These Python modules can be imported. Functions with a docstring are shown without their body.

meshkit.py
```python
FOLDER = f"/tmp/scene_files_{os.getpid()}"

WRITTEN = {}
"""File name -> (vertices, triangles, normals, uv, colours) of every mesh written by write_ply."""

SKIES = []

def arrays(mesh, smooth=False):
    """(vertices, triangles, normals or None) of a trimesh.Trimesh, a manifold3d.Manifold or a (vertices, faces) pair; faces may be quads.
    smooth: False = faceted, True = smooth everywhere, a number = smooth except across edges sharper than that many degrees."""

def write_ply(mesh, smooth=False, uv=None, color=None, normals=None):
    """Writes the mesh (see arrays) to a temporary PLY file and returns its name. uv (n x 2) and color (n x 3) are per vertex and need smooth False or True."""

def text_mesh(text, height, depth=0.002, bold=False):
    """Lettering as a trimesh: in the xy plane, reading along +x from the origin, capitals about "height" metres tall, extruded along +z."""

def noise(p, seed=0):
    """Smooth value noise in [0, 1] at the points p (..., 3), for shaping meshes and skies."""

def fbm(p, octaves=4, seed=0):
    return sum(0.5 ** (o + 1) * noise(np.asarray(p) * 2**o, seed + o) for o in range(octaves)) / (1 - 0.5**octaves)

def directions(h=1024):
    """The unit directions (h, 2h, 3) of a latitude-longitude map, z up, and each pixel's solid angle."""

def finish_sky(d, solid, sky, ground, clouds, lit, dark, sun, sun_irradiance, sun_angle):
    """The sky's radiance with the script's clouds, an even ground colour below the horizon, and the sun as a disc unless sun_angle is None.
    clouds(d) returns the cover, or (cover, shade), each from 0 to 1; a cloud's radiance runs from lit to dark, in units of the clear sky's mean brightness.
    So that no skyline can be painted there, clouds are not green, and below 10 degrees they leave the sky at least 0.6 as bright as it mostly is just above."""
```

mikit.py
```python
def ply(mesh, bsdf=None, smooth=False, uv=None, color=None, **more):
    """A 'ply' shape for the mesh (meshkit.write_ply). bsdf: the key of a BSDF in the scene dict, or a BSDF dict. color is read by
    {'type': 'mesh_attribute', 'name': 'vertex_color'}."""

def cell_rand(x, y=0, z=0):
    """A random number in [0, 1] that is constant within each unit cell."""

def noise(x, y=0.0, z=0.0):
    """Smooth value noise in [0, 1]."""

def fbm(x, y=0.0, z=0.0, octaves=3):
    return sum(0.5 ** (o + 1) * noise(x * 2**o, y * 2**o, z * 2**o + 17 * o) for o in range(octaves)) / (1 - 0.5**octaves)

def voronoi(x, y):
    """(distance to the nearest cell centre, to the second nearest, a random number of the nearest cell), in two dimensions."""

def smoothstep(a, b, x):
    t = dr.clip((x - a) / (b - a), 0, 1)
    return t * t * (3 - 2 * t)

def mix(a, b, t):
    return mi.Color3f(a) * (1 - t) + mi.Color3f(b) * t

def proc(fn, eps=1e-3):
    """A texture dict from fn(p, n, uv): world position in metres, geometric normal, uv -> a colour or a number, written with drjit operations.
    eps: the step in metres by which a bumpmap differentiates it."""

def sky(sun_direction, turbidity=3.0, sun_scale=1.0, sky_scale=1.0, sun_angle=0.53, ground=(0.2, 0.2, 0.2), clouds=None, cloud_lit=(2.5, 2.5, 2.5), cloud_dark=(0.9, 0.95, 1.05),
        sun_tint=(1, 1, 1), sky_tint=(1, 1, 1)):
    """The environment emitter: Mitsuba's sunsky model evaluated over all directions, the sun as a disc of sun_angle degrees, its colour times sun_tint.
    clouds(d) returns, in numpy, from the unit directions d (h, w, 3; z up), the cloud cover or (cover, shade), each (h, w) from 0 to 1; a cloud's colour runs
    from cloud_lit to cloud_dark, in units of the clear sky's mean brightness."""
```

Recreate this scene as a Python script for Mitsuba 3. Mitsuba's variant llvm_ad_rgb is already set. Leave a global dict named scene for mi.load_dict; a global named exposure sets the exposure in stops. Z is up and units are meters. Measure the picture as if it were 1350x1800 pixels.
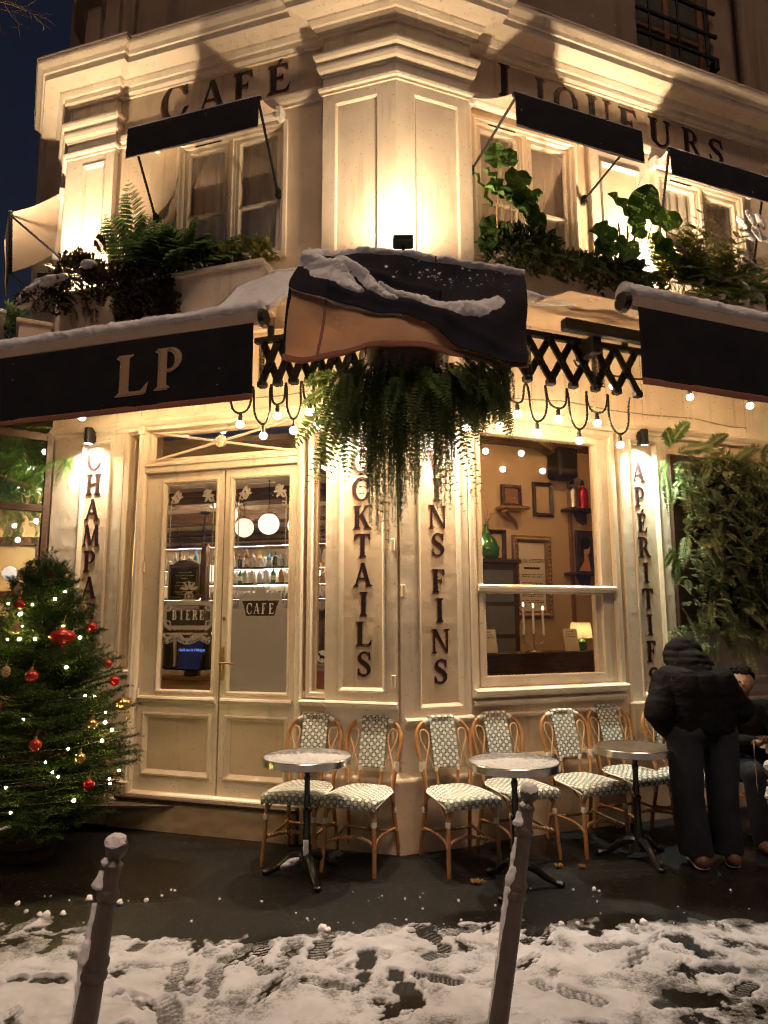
import math, numpy as np, trimesh, drjit as dr, mitsuba as mi, mikit, meshkit, manifold3d as m3
from shapely.geometry import Polygon, box as sbox, Point, LineString
from shapely.ops import unary_union
from shapely import affinity
T = mi.ScalarTransform4f
scene, labels = {}, {}
# ---------------------------------------------------------------- camera, night sky, exposure
PITCH, ROLL = math.radians(8.68), math.radians(0.2)
_f = [0, math.cos(PITCH), math.sin(PITCH)]
_u0 = np.array([0, -math.sin(PITCH), math.cos(PITCH)])
_up = math.cos(ROLL) * _u0 + math.sin(ROLL) * np.array([1.0, 0, 0])
scene['camera'] = {'type': 'perspective', 'fov': 2 * math.degrees(math.atan(675 / 1250.0)), 'fov_axis': 'x', 'near_clip': 0.05, 'far_clip': 500.0,
                   'to_world': T().look_at(origin=[0, 0, 1.6], target=[0, _f[1], 1.6 + _f[2]], up=_up.tolist())}
scene['sky'] = {**mikit.sky((0.08, -0.52, 1.0), turbidity=3, sun_scale=0.29, sky_scale=0.05, sun_angle=26, sun_tint=(1.08, 0.88, 0.79), sky_tint=(2.0, 1.25, 1.2), ground=(0.1, 0.09, 0.08)), 'sampling_weight': 9.0}
exposure = 1.62
# ---------------------------------------------------------------- frames: L = door side, R = window side, both meeting at the corner; (s along wall, off out of wall, z)
aL, aR, aV = math.radians(17.8), math.radians(21.9), math.radians(27.55)
C = np.array([0.107, 5.283, 0.0])
dL, nL = np.array([-math.cos(aL), math.sin(aL), 0]), np.array([-math.sin(aL), -math.cos(aL), 0])
dR, nR = np.array([math.cos(aR), math.sin(aR), 0]), np.array([math.sin(aR), -math.cos(aR), 0])
SC = 3.25
P2 = C + SC * dL
dV, nV = np.array([-math.sin(aV), math.cos(aV), 0]), np.array([-math.cos(aV), -math.sin(aV), 0])
def frame(o, d, n):
    m = np.eye(4); m[:3, 0], m[:3, 1], m[:3, 3] = d, n, o
    return m
FL, FR, FV, FW = frame(C, dL, nL), frame(C, dR, nR), frame(P2, dV, nV), np.eye(4)
def pt(F, s, o, z): return F[:3, 0] * s + F[:3, 1] * o + F[:3, 3] + np.array([0, 0, z])
rng = np.random.default_rng(7)
# ---------------------------------------------------------------- registering objects
def uniq(k):
    if k not in scene and k not in labels and k not in roots: return k
    i = 1
    while f'{k}_{i:03d}' in scene or f'{k}_{i:03d}' in labels or f'{k}_{i:03d}' in roots: i += 1
    return f'{k}_{i:03d}'
roots = set()
def thing(name, label, cat, group=None, kind=None):
    k = uniq(name); roots.add(k)
    labels[k] = {'label': label, 'category': cat}
    if group: labels[k]['group'] = group
    if kind: labels[k]['kind'] = kind
    return k
def struct(name, label, cat=None, kind='structure'):
    k = uniq(name); roots.add(k); labels[k] = {'label': label, 'kind': kind}
    if cat: labels[k]['category'] = cat
    return k
def xf(mesh, F):
    v, f = (np.asarray(mesh[0], float), np.asarray(mesh[1], int)) if isinstance(mesh, tuple) else (np.asarray(mesh.vertices, float), np.asarray(mesh.faces, int))
    v = v @ F[:3, :3].T + F[:3, 3]
    if np.linalg.det(F[:3, :3]) < 0: f = f[:, ::-1]
    return trimesh.Trimesh(v, f, process=False)
def cat(*ms):
    V, Fs, n = [], [], 0
    for m in ms:
        if isinstance(m, (list,)): m = cat(*m)
        v, f = (np.asarray(m[0], float), np.asarray(m[1], int)) if isinstance(m, tuple) else (np.asarray(m.vertices, float), np.asarray(m.faces, int))
        V.append(v); Fs.append(f + n); n += len(v)
    return trimesh.Trimesh(np.vstack(V), np.vstack(Fs), process=False)
def put(key, mesh, mat, F=FW, smooth=False, **more):
    scene[key] = mikit.ply(xf(mesh, F), mat, smooth, **more)
    return key
def part(parent, name, mesh, mat, F=FW, smooth=False, label=None, kind=None, **more):
    k = uniq(f'{parent}__{name}')
    put(k, mesh, mat, F, smooth, **more)
    if label or kind:
        labels[k] = {}
        if label: labels[k]['label'] = label
        if kind: labels[k]['kind'] = kind
    return k
def glow(parent, name, c, r, rad, w):
    k = uniq(f'{parent}__{name}') if parent else uniq(name)
    scene[k] = {'type': 'sphere', 'center': [float(x) for x in c], 'radius': float(r), 'bsdf': {'type': 'ref', 'id': 'm_socket'},
                'emitter': {'type': 'area', 'radiance': {'type': 'rgb', 'value': [float(x) for x in rad]}, 'sampling_weight': float(w)}}
    return k
# ---------------------------------------------------------------- mesh makers
_cb = {}
def bx(x0, x1, y0, y1, z0, z1, c=0.003):
    x0, x1 = min(x0, x1), max(x0, x1); y0, y1 = min(y0, y1), max(y0, y1); z0, z1 = min(z0, z1), max(z0, z1)
    if 'f' not in _cb:
        s = np.array([[a, b, d] for a in (0, 1) for b in (0, 1) for d in (0, 1)], float)
        pts = np.array([[(p[k] if k != ax else (0.0 if p[k] == 0 else 1.0)) for k in range(3)] for p in s for ax in range(3)])
        e = 0.2
        q = pts.copy()
        for i in range(24):
            for k in range(3):
                if k != i % 3: q[i, k] = e if pts[i, k] == 0 else 1 - e
        h = trimesh.convex.convex_hull(q)
        idx = [int(np.argmin(((q - v) ** 2).sum(1))) for v in h.vertices]
        _cb['p'], _cb['f'] = pts, np.array(idx)[h.faces]
    d = np.array([x1 - x0, y1 - y0, z1 - z0]); c = min(c, 0.3 * d.min())
    p = _cb['p']; v = np.array([x0, y0, z0]) + p * d
    for k in range(3):
        sel = np.arange(24) % 3 != k
        v[sel, k] += np.where(p[sel, k] == 0, c, -c)
    return (v, _cb['f'])
def ext(poly, a, b):
    """shapely polygon in (s, z) extruded along off from a to b"""
    out = []
    for g in getattr(poly, 'geoms', [poly]):
        if g.is_empty or g.area < 1e-9 or g.geom_type != 'Polygon': continue
        m = trimesh.creation.extrude_polygon(g, b - a, engine='earcut')
        v = np.array(m.vertices); out.append((np.stack([v[:, 0], v[:, 2] + a, v[:, 1]], 1), np.array(m.faces)[:, ::-1]))
    return cat(*out)
def sweep(path, prof, cap=True):
    """profile (off, z) carried along plan points; outward is on the right when walking the path"""
    p = np.asarray(path, float)[:, :2]; d = np.diff(p, axis=0); d /= np.linalg.norm(d, axis=1, keepdims=True)
    n = np.stack([d[:, 1], -d[:, 0]], 1)
    m = np.vstack([n[:1], (n[:-1] + n[1:]) / (1 + (n[:-1] * n[1:]).sum(1, keepdims=True)), n[-1:]])
    prof = np.asarray(prof, float); k = len(prof)
    V = np.concatenate([np.concatenate([p[i] + prof[:, :1] * m[i], prof[:, 1:2]], 1) for i in range(len(p))])
    F = []
    for i in range(len(p) - 1):
        for j in range(k - 1):
            a, b = i * k + j, (i + 1) * k + j
            F += [[a, b, b + 1], [a, b + 1, a + 1]]
    if cap:
        for e in (0, (len(p) - 1) * k): F += [[e, e + j, e + j + 1] for j in range(1, k - 1)]
    return (V, np.array(F))
def rect_frame(s0, s1, z0, z1, prof):
    """mitred moulding round a rectangle: prof = [(inward, off), ...]"""
    cs = [(s0, z0, 1, 1), (s1, z0, -1, 1), (s1, z1, -1, -1), (s0, z1, 1, -1)]
    V = np.array([[s + a * t, o, z + b * t] for s, z, a, b in cs for t, o in prof]); k = len(prof); F = []
    for i in range(4):
        for j in range(k - 1):
            a, b = i * k + j, ((i + 1) % 4) * k + j
            F += [[a, b, b + 1], [a, b + 1, a + 1]]
    return (V, np.array(F))
def spline(P, n=8):
    from scipy.interpolate import CubicSpline
    P = np.asarray(P, float); t = np.r_[0, np.cumsum(np.linalg.norm(np.diff(P, axis=0), axis=1))]
    return CubicSpline(t, P)(np.linspace(0, t[-1], n * (len(P) - 1) + 1))
def tube(P, r, sides=6, cap=True):
    p = np.asarray(P, float); n = len(p); r = np.broadcast_to(np.asarray(r, float), (n,))
    t = np.gradient(p, axis=0); t /= np.linalg.norm(t, axis=1, keepdims=True) + 1e-12
    ref = np.array([0.13, 0.22, 0.97]) if abs(np.mean(t[:, 2])) < 0.8 else np.array([0.97, 0.2, 0.1])
    a = np.cross(t, ref); a /= np.linalg.norm(a, axis=1, keepdims=True) + 1e-12
    b = np.cross(t, a); ang = np.arange(sides) * 2 * np.pi / sides
    V = (p[:, None] + r[:, None, None] * (np.cos(ang)[None, :, None] * a[:, None] + np.sin(ang)[None, :, None] * b[:, None])).reshape(-1, 3)
    i, j = np.meshgrid(np.arange(n - 1), np.arange(sides), indexing='ij')
    q = np.stack([i * sides + j, i * sides + (j + 1) % sides, (i + 1) * sides + (j + 1) % sides, (i + 1) * sides + j], -1).reshape(-1, 4)
    F = np.vstack([q[:, [0, 1, 2]], q[:, [0, 2, 3]]])
    if cap:
        V = np.vstack([V, p[0], p[-1]]); c0, c1 = len(V) - 2, len(V) - 1; k = np.arange(sides); e = (n - 1) * sides
        F = np.vstack([F, np.stack([k, (k + 1) % sides, k * 0 + c0], 1)[:, ::-1], np.stack([e + k, e + (k + 1) % sides, k * 0 + c1], 1)])
    return (V, F)
def lathe(prof, n=24, c=(0, 0, 0)):
    p = np.asarray(prof, float); ang = np.arange(n) * 2 * np.pi / n
    V = np.stack([p[:, None, 0] * np.cos(ang), p[:, None, 0] * np.sin(ang), np.repeat(p[:, 1:2], n, 1)], -1).reshape(-1, 3) + np.array(c)
    i, j = np.meshgrid(np.arange(len(p) - 1), np.arange(n), indexing='ij')
    q = np.stack([i * n + j, i * n + (j + 1) % n, (i + 1) * n + (j + 1) % n, (i + 1) * n + j], -1).reshape(-1, 4)
    return (V, np.vstack([q[:, [0, 1, 2]], q[:, [0, 2, 3]]]))
def sheet(G, th=0.004):
    """grid of points (m, n, 3) as a thin solid"""
    G = np.asarray(G, float); m, n = G.shape[:2]
    du, dv = np.gradient(G, axis=0), np.gradient(G, axis=1); N = np.cross(du, dv); N /= np.linalg.norm(N, axis=-1, keepdims=True) + 1e-12
    V = np.concatenate([(G + N * th / 2).reshape(-1, 3), (G - N * th / 2).reshape(-1, 3)])
    i, j = np.meshgrid(np.arange(m - 1), np.arange(n - 1), indexing='ij'); a = (i * n + j).ravel()
    q = np.stack([a, a + n, a + n + 1, a + 1], 1); k = m * n
    rim = np.r_[np.arange(n), np.arange(1, m) * n + n - 1, (m - 1) * n + np.arange(n - 2, -1, -1), np.arange(m - 2, 0, -1) * n]
    r2 = np.roll(rim, -1); qs = np.vstack([q, q[:, ::-1] + k, np.stack([rim, r2, r2 + k, rim + k], 1)])
    return (V, np.vstack([qs[:, [0, 1, 2]], qs[:, [0, 2, 3]]]))
def ico(c, r, sub=2):
    m = trimesh.creation.icosphere(subdivisions=sub); return (np.array(m.vertices) * np.asarray(r) + np.asarray(c), np.array(m.faces))
def limbs(bones, ref=0.02, it=8, seg=20):
    """bones: list of ((p, r), (p, r)) -> one smooth continuous surface"""
    ms = []
    for (p, r), (q, s) in bones:
        ms.append(m3.Manifold.batch_hull([m3.Manifold.sphere(r, seg).translate(list(map(float, p))), m3.Manifold.sphere(s, seg).translate(list(map(float, q)))]))
    M = m3.Manifold.batch_boolean(ms, m3.OpType.Add).refine_to_length(ref)
    g = M.to_mesh(); m = trimesh.Trimesh(g.vert_properties[:, :3], g.tri_verts)
    trimesh.smoothing.filter_taubin(m, iterations=it)
    return m
def unit(v): v = np.asarray(v, float); return v / (np.linalg.norm(v) + 1e-12)
def lump_tube(P, r, seed=0, sides=10, amp=0.35, flat=0.75, fr=14):
    """irregular snow sausage along points"""
    V, F = tube(P, r, sides)
    c = np.repeat(np.asarray(P, float), sides, 0); c = np.vstack([c, P[0], P[-1]])
    d = V - c; k = 1 + amp * (meshkit.fbm(V * fr + seed, 3) - 0.5) * 2
    k = k + .16 * (meshkit.fbm(V * 75 + seed, 2) - .5) * 2
    d[:, 2] *= flat
    return (c + d * k[:, None], F)
# ---------------------------------------------------------------- materials
def rgb(*c): return {'type': 'rgb', 'value': list(map(float, c))}
def mat(name, col, rough=0.6, metal=0.0, spec=0.5, bump=None, **k):
    b = {'type': 'principled', 'base_color': mikit.proc(col) if callable(col) else rgb(*col), 'roughness': mikit.proc(rough) if callable(rough) else rough, 'metallic': metal, 'specular': spec, **k}
    if bump: b = {'type': 'bumpmap', 'arbitrary': mikit.proc(bump[0]), 'scale': bump[1], 'bsdf': b}
    scene[name] = {'type': 'twosided', 'bsdf': b}
    return name
def leafmat(name, col, rough=0.5, trans=0.6):
    scene[name] = {'type': 'principledthin', 'base_color': mikit.proc(col) if callable(col) else rgb(*col), 'roughness': rough, 'diff_trans': trans, 'spec_trans': 0.0}
    return name
N, FBM, SS, MIX = mikit.noise, mikit.fbm, mikit.smoothstep, mikit.mix
def cream_col(p, n, uv): return paint(p, (0.69, 0.585, 0.45), (0.80, 0.695, 0.545))
def tan_paint(p, n, uv): return paint(p, (0.56, 0.435, 0.30), (0.67, 0.53, 0.375))
def paint(p, lo, hi):
    g = FBM(p.x * 2.3, p.y * 2.3, p.z * 1.7, 4); st = FBM(p.x * 18, p.y * 18, p.z * 1.4, 3); d = FBM(p.x * 45, p.y * 45, p.z * 45, 2)
    c = MIX(lo, hi, SS(0.3, 0.7, g))
    c = MIX(c, c * mi.Color3f(0.66, 0.62, 0.56), SS(0.56, 0.80, st) * 0.45)
    return MIX(c, (0.42, 0.34, 0.24), SS(0.72, 0.82, d) * 0.55)
def plaster_bump(p, n, uv): return FBM(p.x * 16, p.y * 16, p.z * 12, 4) + 0.6 * N(p.x * 5, p.y * 5, p.z * 3)
mat('m_cream', cream_col, 0.42, bump=(plaster_bump, 0.0045))
mat('m_tan_paint', tan_paint, 0.45, bump=(plaster_bump, 0.0045))
def wood_paint(p, n, uv): return FBM(p.x * 60, p.y * 60, p.z * 5, 3)
mat('m_cream_wood', cream_col, 0.36, bump=(wood_paint, 0.0004))
def stone_col(p, n, uv):
    g = FBM(p.x * 1.4, p.y * 1.4, p.z * 1.1, 4); s = FBM(p.x * 9, p.y * 9, p.z * 0.7, 3)
    return MIX((0.15, 0.10, 0.068), (0.22, 0.155, 0.105), g) * (1 - 0.3 * SS(0.5, 0.75, s))
mat('m_stone', stone_col, 0.85, bump=(plaster_bump, 0.01))
def snow_bump(p, n, uv): return FBM(p.x * 70, p.y * 70, p.z * 70, 3) + 0.5 * N(p.x * 260, p.y * 260, p.z * 260)
def snow_col(p, n, uv): return MIX((0.72, 0.72, 0.74), (0.86, 0.86, 0.88), FBM(p.x * 30, p.y * 30, p.z * 30, 2))
mat('m_snow', snow_col, 0.75, spec=0.3, bump=(snow_bump, 0.008))
def slush_col(p, n, uv):
    g = FBM(p.x * 9, p.y * 9, 3.0, 4)
    return MIX((0.05, 0.048, 0.046), MIX((0.34, 0.35, 0.39), (0.49, 0.50, 0.56), g), SS(-0.002, 0.0085, p.z + (g - 0.5) * 0.008 + (N(p.x * 130, p.y * 130, 0) - 0.5) * 0.004))
mat('m_ground_snow', slush_col, 0.7, spec=0.35, bump=(snow_bump, 0.007))
def asph_col(p, n, uv):
    g = FBM(p.x * 0.8, p.y * 1.3, 1.0, 4); a = N(p.x * 220, p.y * 220, 0)
    seam = SS(0.006, 0.002, dr.abs(p.y - 4.62 - 0.16 * p.x - 0.05 * dr.sin(p.x * 1.7) - 0.012 * FBM(p.x * 9, p.y * 3, 0, 2))) + SS(0.006, 0.002, dr.abs(p.x + 0.42 * p.y - 1.2 - 0.03 * dr.sin(p.y * 5))) * 0.6
    grit = SS(0.80, 0.86, N(p.x * 95, p.y * 95, 4.0))
    return MIX(MIX((0.0022, 0.0018, 0.0016), (0.0075, 0.0064, 0.0056), g) * (0.75 + 0.5 * a), (0.030, 0.026, 0.023), dr.clip(seam * 0.5 + grit * 0.5, 0, 1))
def asph_rough(p, n, uv): return 0.10 + 0.48 * SS(0.36, 0.60, FBM(p.x * 1.1 + 4, p.y * 2.2, 0.0, 4))
def asph_bump(p, n, uv): return FBM(p.x * 120, p.y * 120, 0.0, 3) + 1.5 * FBM(p.x * 7, p.y * 7, 2.0, 3)
mat('m_asphalt', asph_col, asph_rough, spec=0.22, bump=(asph_bump, 0.0022))
def step_col(p, n, uv): return MIX((0.22, 0.15, 0.09), (0.42, 0.32, 0.21), FBM(p.x * 9, p.y * 9, p.z * 16, 4))
mat('m_step', step_col, 0.7, bump=(plaster_bump, 0.012))
mat('m_black', (0.007, 0.007, 0.008), 0.55, spec=0.25)
mat('m_iron', (0.010, 0.010, 0.011), 0.28)
def fab_col(p, n, uv): return MIX((0.006, 0.006, 0.009), (0.016, 0.016, 0.02), FBM(p.x * 6, p.y * 6, p.z * 6, 3))
def fab_bump(p, n, uv): return N(p.x * 420, p.y * 420, p.z * 420) + 2 * FBM(p.x * 6, p.y * 6, p.z * 5, 2)
mat('m_fabric', fab_col, 0.85, spec=0.2, bump=(fab_bump, 0.002))
mat('m_navy_fabric', lambda p, n, uv: MIX((0.007, 0.007, 0.013), (0.018, 0.017, 0.028), FBM(p.x * 5, p.y * 5, p.z * 5, 3)), 0.8, spec=0.2, bump=(fab_bump, 0.004))
mat('m_hem', (0.22, 0.085, 0.055), 0.85)
def tan_col(p, n, uv): return MIX((0.50, 0.31, 0.18), (0.60, 0.385, 0.23), FBM(p.x * 3, p.y * 3, p.z * 9, 3))
leafmat('m_tan_fabric', tan_col, 0.8, 0.5)
leafmat('m_awning_under', lambda p, n, uv: MIX((0.56, 0.44, 0.34), (0.66, 0.53, 0.42), FBM(p.x * 3, p.y * 3, p.z * 3, 2)), 0.8, 0.35)
mat('m_bar', (0.33, 0.255, 0.20), 0.5)
mat('m_letter', lambda p, n, uv: MIX((0.012, 0.005, 0.005), (0.03, 0.014, 0.012), FBM(p.x * 40, p.y * 40, p.z * 40, 3)), 0.4)
mat('m_letter_red', (0.20, 0.05, 0.04), 0.45)
mat('m_gold', (0.34, 0.225, 0.135), 0.6)
mat('m_white', (0.72, 0.70, 0.66), 0.5)
mat('m_socket', (0.02, 0.02, 0.02), 0.5)
mat('m_steel', (0.62, 0.60, 0.57), 0.22, metal=1.0)
mat('m_chrome', (0.75, 0.74, 0.72), 0.12, metal=1.0)
mat('m_brass', (0.55, 0.38, 0.16), 0.35, metal=1.0)
mat('m_rattan', lambda p, n, uv: MIX((0.26, 0.115, 0.038), (0.46, 0.235, 0.09), FBM(p.x * 30, p.y * 30, p.z * 14, 3)), 0.32)
mat('m_cane', (0.58, 0.36, 0.17), 0.4)
mat('m_binding', lambda p, n, uv: MIX((0.60, 0.55, 0.47), (0.78, 0.74, 0.66), N(p.x * 60, p.y * 60, p.z * 320)), 0.55)
def weave(p, n, uv):
    u, v = uv.x, uv.y
    i, j = dr.floor(u), dr.floor(v); a, b = dr.abs(u - i - 0.5) * 2, dr.abs(v - j - 0.5) * 2
    odd = (i + j) - 2 * dr.floor((i + j) * 0.5)
    cream, sage = mi.Color3f(0.74, 0.70, 0.61), mi.Color3f(0.23, 0.25, 0.22)
    third = mikit.cell_rand(i, j, 3)
    c = dr.select((odd > 0.5), sage * (0.8 + 0.5 * third), cream)
    c = dr.select((odd < 0.5) & (dr.abs(a - b) > 0.62), sage * 1.4, c)
    plus = ((a > 0.83) & (b > 0.5)) | ((b > 0.83) & (a > 0.5))
    return dr.select(plus, mi.Color3f(0.012, 0.012, 0.012), c)
def weave_bump(p, n, uv): return dr.sin(uv.x * 2 * math.pi * 2) * dr.sin(uv.y * 2 * math.pi * 2)
mat('m_weave', weave, 0.5, bump=(weave_bump, 0.0012))
def dusted(p, n, uv):
    g = N(p.x * 170, p.y * 170, 0) * 0.6 + FBM(p.x * 40, p.y * 40, 0, 2) * 0.4
    edge = SS(0.05, 0.33, uv.x)
    return MIX((0.06, 0.056, 0.053), (0.30, 0.295, 0.305), SS(0.62 - 0.42 * edge, 0.70 - 0.30 * edge, g))
mat('m_dusted', dusted, 0.6, bump=(snow_bump, 0.003))
mat('m_tabletop', lambda p, n, uv: MIX((0.05, 0.036, 0.026), (0.09, 0.068, 0.05), FBM(p.x * 30, p.y * 30, 0, 3)), 0.3)
def bark(p, n, uv): return MIX((0.05, 0.03, 0.02), (0.14, 0.09, 0.055), FBM(p.x * 30, p.y * 30, p.z * 12, 3))
mat('m_bark', bark, 0.8)
mat('m_wood_dark', lambda p, n, uv: MIX((0.020, 0.009, 0.005), (0.06, 0.03, 0.016), FBM(p.x * 12, p.y * 12, p.z * 60, 3)), 0.4)
mat('m_wood_mid', lambda p, n, uv: MIX((0.12, 0.055, 0.025), (0.24, 0.12, 0.055), FBM(p.x * 10, p.y * 10, p.z * 50, 3)), 0.4)
mat('m_beam', lambda p, n, uv: MIX((0.055, 0.028, 0.016), (0.12, 0.065, 0.038), FBM(p.x * 8, p.y * 8, p.z * 40, 3)), 0.5)
mat('m_room_wall', lambda p, n, uv: MIX((0.44, 0.31, 0.17), (0.52, 0.375, 0.22), FBM(p.x * 2, p.y * 2, p.z * 2, 3)), 0.7)
mat('m_ceiling', (0.46, 0.37, 0.27), 0.7)
mat('m_floor', (0.06, 0.04, 0.028), 0.4)
def foliage(lo, hi, sc=7):
    def fn(p, n, uv): return MIX(lo, hi, SS(0.25, 0.75, FBM(p.x * sc, p.y * sc, p.z * sc, 3) * 0.8 + 0.2 * N(p.x * 90, p.y * 90, p.z * 90)))
    return fn
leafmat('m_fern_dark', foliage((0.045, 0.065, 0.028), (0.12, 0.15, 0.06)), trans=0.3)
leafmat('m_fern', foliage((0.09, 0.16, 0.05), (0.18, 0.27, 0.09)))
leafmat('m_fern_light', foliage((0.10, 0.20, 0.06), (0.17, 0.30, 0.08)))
leafmat('m_wall_leaf', foliage((0.11, 0.135, 0.06), (0.30, 0.33, 0.165), 5), 0.4, 0.4)
leafmat('m_pine', foliage((0.012, 0.026, 0.009), (0.042, 0.066, 0.023)), trans=0.2)
leafmat('m_purple_leaf', foliage((0.04, 0.034, 0.022), (0.10, 0.078, 0.048), 9))
leafmat('m_big_leaf', foliage((0.06, 0.12, 0.035), (0.12, 0.21, 0.06), 4), 0.35, 1.1)
leafmat('m_yellow_leaf', foliage((0.16, 0.18, 0.05), (0.32, 0.31, 0.09), 12))
leafmat('m_dry_leaf', lambda p, n, uv: MIX((0.16, 0.085, 0.035), (0.40, 0.25, 0.12), FBM(p.x * 60, p.y * 60, p.z * 60, 2)), 0.6, 0.2)
scene['m_glass'] = {'type': 'thindielectric', 'int_ior': 1.5}
def frosty(name, w, c):
    scene[name] = {'type': 'blendbsdf', 'weight': w, 'a': {'type': 'thindielectric', 'int_ior': 1.5}, 'b': {'type': 'principledthin', 'base_color': rgb(*c), 'roughness': 0.7, 'diff_trans': 1.0, 'spec_trans': 0.0}}
frosty('m_frost', 0.72, (0.55, 0.52, 0.47)); frosty('m_etch', 0.66, (0.62, 0.58, 0.5))
mat('m_curtain', lambda p, n, uv: MIX((0.58, 0.53, 0.45), (0.70, 0.64, 0.55), FBM(p.x * 14, p.y * 14, p.z * 0.6, 3)), 0.8)
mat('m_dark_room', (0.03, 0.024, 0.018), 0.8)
mat('m_jacket', lambda p, n, uv: MIX((0.003, 0.0026, 0.003), (0.007, 0.006, 0.0065), FBM(p.x * 18, p.y * 18, p.z * 30, 3)), 0.85, spec=0.12, bump=(lambda p, n, uv: FBM(p.x * 24, p.y * 24, p.z * 50, 3), 0.01))
mat('m_jeans', lambda p, n, uv: MIX((0.003, 0.004, 0.008), (0.008, 0.010, 0.018), FBM(p.x * 26, p.y * 26, p.z * 9, 3)), 0.8, bump=(lambda p, n, uv: FBM(p.x * 16, p.y * 16, p.z * 7, 3), 0.012))
mat('m_skin', (0.22, 0.11, 0.065), 0.6)
mat('m_hair', (0.006, 0.0045, 0.004), 0.85, spec=0.15)
mat('m_shoe', (0.085, 0.038, 0.018), 0.6)
mat('m_red', (0.34, 0.014, 0.014), 0.18, metal=0.55)
mat('m_red_glitter', lambda p, n, uv: MIX((0.16, 0.006, 0.006), (0.42, 0.03, 0.025), N(p.x * 200, p.y * 200, p.z * 200)), 0.3, metal=0.4)
mat('m_gold_ball', (0.60, 0.42, 0.18), 0.25, metal=1.0)
mat('m_cone', (0.30, 0.20, 0.11), 0.5)
mat('m_bollard', lambda p, n, uv: MIX((0.045, 0.034, 0.028), (0.10, 0.075, 0.06), FBM(p.x * 30, p.y * 30, p.z * 14, 3)), 0.45, bump=(plaster_bump, 0.002))
def glossy(n, c, r=0.15): mat(n, c, r)
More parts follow.
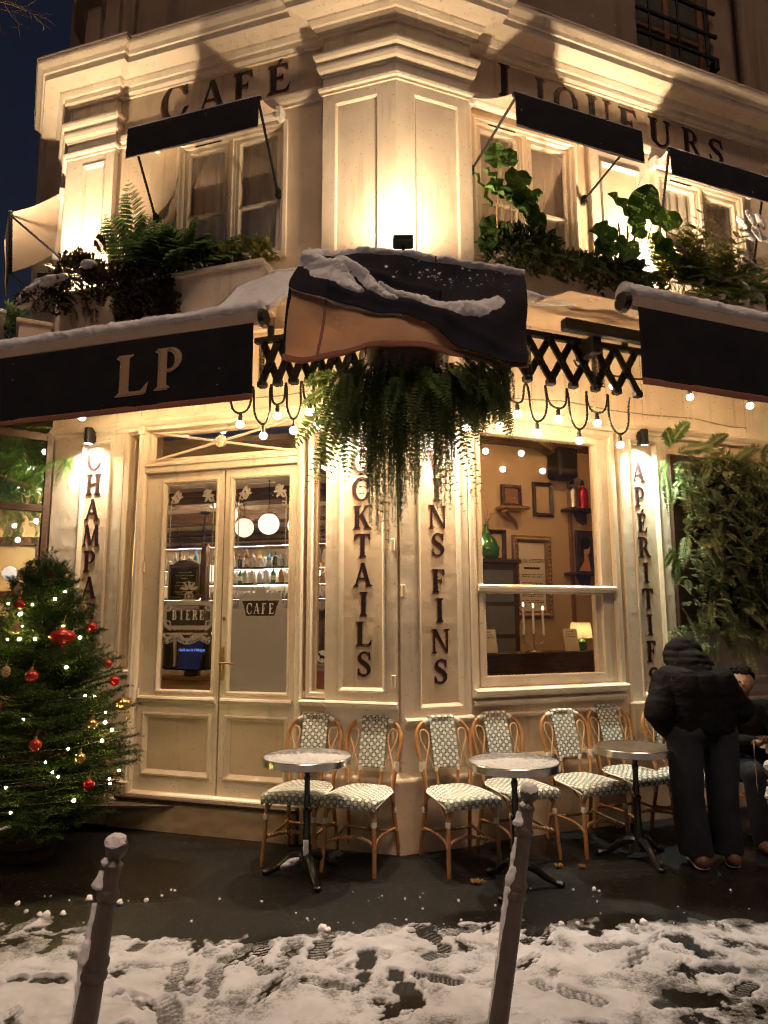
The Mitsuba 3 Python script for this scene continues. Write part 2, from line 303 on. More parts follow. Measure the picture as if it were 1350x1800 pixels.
# ---------------------------------------------------------------- serif lettering (cap height 1)
def _poly(*p): return Polygon(p)
def _stem(x, w, top=True, bot=True, y0=0.0, y1=1.0, e=0.085):
    g = [sbox(x, y0, x + w, y1)]
    if bot: g.append(_poly((x - e, y0), (x + w + e, y0), (x + w + e, y0 + .028), (x + w, y0 + .09), (x, y0 + .09), (x - e, y0 + .028)))
    if top: g.append(_poly((x - e, y1), (x + w + e, y1), (x + w + e, y1 - .028), (x + w, y1 - .09), (x, y1 - .09), (x - e, y1 - .028)))
    return unary_union(g)
def _line(a, b, w): return LineString([a, b]).buffer(w / 2, cap_style=2)
def _diag(x0, y0, x1, y1, w): return _poly((x0 - w / 2, y0), (x0 + w / 2, y0), (x1 + w / 2, y1), (x1 - w / 2, y1))
def _serif(x, y, w, up):
    s = .028 if up else -.028
    return _poly((x - w, y), (x + w, y), (x + w, y + s), (x + w * .35, y + 3 * s), (x - w * .35, y + 3 * s), (x - w, y + s))
def _ell(cx, cy, rx, ry): return affinity.scale(Point(cx, cy).buffer(1, 24), rx, ry, origin=(cx, cy))
W_, H_ = .165, .06
def _bowl(x, y0, y1, w):
    cy, ry = (y0 + y1) / 2, (y1 - y0) / 2
    o = unary_union([_ell(x + w - ry * 1.0, cy, ry, ry), sbox(x, y0, x + w - ry, y1)]) if w > ry else _ell(x, cy, w, ry)
    i = unary_union([_ell(x + w - ry - .04, cy, ry - .085, ry - .045), sbox(x - .02, y0 + .045, x + w - ry - .04, y1 - .045)]) if w > ry else _ell(x, cy, w - W_, ry - .045)
    return o.difference(i).intersection(sbox(x, y0, x + 2, y1))
def _strokes(pts, rad):
    P = spline(np.array(pts), 6); t = np.linspace(0, 1, len(P)); r = np.interp(t, np.linspace(0, 1, len(rad)), rad)
    return unary_union([unary_union([Point(P[i]).buffer(r[i]), Point(P[i + 1]).buffer(r[i + 1])]).convex_hull for i in range(len(P) - 1)])
def glyph(ch):
    if ch == 'I': return _stem(.1, W_), .35
    if ch == 'L': return unary_union([_stem(.1, W_), sbox(.1, 0, .66, H_), _poly((.5, 0), (.70, .27), (.66, 0))]), .72
    if ch == 'T': return unary_union([_stem(.28, W_, top=False), sbox(.02, 1 - H_, .69, 1), _poly((.02, 1), (-.01, .74), (.16, .96)), _poly((.69, 1), (.72, .74), (.55, .96))]), .71
    if ch in 'EÉF':
        g = [_stem(.1, W_), sbox(.1, 1 - H_, .58, 1), _poly((.58, 1), (.61, .75), (.46, .96)), sbox(.1, .49, .46, .49 + H_), _poly((.46, .38), (.46, .65), (.40, .515))]
        if ch != 'F': g += [sbox(.1, 0, .62, H_), _poly((.5, 0), (.67, .27), (.62, 0))]
        if ch == 'É': g += [_poly((.30, 1.06), (.36, 1.06), (.50, 1.24), (.38, 1.24))]
        return unary_union(g), .68
    if ch == 'H': return unary_union([_stem(.1, W_), _stem(.58, W_), sbox(.1, .48, .7, .48 + H_)]), .84
    if ch == 'N': return unary_union([_stem(.12, .055, bot=True), _stem(.72, .055, bot=False), _poly((.06, 1), (.24, 1), (.775, 0), (.72, 0))]), .86
    if ch == 'A': return unary_union([_diag(.06, 0, .36, .97, .05), _diag(.66, 0, .37, 1.0, .15), sbox(.16, .3, .56, .3 + H_), _serif(.06, 0, .1, True), _serif(.66, 0, .15, True)]), .76
    if ch == 'V': return unary_union([_diag(.12, 1, .40, 0, .15), _diag(.70, 1, .41, .02, .05), _serif(.12, 1, .15, False), _serif(.70, 1, .1, False)]), .78
    if ch == 'M': return unary_union([_diag(.08, 0, .17, 1, .05), _diag(.80, 0, .74, 1, .15), _diag(.18, 1, .44, .05, .15), _diag(.74, 1, .45, .05, .05), _serif(.08, 0, .1, True), _serif(.80, 0, .15, True)]), .92
    if ch == 'K': return unary_union([_stem(.1, W_), _line((.22, .42), (.62, .97), .05), _poly((.30, .58), (.42, .68), (.76, .02), (.58, .02)), _serif(.62, 1, .12, False), _serif(.67, 0, .15, True)]), .80
    if ch in 'PRBD':
        g = [_stem(.1, W_)]
        if ch == 'P': g.append(_bowl(.2, .42, 1, .44))
        if ch == 'R': g += [_bowl(.2, .46, 1, .42), _poly((.34, .5), (.48, .5), (.78, 0), (.60, 0)), _serif(.70, 0, .13, True)]
        if ch == 'B': g += [_bowl(.2, .5, 1, .38), _bowl(.2, 0, .54, .45)]
        if ch == 'D': g += [_ell(.3, .5, .45, .5).difference(_ell(.27, .5, .32, .455)).intersection(sbox(.15, 0, 1, 1))]
        return unary_union(g), .76
    if ch in 'COQG':
        o = _ell(.43, .5, .41, .52).difference(_ell(.45, .5, .27, .475) if ch in 'CG' else _ell(.43, .5, .26, .475))
        if ch in 'CG': o = unary_union([o.difference(sbox(.66, .3, 1, .72)), _poly((.76, .98), (.78, .68), (.70, .72), (.62, .90))])
        if ch == 'G': o = unary_union([o, _stem(.64, .13, bot=False, y0=.06, y1=.44)])
        if ch == 'Q': o = unary_union([o, _poly((.42, .12), (.54, .16), (.98, -.24), (.80, -.22))])
        return o, .86
    if ch == 'U': return unary_union([_stem(.1, W_, bot=False, y0=.3), _stem(.66, .06, bot=False, y0=.3), _ell(.41, .32, .31, .34).difference(_ell(.455, .34, .205, .295)).intersection(sbox(0, -.1, 1, .33))]), .82
    if ch == 'S': return unary_union([_strokes([(.55, .80), (.46, .95), (.30, .97), (.15, .88), (.12, .72), (.24, .58), (.42, .46), (.53, .32), (.50, .13), (.34, .03), (.18, .06), (.08, .22)], [.02, .03, .035, .05, .07, .085, .085, .075, .05, .035, .025, .02]),
                                      _poly((.53, .98), (.57, .98), (.585, .68), (.545, .70)), _poly((.06, .02), (.10, .02), (.09, .32), (.05, .30))]), .66
    return sbox(0, .45, .3, .5), .4
_gl = {}
def letter(parent, F, ch, s, z, h, off, m='m_letter', m2='m_letter_red', sh=(-.042, -.045), wx=1.0, mirror=False, th=.004):
    """one letter centred at s with its foot at z; on the L frame s grows to the left, so it is mirrored there"""
    if ch not in _gl: _gl[ch] = glyph(ch)
    g, w = _gl[ch]; g = affinity.translate(g, -w / 2, 0); g = affinity.scale(g, h * wx, h, origin=(0, 0)).simplify(h * .004)
    d = affinity.translate(g, sh[0] * h, sh[1] * h).difference(g.buffer(.014 * h))
    d = unary_union([q for q in getattr(d, 'geoms', [d]) if q.area > 2e-4 * h * h]).simplify(h * .004)
    out = []
    for q, o, mm, nm in ((g, off, m, 'letter'), (d, off - .002, m2, 'letter_shadow')):
        if mirror: q = affinity.scale(q, -1, 1, origin=(0, 0))
        q = affinity.translate(q, s, z)
        if mm and not q.is_empty: out.append(part(parent, nm, ext(q, o - .001, o + th), mm, F))
    return out
# ---------------------------------------------------------------- the ground
g0 = struct('pavement', 'black wet asphalt pavement in front of the cafe'); put(g0, bx(-60, 60, -40, 60, -0.3, 0.0, .001), 'm_asphalt')
def snow_height(x, y):
    P = np.stack([x, y, 0 * x], -1)
    edge = 4.04 + 0.42 * (meshkit.fbm(P * 1.7 + 3, 4) - .5) + 0.16 * (meshkit.fbm(P * 7 + 9, 3) - .5) * 2 + 0.10 * np.sin(x * 1.3 + .5)
    edge = edge + 0.22 * np.exp(-((x + 2.1) / .8) ** 2) - .05
    base = .0052 + .020 * (meshkit.fbm(P * np.array([1.6, 2.6, 1]), 4) - .46) + .0105 * (meshkit.fbm(P * 9 + 5, 3) - .5) + .005 * (meshkit.fbm(P * 38 + 1, 3) - .5)
    h = base * np.clip((edge - y) / .10, -1.2, 1) ** 1 - .006 * (edge < y)
    h = np.where(y > edge, -.01, h)
    return h
_fr = np.random.default_rng(21); FEET = []
for i in range(78):
    FEET.append((_fr.uniform(-2.6, 2.7), _fr.uniform(2.3, 4.05) if i < 60 else _fr.uniform(3.7, 4.1), _fr.uniform(0, 2 * math.pi) if i % 3 else _fr.normal(1.45, .4), _fr.uniform(.8, 1.1), _fr.uniform(.25, 1)))
SCUFF = [(_fr.uniform(-2.6, 2.7), _fr.uniform(2.3, 4.15), _fr.uniform(0, 3.14), _fr.uniform(.03, .17), _fr.uniform(.02, .06), _fr.uniform(.3, .9)) for _ in range(170)]
def footprints(x, y, h):
    for fx, fy, a, l, w, k in SCUFF:
        near = (np.abs(x - fx) < .3) & (np.abs(y - fy) < .3)
        if not near.any(): continue
        dx, dy = (x - fx)[near], (y - fy)[near]; u = (dx * math.cos(a) + dy * math.sin(a)) / l; v = (-dx * math.sin(a) + dy * math.cos(a)) / w; r = np.hypot(u, v) + .35 * np.sin(u * 9 + fx * 40) * np.sin(v * 7 + fy * 50)
        hh = h[near]; m = np.clip(1.6 - 1.6 * r, 0, 1); h[near] = hh * (1 - k * m) - .002 * m + .004 * k * np.exp(-((r - 1.15) / .2) ** 2) * (hh > 0)
    for fx, fy, a, k, deep in FEET:
        dx, dy = x - fx, y - fy; near = (np.abs(dx) < .26) & (np.abs(dy) < .26)
        if not near.any(): continue
        u = (dx * math.cos(a) + dy * math.sin(a))[near] / k; v = (-dx * math.sin(a) + dy * math.cos(a))[near] / k
        v = v + .006 * np.sin(u * 60 + fx * 9) ; d = .007 * np.sin(u * 83 + v * 131 + fx * 50) * np.sin(v * 97 + fy * 70) + np.minimum(np.hypot(np.clip(np.abs(u - .05) - .065, 0, 9), v) - .048, np.hypot(np.clip(np.abs(u + .115) - .02, 0, 9), v) - .037)
        m = np.clip(-d / .010 + .5, 0, 1); rim = np.exp(-((d - .014) / .012) ** 2)
        tread = (.5 + .5 * np.sin(u * (170 + 90 * deep) + 2.2 * np.sin(v * 60))) * (np.abs(v) < .034) * (.4 + .6 * np.sin(fx * 77) ** 2)
        hh = h[near]; low = -.0015 + .004 * tread * (1 - deep * .6) + .003 * (1 - deep)
        hh = hh * (1 - m) + np.minimum(hh, low) * m + .004 * rim * (hh > 0) * (1 - m); h[near] = hh
    return h
def snow_patch(x0, x1, y0, y1, st, feet=True):
    xs, ys = np.arange(x0, x1 + st / 2, st), np.arange(y0, y1 + st / 2, st); X, Y = np.meshgrid(xs, ys, indexing='ij')
    H = snow_height(X, Y)
    if feet: H = footprints(X, Y, H)
    H = np.maximum(H, -.012); m, n = X.shape; i, j = np.meshgrid(np.arange(m - 1), np.arange(n - 1), indexing='ij'); a = (i * n + j).ravel()
    Hc = np.stack([H.ravel()[a], H.ravel()[a + n], H.ravel()[a + n + 1], H.ravel()[a + 1]]).max(0); a = a[Hc > -.006]
    return (np.stack([X, Y, H], -1).reshape(-1, 3), np.vstack([np.stack([a, a + n, a + n + 1], 1), np.stack([a, a + n + 1, a + 1], 1)]))
sn = struct('snow_cover', 'trampled snow with footprints over the near pavement', 'snow', 'stuff')
put(sn, cat(snow_patch(-2.6, 2.7, 2.9, 4.45, .0075), snow_patch(-9, -2.6, 2.9, 4.6, .04, False), snow_patch(2.7, 9, 2.9, 4.6, .04, False), snow_patch(-9, 9, -6, 2.9, .05, False)), 'm_ground_snow', FW, True)
ch = []
for x, y, r in [(-1.72, 4.42, .02), (-1.52, 4.36, .018), (-1.9, 4.2, .016), (-1.86, 4.19, .02), (-1.78, 4.21, .015), (-2.0, 4.25, .012), (-1.38, 4.4, .014), (-.33, 4.0, .022), (-.30, 3.99, .014), (.93, 4.05, .016), (1.02, 4.06, .013), (1.37, 4.06, .02), (1.32, 4.08, .012), (1.25, 4.55, .012), (1.27, 4.52, .009), (.42, 4.38, .01), (-2.1, 4.35, .014), (-1.62, 4.28, .01)] + [(_fr.uniform(-2.2, 2.2), _fr.uniform(4.05, 4.6), .003 + .006 * _fr.uniform() ** 2) for _ in range(46)]:
    v, f = ico((x, y, r * .5), r, 1 if r < .01 else 2); ch.append((v + (meshkit.fbm(v * 60, 2) - .5)[:, None] * r * .9 * np.array([1, 1, .8]), f))
cl = struct('snow_crumbs', 'scattered crumbs of snow on the wet black asphalt', 'snow', 'stuff'); put(cl, cat(*ch), 'm_snow', FW, True)
# ---------------------------------------------------------------- the cafe building
B = thing('cafe_building', 'cream painted corner cafe with lettered pilasters, lit cornice and glazed double door', 'building')
def rect(s0, s1, z0, z1): return sbox(s0, z0, s1, z1)
LH = [rect(.575, .775, 1.07, 3.08), rect(.83, 2.25, .24, 3.25), rect(2.30, 2.575, 1.20, 3.2), rect(1.0, 2.04, 4.66, 5.86)]
RH = [rect(.655, 1.95, 1.10, 3.17), rect(.72, 1.76, 4.62, 5.88), rect(2.74, 3.82, 4.62, 5.85)]
part(B, 'facade_wall', ext(Polygon([(0, -.05), (SC, -.05), (SC, 6.62), (0, 6.62)]).difference(unary_union(LH)), -.22, 0), 'm_tan_paint', FL)
part(B, 'facade_wall', ext(Polygon([(0, -.05), (7, -.05), (7, 6.62), (0, 6.62)]).difference(unary_union(RH)), -.22, 0), 'm_tan_paint', FR)
part(B, 'facade_wall', ext(Polygon([(0, 3.3), (6, 3.3), (6, 6.62), (0, 6.62)]), -.22, 0), 'm_tan_paint', FV)
part(B, 'facade_wall', ext(Polygon([(.0, -.05), (.14, -.05), (.14, 3.3), (.0, 3.3)]), -.22, 0), 'm_cream', FV)
def wp(F, s, o): return (F[:3, 0] * s + F[:3, 1] * o + F[:3, 3])[:2]
VO = lambda s, o: wp(FV, s, o)
def vcorner(o):  # where the L line at offset o meets the side street line at offset o
    a, b = wp(FL, SC, o), wp(FV, 0, o); M = np.stack([dL[:2], -dV[:2]], 1); t = np.linalg.solve(M, b - a); return a + dL[:2] * t[0]
def ccorner(o): M = np.stack([dL[:2], -dR[:2]], 1); t = np.linalg.solve(M, wp(FR, 0, o) - wp(FL, 0, o)); return wp(FL, 0, o) + dL[:2] * t[0]
pl, pc = .055, .085
corn_path = [VO(6, 0), VO(.56, 0), VO(.56, pl), vcorner(pl), wp(FL, 2.72, pl), wp(FL, 2.72, 0), wp(FL, .62, 0), wp(FL, .62, pc), ccorner(pc), wp(FR, .665, pc), wp(FR, .665, 0), wp(FR, 7, 0)]
corn = [(.0, 6.50), (.025, 6.50), (.025, 6.515), (.05, 6.535), (.055, 6.56), (.055, 6.575), (.075, 6.58), (.10, 6.61), (.105, 6.625), (.235, 6.66), (.24, 6.715), (.255, 6.72), (.27, 6.75), (.305, 6.785), (.31, 6.80), (.31, 6.83), (.0, 6.87)]
part(B, 'cornice', sweep(corn_path, corn), 'm_cream', FW)
part(B, 'cornice_flashing', sweep(corn_path, [(.0, 6.873), (.318, 6.834), (.318, 6.847), (.0, 6.886)]), 'm_bar', FW)
for a, b in ((FL, (.62, 2.72)), (FR, (.665, 7))):
    part(B, 'architrave', sweep([wp(a, b[1], 0), wp(a, b[0], 0)] if a is FL else [wp(a, b[0], 0), wp(a, b[1], 0)], [(0, 6.0), (.018, 6.0), (.018, 6.03), (.035, 6.05), (.045, 6.09), (.045, 6.105), (0, 6.115)]), 'm_cream')
# upper floors
part(B, 'upper_wall', ext(Polygon([(-.0, 6.62), (3.18, 6.62), (3.18, 13), (0, 13)]), -.3, -.03), 'm_stone', FL)
part(B, 'upper_wall', ext(Polygon([(-.0, 6.62), (7, 6.62), (7, 13), (0, 13)]).difference(rect(2.63, 3.62, 7.0, 9.2)), -.3, -.03), 'm_stone', FR)
part(B, 'upper_wall', ext(Polygon([(.0, 6.62), (6, 6.62), (6, 13), (0, 13)]), -.3, -.03), 'm_stone', FV)
for s0, s1 in ((2.62, 2.72), (2.80, 2.96), (3.02, 3.18)): part(B, 'upper_pilaster', bx(s0, s1, -.03, .02, 6.9, 13), 'm_stone', FL)
part(B, 'upper_corbel', sweep([VO(.35, -.03), vcorner(-.03), wp(FL, 3.0, -.03)], [(0, 7.5), (.05, 7.62), (.10, 7.7), (.10, 13), (0, 13)]), 'm_stone')
part(B, 'drainpipe', cat(lathe([(.055, 6.9), (.055, 13)], 14, (3.98, .06, 0)), lathe([(.066, 8.3), (.066, 8.38)], 14, (3.98, .06, 0))), 'm_stone', FR, 40)
w3 = part(B, 'upper_window', cat(rect_frame(2.63, 3.62, 7.0, 9.2, [(0, -.2), (0, -.12), (.06, -.12), (.06, -.16)]), bx(3.10, 3.16, -.17, -.12, 7.0, 9.2), bx(2.66, 3.6, -.165, -.13, 7.62, 7.66), bx(2.66, 3.6, -.165, -.13, 8.3, 8.34)), 'm_wood_mid', FR)
part(w3, 'pane', bx(2.66, 3.6, -.152, -.148, 7.03, 9.17, .0005), 'm_dark_room', FR)
rl = part(B, 'window_railing', cat(*[bx(2.60, 3.66, .0, .03, z, z + .035) for z in (7.35, 7.62, 7.9)], *[bx(s, s + .02, .005, .025, 7.25, 7.93) for s in (2.75, 3.13, 3.5)], bx(3.60, 3.66, -.05, .03, 7.25, 7.36)), 'm_black', FR)
# ---- pilasters
MO = [(0, .0), (0, .028), (.006, .034), (.014, .034), (.020, .026), (.028, .020), (.034, .006), (.036, .0015)]
def panel(parent, F, s0, s1, z0, z1, name='panel_moulding', k=1.0, base=0.0):
    part(parent, name, rect_frame(s0, s1, z0, z1, [(t * k, base + o * k) for t, o in MO]), 'm_cream_wood', F, 35)
def strip(F, s0, s1, z0, z1, o0=-.001, o1=.03, name='rail', parent=None, m='m_cream_wood', c=.004): return part(parent or B, name, bx(s0, s1, o0, o1, z0, z1, c), m, F)
SILL = [(0, -.035), (.012, -.035), (.02, -.02), (.034, -.012), (.05, -.006), (.052, .006), (.044, .016), (0, .022)]
def ledge(parent, path, z, k=1.0, name='ledge', m='m_cream_wood'): return part(parent, name, sweep(path, [(o * k, z + y * k) for o, y in SILL]), m, FW, 30)
pil = {}
pil['cock'] = part(B, 'pilaster', ext(rect(.004, .575, .52, 3.22).difference(rect(.10, .465, 1.085, 3.16)), .0, .024), 'm_cream', FL)
panel(pil['cock'], FL, .094, .471, 1.079, 3.166)
pil['vins'] = part(B, 'pilaster', ext(rect(.004, .575, .52, 3.22).difference(rect(.15, .51, .965, 3.16)), .0, .024), 'm_cream', FR)
panel(pil['vins'], FR, .144, .516, .959, 3.166)
pil['champ'] = part(B, 'pilaster', ext(rect(2.47, 3.21, .62, 3.22).difference(rect(2.60, 2.905, .95, 3.16)), .0, .024), 'm_cream', FL)
panel(pil['champ'], FL, 2.594, 2.911, .944, 3.166)
pil['aper'] = part(B, 'pilaster', ext(rect(2.08, 2.60, .93, 3.22).difference(rect(2.20, 2.49, .97, 3.16)), .0, .024), 'm_cream', FR)
panel(pil['aper'], FR, 2.194, 2.496, .964, 3.166)
strip(FR, 2.06, 2.62, -.02, .93, -.001, .06, 'pilaster_base', m='m_tan_paint', c=.012); strip(FL, 2.45, 3.23, -.02, .62, -.001, .06, 'pilaster_base', m='m_tan_paint', c=.012); strip(FL, 2.26, 2.45, -.02, .34, -.001, .05, 'pilaster_base', m='m_tan_paint', c=.01)
ledge(B, [wp(FL, .565, .024), wp(FL, -.0, .024)], 1.0, .9); ledge(B, [wp(FR, .03, .024), wp(FR, .575, .024)], .885, .9)
# plinth round the corner, sloped top
part(B, 'plinth', sweep([wp(FL, .74, 0), wp(FL, .74, .03), wp(FL, .60, .03), wp(FL, .60, .07), ccorner(.07), wp(FR, .60, .07), wp(FR, .60, .03), wp(FR, 2.06, .03)], [(0, -.05), (.02, -.05), (.014, .47), (.0, .50), (-.05, .535)]), 'm_tan_paint', FW, 30)
part(B, 'plinth', sweep([wp(FR, 2.62, .02), wp(FR, 7, .02)], [(0, -.05), (.02, -.05), (.014, .47), (.0, .50), (-.02, .515)]), 'm_tan_paint', FW, 30)
# hinge lugs on the corner
for F, s, z in ((FL, .03, 2.16), (FR, .02, 1.82), (FL, .03, 1.17), (FL, .035, .80), (FR, .60, 2.65)): part(B, 'shutter_lug', bx(s - .012, s + .012, .02, .06, z - .05, z + .04, .004), 'm_cream_wood', F)
# lettering
for i, c in enumerate('COCKTAILS'): letter(pil['cock'], FL, c, .302 - .0044 * i, 2.953 - .2195 * i, .176, .003, mirror=True)
for c, z, s in zip('VINSFINS', (2.735, 2.513, 2.300, 2.084, 1.808, 1.589, 1.360, 1.138), (.322, .324, .326, .328, .331, .333, .335, .337)): letter(pil['vins'], FR, c, s, z, .176, .003)
for i, c in enumerate('CHAMPAGNE'): letter(pil['champ'], FL, c, 2.792 - .004 * i, 2.927 - .2252 * i, .182, .003, wx=1.0, mirror=True)
for i, c in enumerate('APÉRITIFS'): letter(pil['aper'], FR, c, 2.300 + .0046 * i, 2.801 - .2215 * i, .172 if c != 'É' else .158, .003, wx=.92)
fr = part(B, 'frieze', cat(bx(.66, 2.68, -.002, .004, 6.12, 6.49, .001)), 'm_tan_paint', FL); fr2 = part(B, 'frieze', bx(.70, 4.3, -.002, .004, 6.12, 6.49, .001), 'm_tan_paint', FR)
for c, s, z, h, w in (('C', 2.117, 6.17, .345, 1.05), ('A', 1.731, 6.18, .29, 1.15), ('F', 1.408, 6.18, .29, 1.1), ('É', 1.064, 6.18, .27, 1.2)): letter(fr, FL, c, s, z, h, .006, wx=w, mirror=True)
for c, s, z, h, w in (('L', 1.10, 6.18, .33, 1.0), ('I', 1.42, 6.19, .285, 1.0), ('Q', 1.70, 6.19, .275, 1.15), ('U', 2.07, 6.19, .285, 1.2), ('E', 2.42, 6.17, .285, 1.2), ('U', 2.80, 6.17, .285, 1.2), ('R', 3.20, 6.18, .275, 1.1), ('S', 3.53, 6.17, .27, 1.15)): letter(fr2, FR, c, s, z, h, .006, wx=w, sh=(.05, -.05))
# ---- fascia over the ground floor
part(B, 'fascia', sweep([vcorner(.0) + 0, wp(FL, .6, 0), wp(FL, .6, .012), ccorner(.012), wp(FR, .6, .012), wp(FR, .6, .0), wp(FR, 7, 0)], [(0, 3.22), (.035, 3.22), (.035, 3.25), (.05, 3.26), (.062, 3.29), (.062, 3.305), (.045, 3.315), (.045, 3.335), (.03, 3.34), (.03, 4.18), (.05, 4.2), (.05, 4.24), (0, 4.25)]), 'm_cream', FW)
for F, ss in ((FL, (1.05, 2.3)), (FR, (1.2, 2.36, 3.6))):
    for s in ss: part(B, 'fascia_joint', bx(s, s + .004, .029, .0315, 3.35, 4.17, .0005), 'm_bar', F)
# ---- entrance: sidelights, transom, door
def sidelight(s0, s1, z0, z1):
    k = part(B, 'sidelight', rect_frame(s0 - .045, s1 + .045, z0 - .05, z1 + .05, [(0, -.002), (0, .016), (.006, .022), (.035, .022), (.04, .012), (.045, .004), (.045, -.06), (.055, -.065), (.055, -.10)]), 'm_cream_wood', FL)
    part(k, 'pane', bx(s0 - .005, s1 + .005, -.078, -.075, z0 - .005, z1 + .005, .0005), 'm_glass', FL); return k
sl1 = sidelight(.585, .69, 1.08, 3.08); sl2 = sidelight(2.325, 2.425, 1.21, 3.2)
ledge(B, [wp(FL, .77, .022), wp(FL, .575, .022)], 1.0, .8)
for z0, z1 in ((.56, .93),): panel(B, FL, .60, .75, z0, z1)
strip(FL, 2.30, 2.45, .40, 1.12, -.001, .012, 'stile_panel')
dfm = part(B, 'door_frame', cat(rect_frame(.765, 2.315, .2, 3.29, [(0, -.002), (0, .03), (.012, .04), (.03, .04), (.042, .028), (.055, .022), (.066, .008), (.066, -.10)]), bx(.83, 2.25, -.10, .018, 2.845, 2.925), bx(.83, 2.25, .005, .03, 2.90, 2.935)), 'm_cream_wood', FL)
for s in (.795, 2.285): part(dfm, 'jamb_block', bx(s - .03, s + .03, .02, .055, 3.19, 3.26), 'm_cream_wood', FL)
tr = part(B, 'transom_window', rect_frame(.831, 2.249, 2.935, 3.225, [(0, -.08), (0, -.02), (.03, -.02), (.04, -.03), (.05, -.06)]), 'm_cream_wood', FL)
part(tr, 'pane', bx(.87, 2.21, -.062, -.059, 2.965, 3.19, .0005), 'm_glass', FL)
for a, b in (((.85, 2.945), (2.235, 3.215)), ((.85, 3.215), (2.235, 2.945))):
    part(tr, 'diagonal_bar', tube([pt(FW, a[0], -.012 if a[1] < 3 else -.006, a[1]), pt(FW, b[0], -.012 if a[1] < 3 else -.006, b[1])], .012, 6), 'm_cream_wood', FL)
_ro = cat(lathe([(0, .02), (.012, .02), (.018, .012), (.022, .018), (.03, .012), (.04, .006), (.04, 0)], 20), *[ico((.034 * math.cos(a), .034 * math.sin(a), .006), (.011, .011, .007), 1) for a in np.arange(10) * math.pi / 5])
part(tr, 'rosette', (np.array(_ro.vertices)[:, [0, 2, 1]] * [1.25, 1, 1.25] + [1.53, .0, 3.08], np.array(_ro.faces)), 'm_cream_wood', FL, 40)
dr_ = part(B, 'entrance_door', cat(bx(1.488, 1.50, -.07, -.045, .245, 2.84, .002)), 'm_wood_dark', FL)
leaves = []
for s0, s1, g0, g1 in ((.838, 1.486, .905, 1.418), (1.50, 2.243, 1.565, 2.065)):
    lf = part(dr_, 'leaf', ext(rect(s0, s1, .245, 2.84).difference(unary_union([rect(g0, g1, 1.05, 2.755), rect(s0 + .07, s1 - .07, .40, .86)])), -.07, -.022), 'm_cream_wood', FL)
    part(dr_, 'glazing_bead', rect_frame(g0, g1, 1.05, 2.755, [(-.02, -.023), (-.018, -.012), (-.006, -.01), (.004, -.018), (.006, -.05)]), 'm_cream_wood', FL, 30)
    part(dr_, 'pane', bx(g0, g1, -.052, -.049, 1.05, 2.755, .0005), 'm_glass', FL)
    part(dr_, 'lower_panel', bx(s0 + .06, s1 - .06, -.06, -.040, .39, .87), 'm_tan_paint', FL); part(dr_, 'panel_moulding', rect_frame(s0 + .07, s1 - .07, .40, .86, [(-.015, -.023), (-.012, -.008), (.0, -.006), (.012, -.018), (.03, -.036)]), 'm_cream_wood', FL)
    part(dr_, 'door_rail', sweep([wp(FL, s1 - .02, -.022), wp(FL, s0 + .02, -.022)], [(0, .955), (.012, .955), (.03, .97), (.036, .985), (.03, 1.0), (0, 1.005)]), 'm_cream_wood', FW, 30)
    for z in (.62, 1.02, 2.05): part(dr_, 'hinge', lathe([(0, -.04), (.009, -.04), (.009, .04), (0, .04)], 8, (s0 + .004 if s0 < 1 else s1 - .004, -.012, z)), 'm_cream_wood', FL)
hd = part(dr_, 'handle', cat(bx(1.452, 1.484, -.022, -.012, 1.14, 1.395), tube([(1.468, -.012, 1.27), (1.468, .028, 1.27)], .009, 8), tube(spline([(1.468, .028, 1.27), (1.44, .032, 1.274), (1.38, .030, 1.272), (1.345, .026, 1.268)], 4), [.009] * 13, 8)), 'm_brass', FL, 40)
part(dr_, 'lock', lathe([(0, .006), (.014, .006), (.018, .0), (.018, -.01)], 14, (0, 0, 0)), 'm_brass', FL @ np.array([[1, 0, 0, 1.462], [0, 0, 1, -.02], [0, 1, 0, 1.62], [0, 0, 0, 1.0]]))
part(B, 'doorstep', cat(bx(.76, 2.34, -.2, .10, .215, .245, .008)), 'm_wood_dark', FL); part(B, 'doorstep_base', bx(.78, 2.42, -.2, .085, -.05, .213, .02), 'm_step', FL)
# etched decoration on the door glass
EO = -.0480
def etch(geo, name='etched_ornament', m='m_etch'): return part(dr_, name, ext(geo, EO, EO + .0012), m, FL)
def ring(x, z, r, w): return Point(x, z).buffer(r, 10).difference(Point(x, z).buffer(r - w, 10))
def scroll(x, z, r, w, a0=0, a1=5.2, sgn=1):
    t = np.linspace(a0, a1, 26); rr = r * (1 - .13 * (t - a0)); return LineString(np.stack([x + sgn * rr * np.cos(t), z + rr * np.sin(t)], 1)).buffer(w)
def leaf2(x, z, l, w, a): return affinity.rotate(affinity.scale(Point(x, z).buffer(1, 6), l, w, origin=(x, z)), a, origin=(x, z))
for g0, g1 in ((.905, 1.418), (1.565, 2.065)):
    a, b = g0 + .045, g1 - .045
    lines = [LineString([(a, 1.75), (a, 2.60)]).buffer(.004), LineString([(b, 1.75), (b, 2.60)]).buffer(.004), LineString([(a + .1, 2.71), (b - .1, 2.71)]).buffer(.003)]
    for x, sg in ((a, 1), (b, -1)):
        lines += [scroll(x + sg * .03, 2.60, .035, .006, 0, 5, sg), scroll(x + sg * .08, 2.665, .03, .006, 2, 7, sg), scroll(x + sg * .02, 2.53, .022, .005, 1, 6, sg)]
        lines += [leaf2(x + sg * (.055 + .03 * math.cos(q)), 2.635 + .03 * math.sin(q), .03, .011, math.degrees(q)) for q in np.arange(6) * math.pi / 3]
    etch(unary_union(lines))
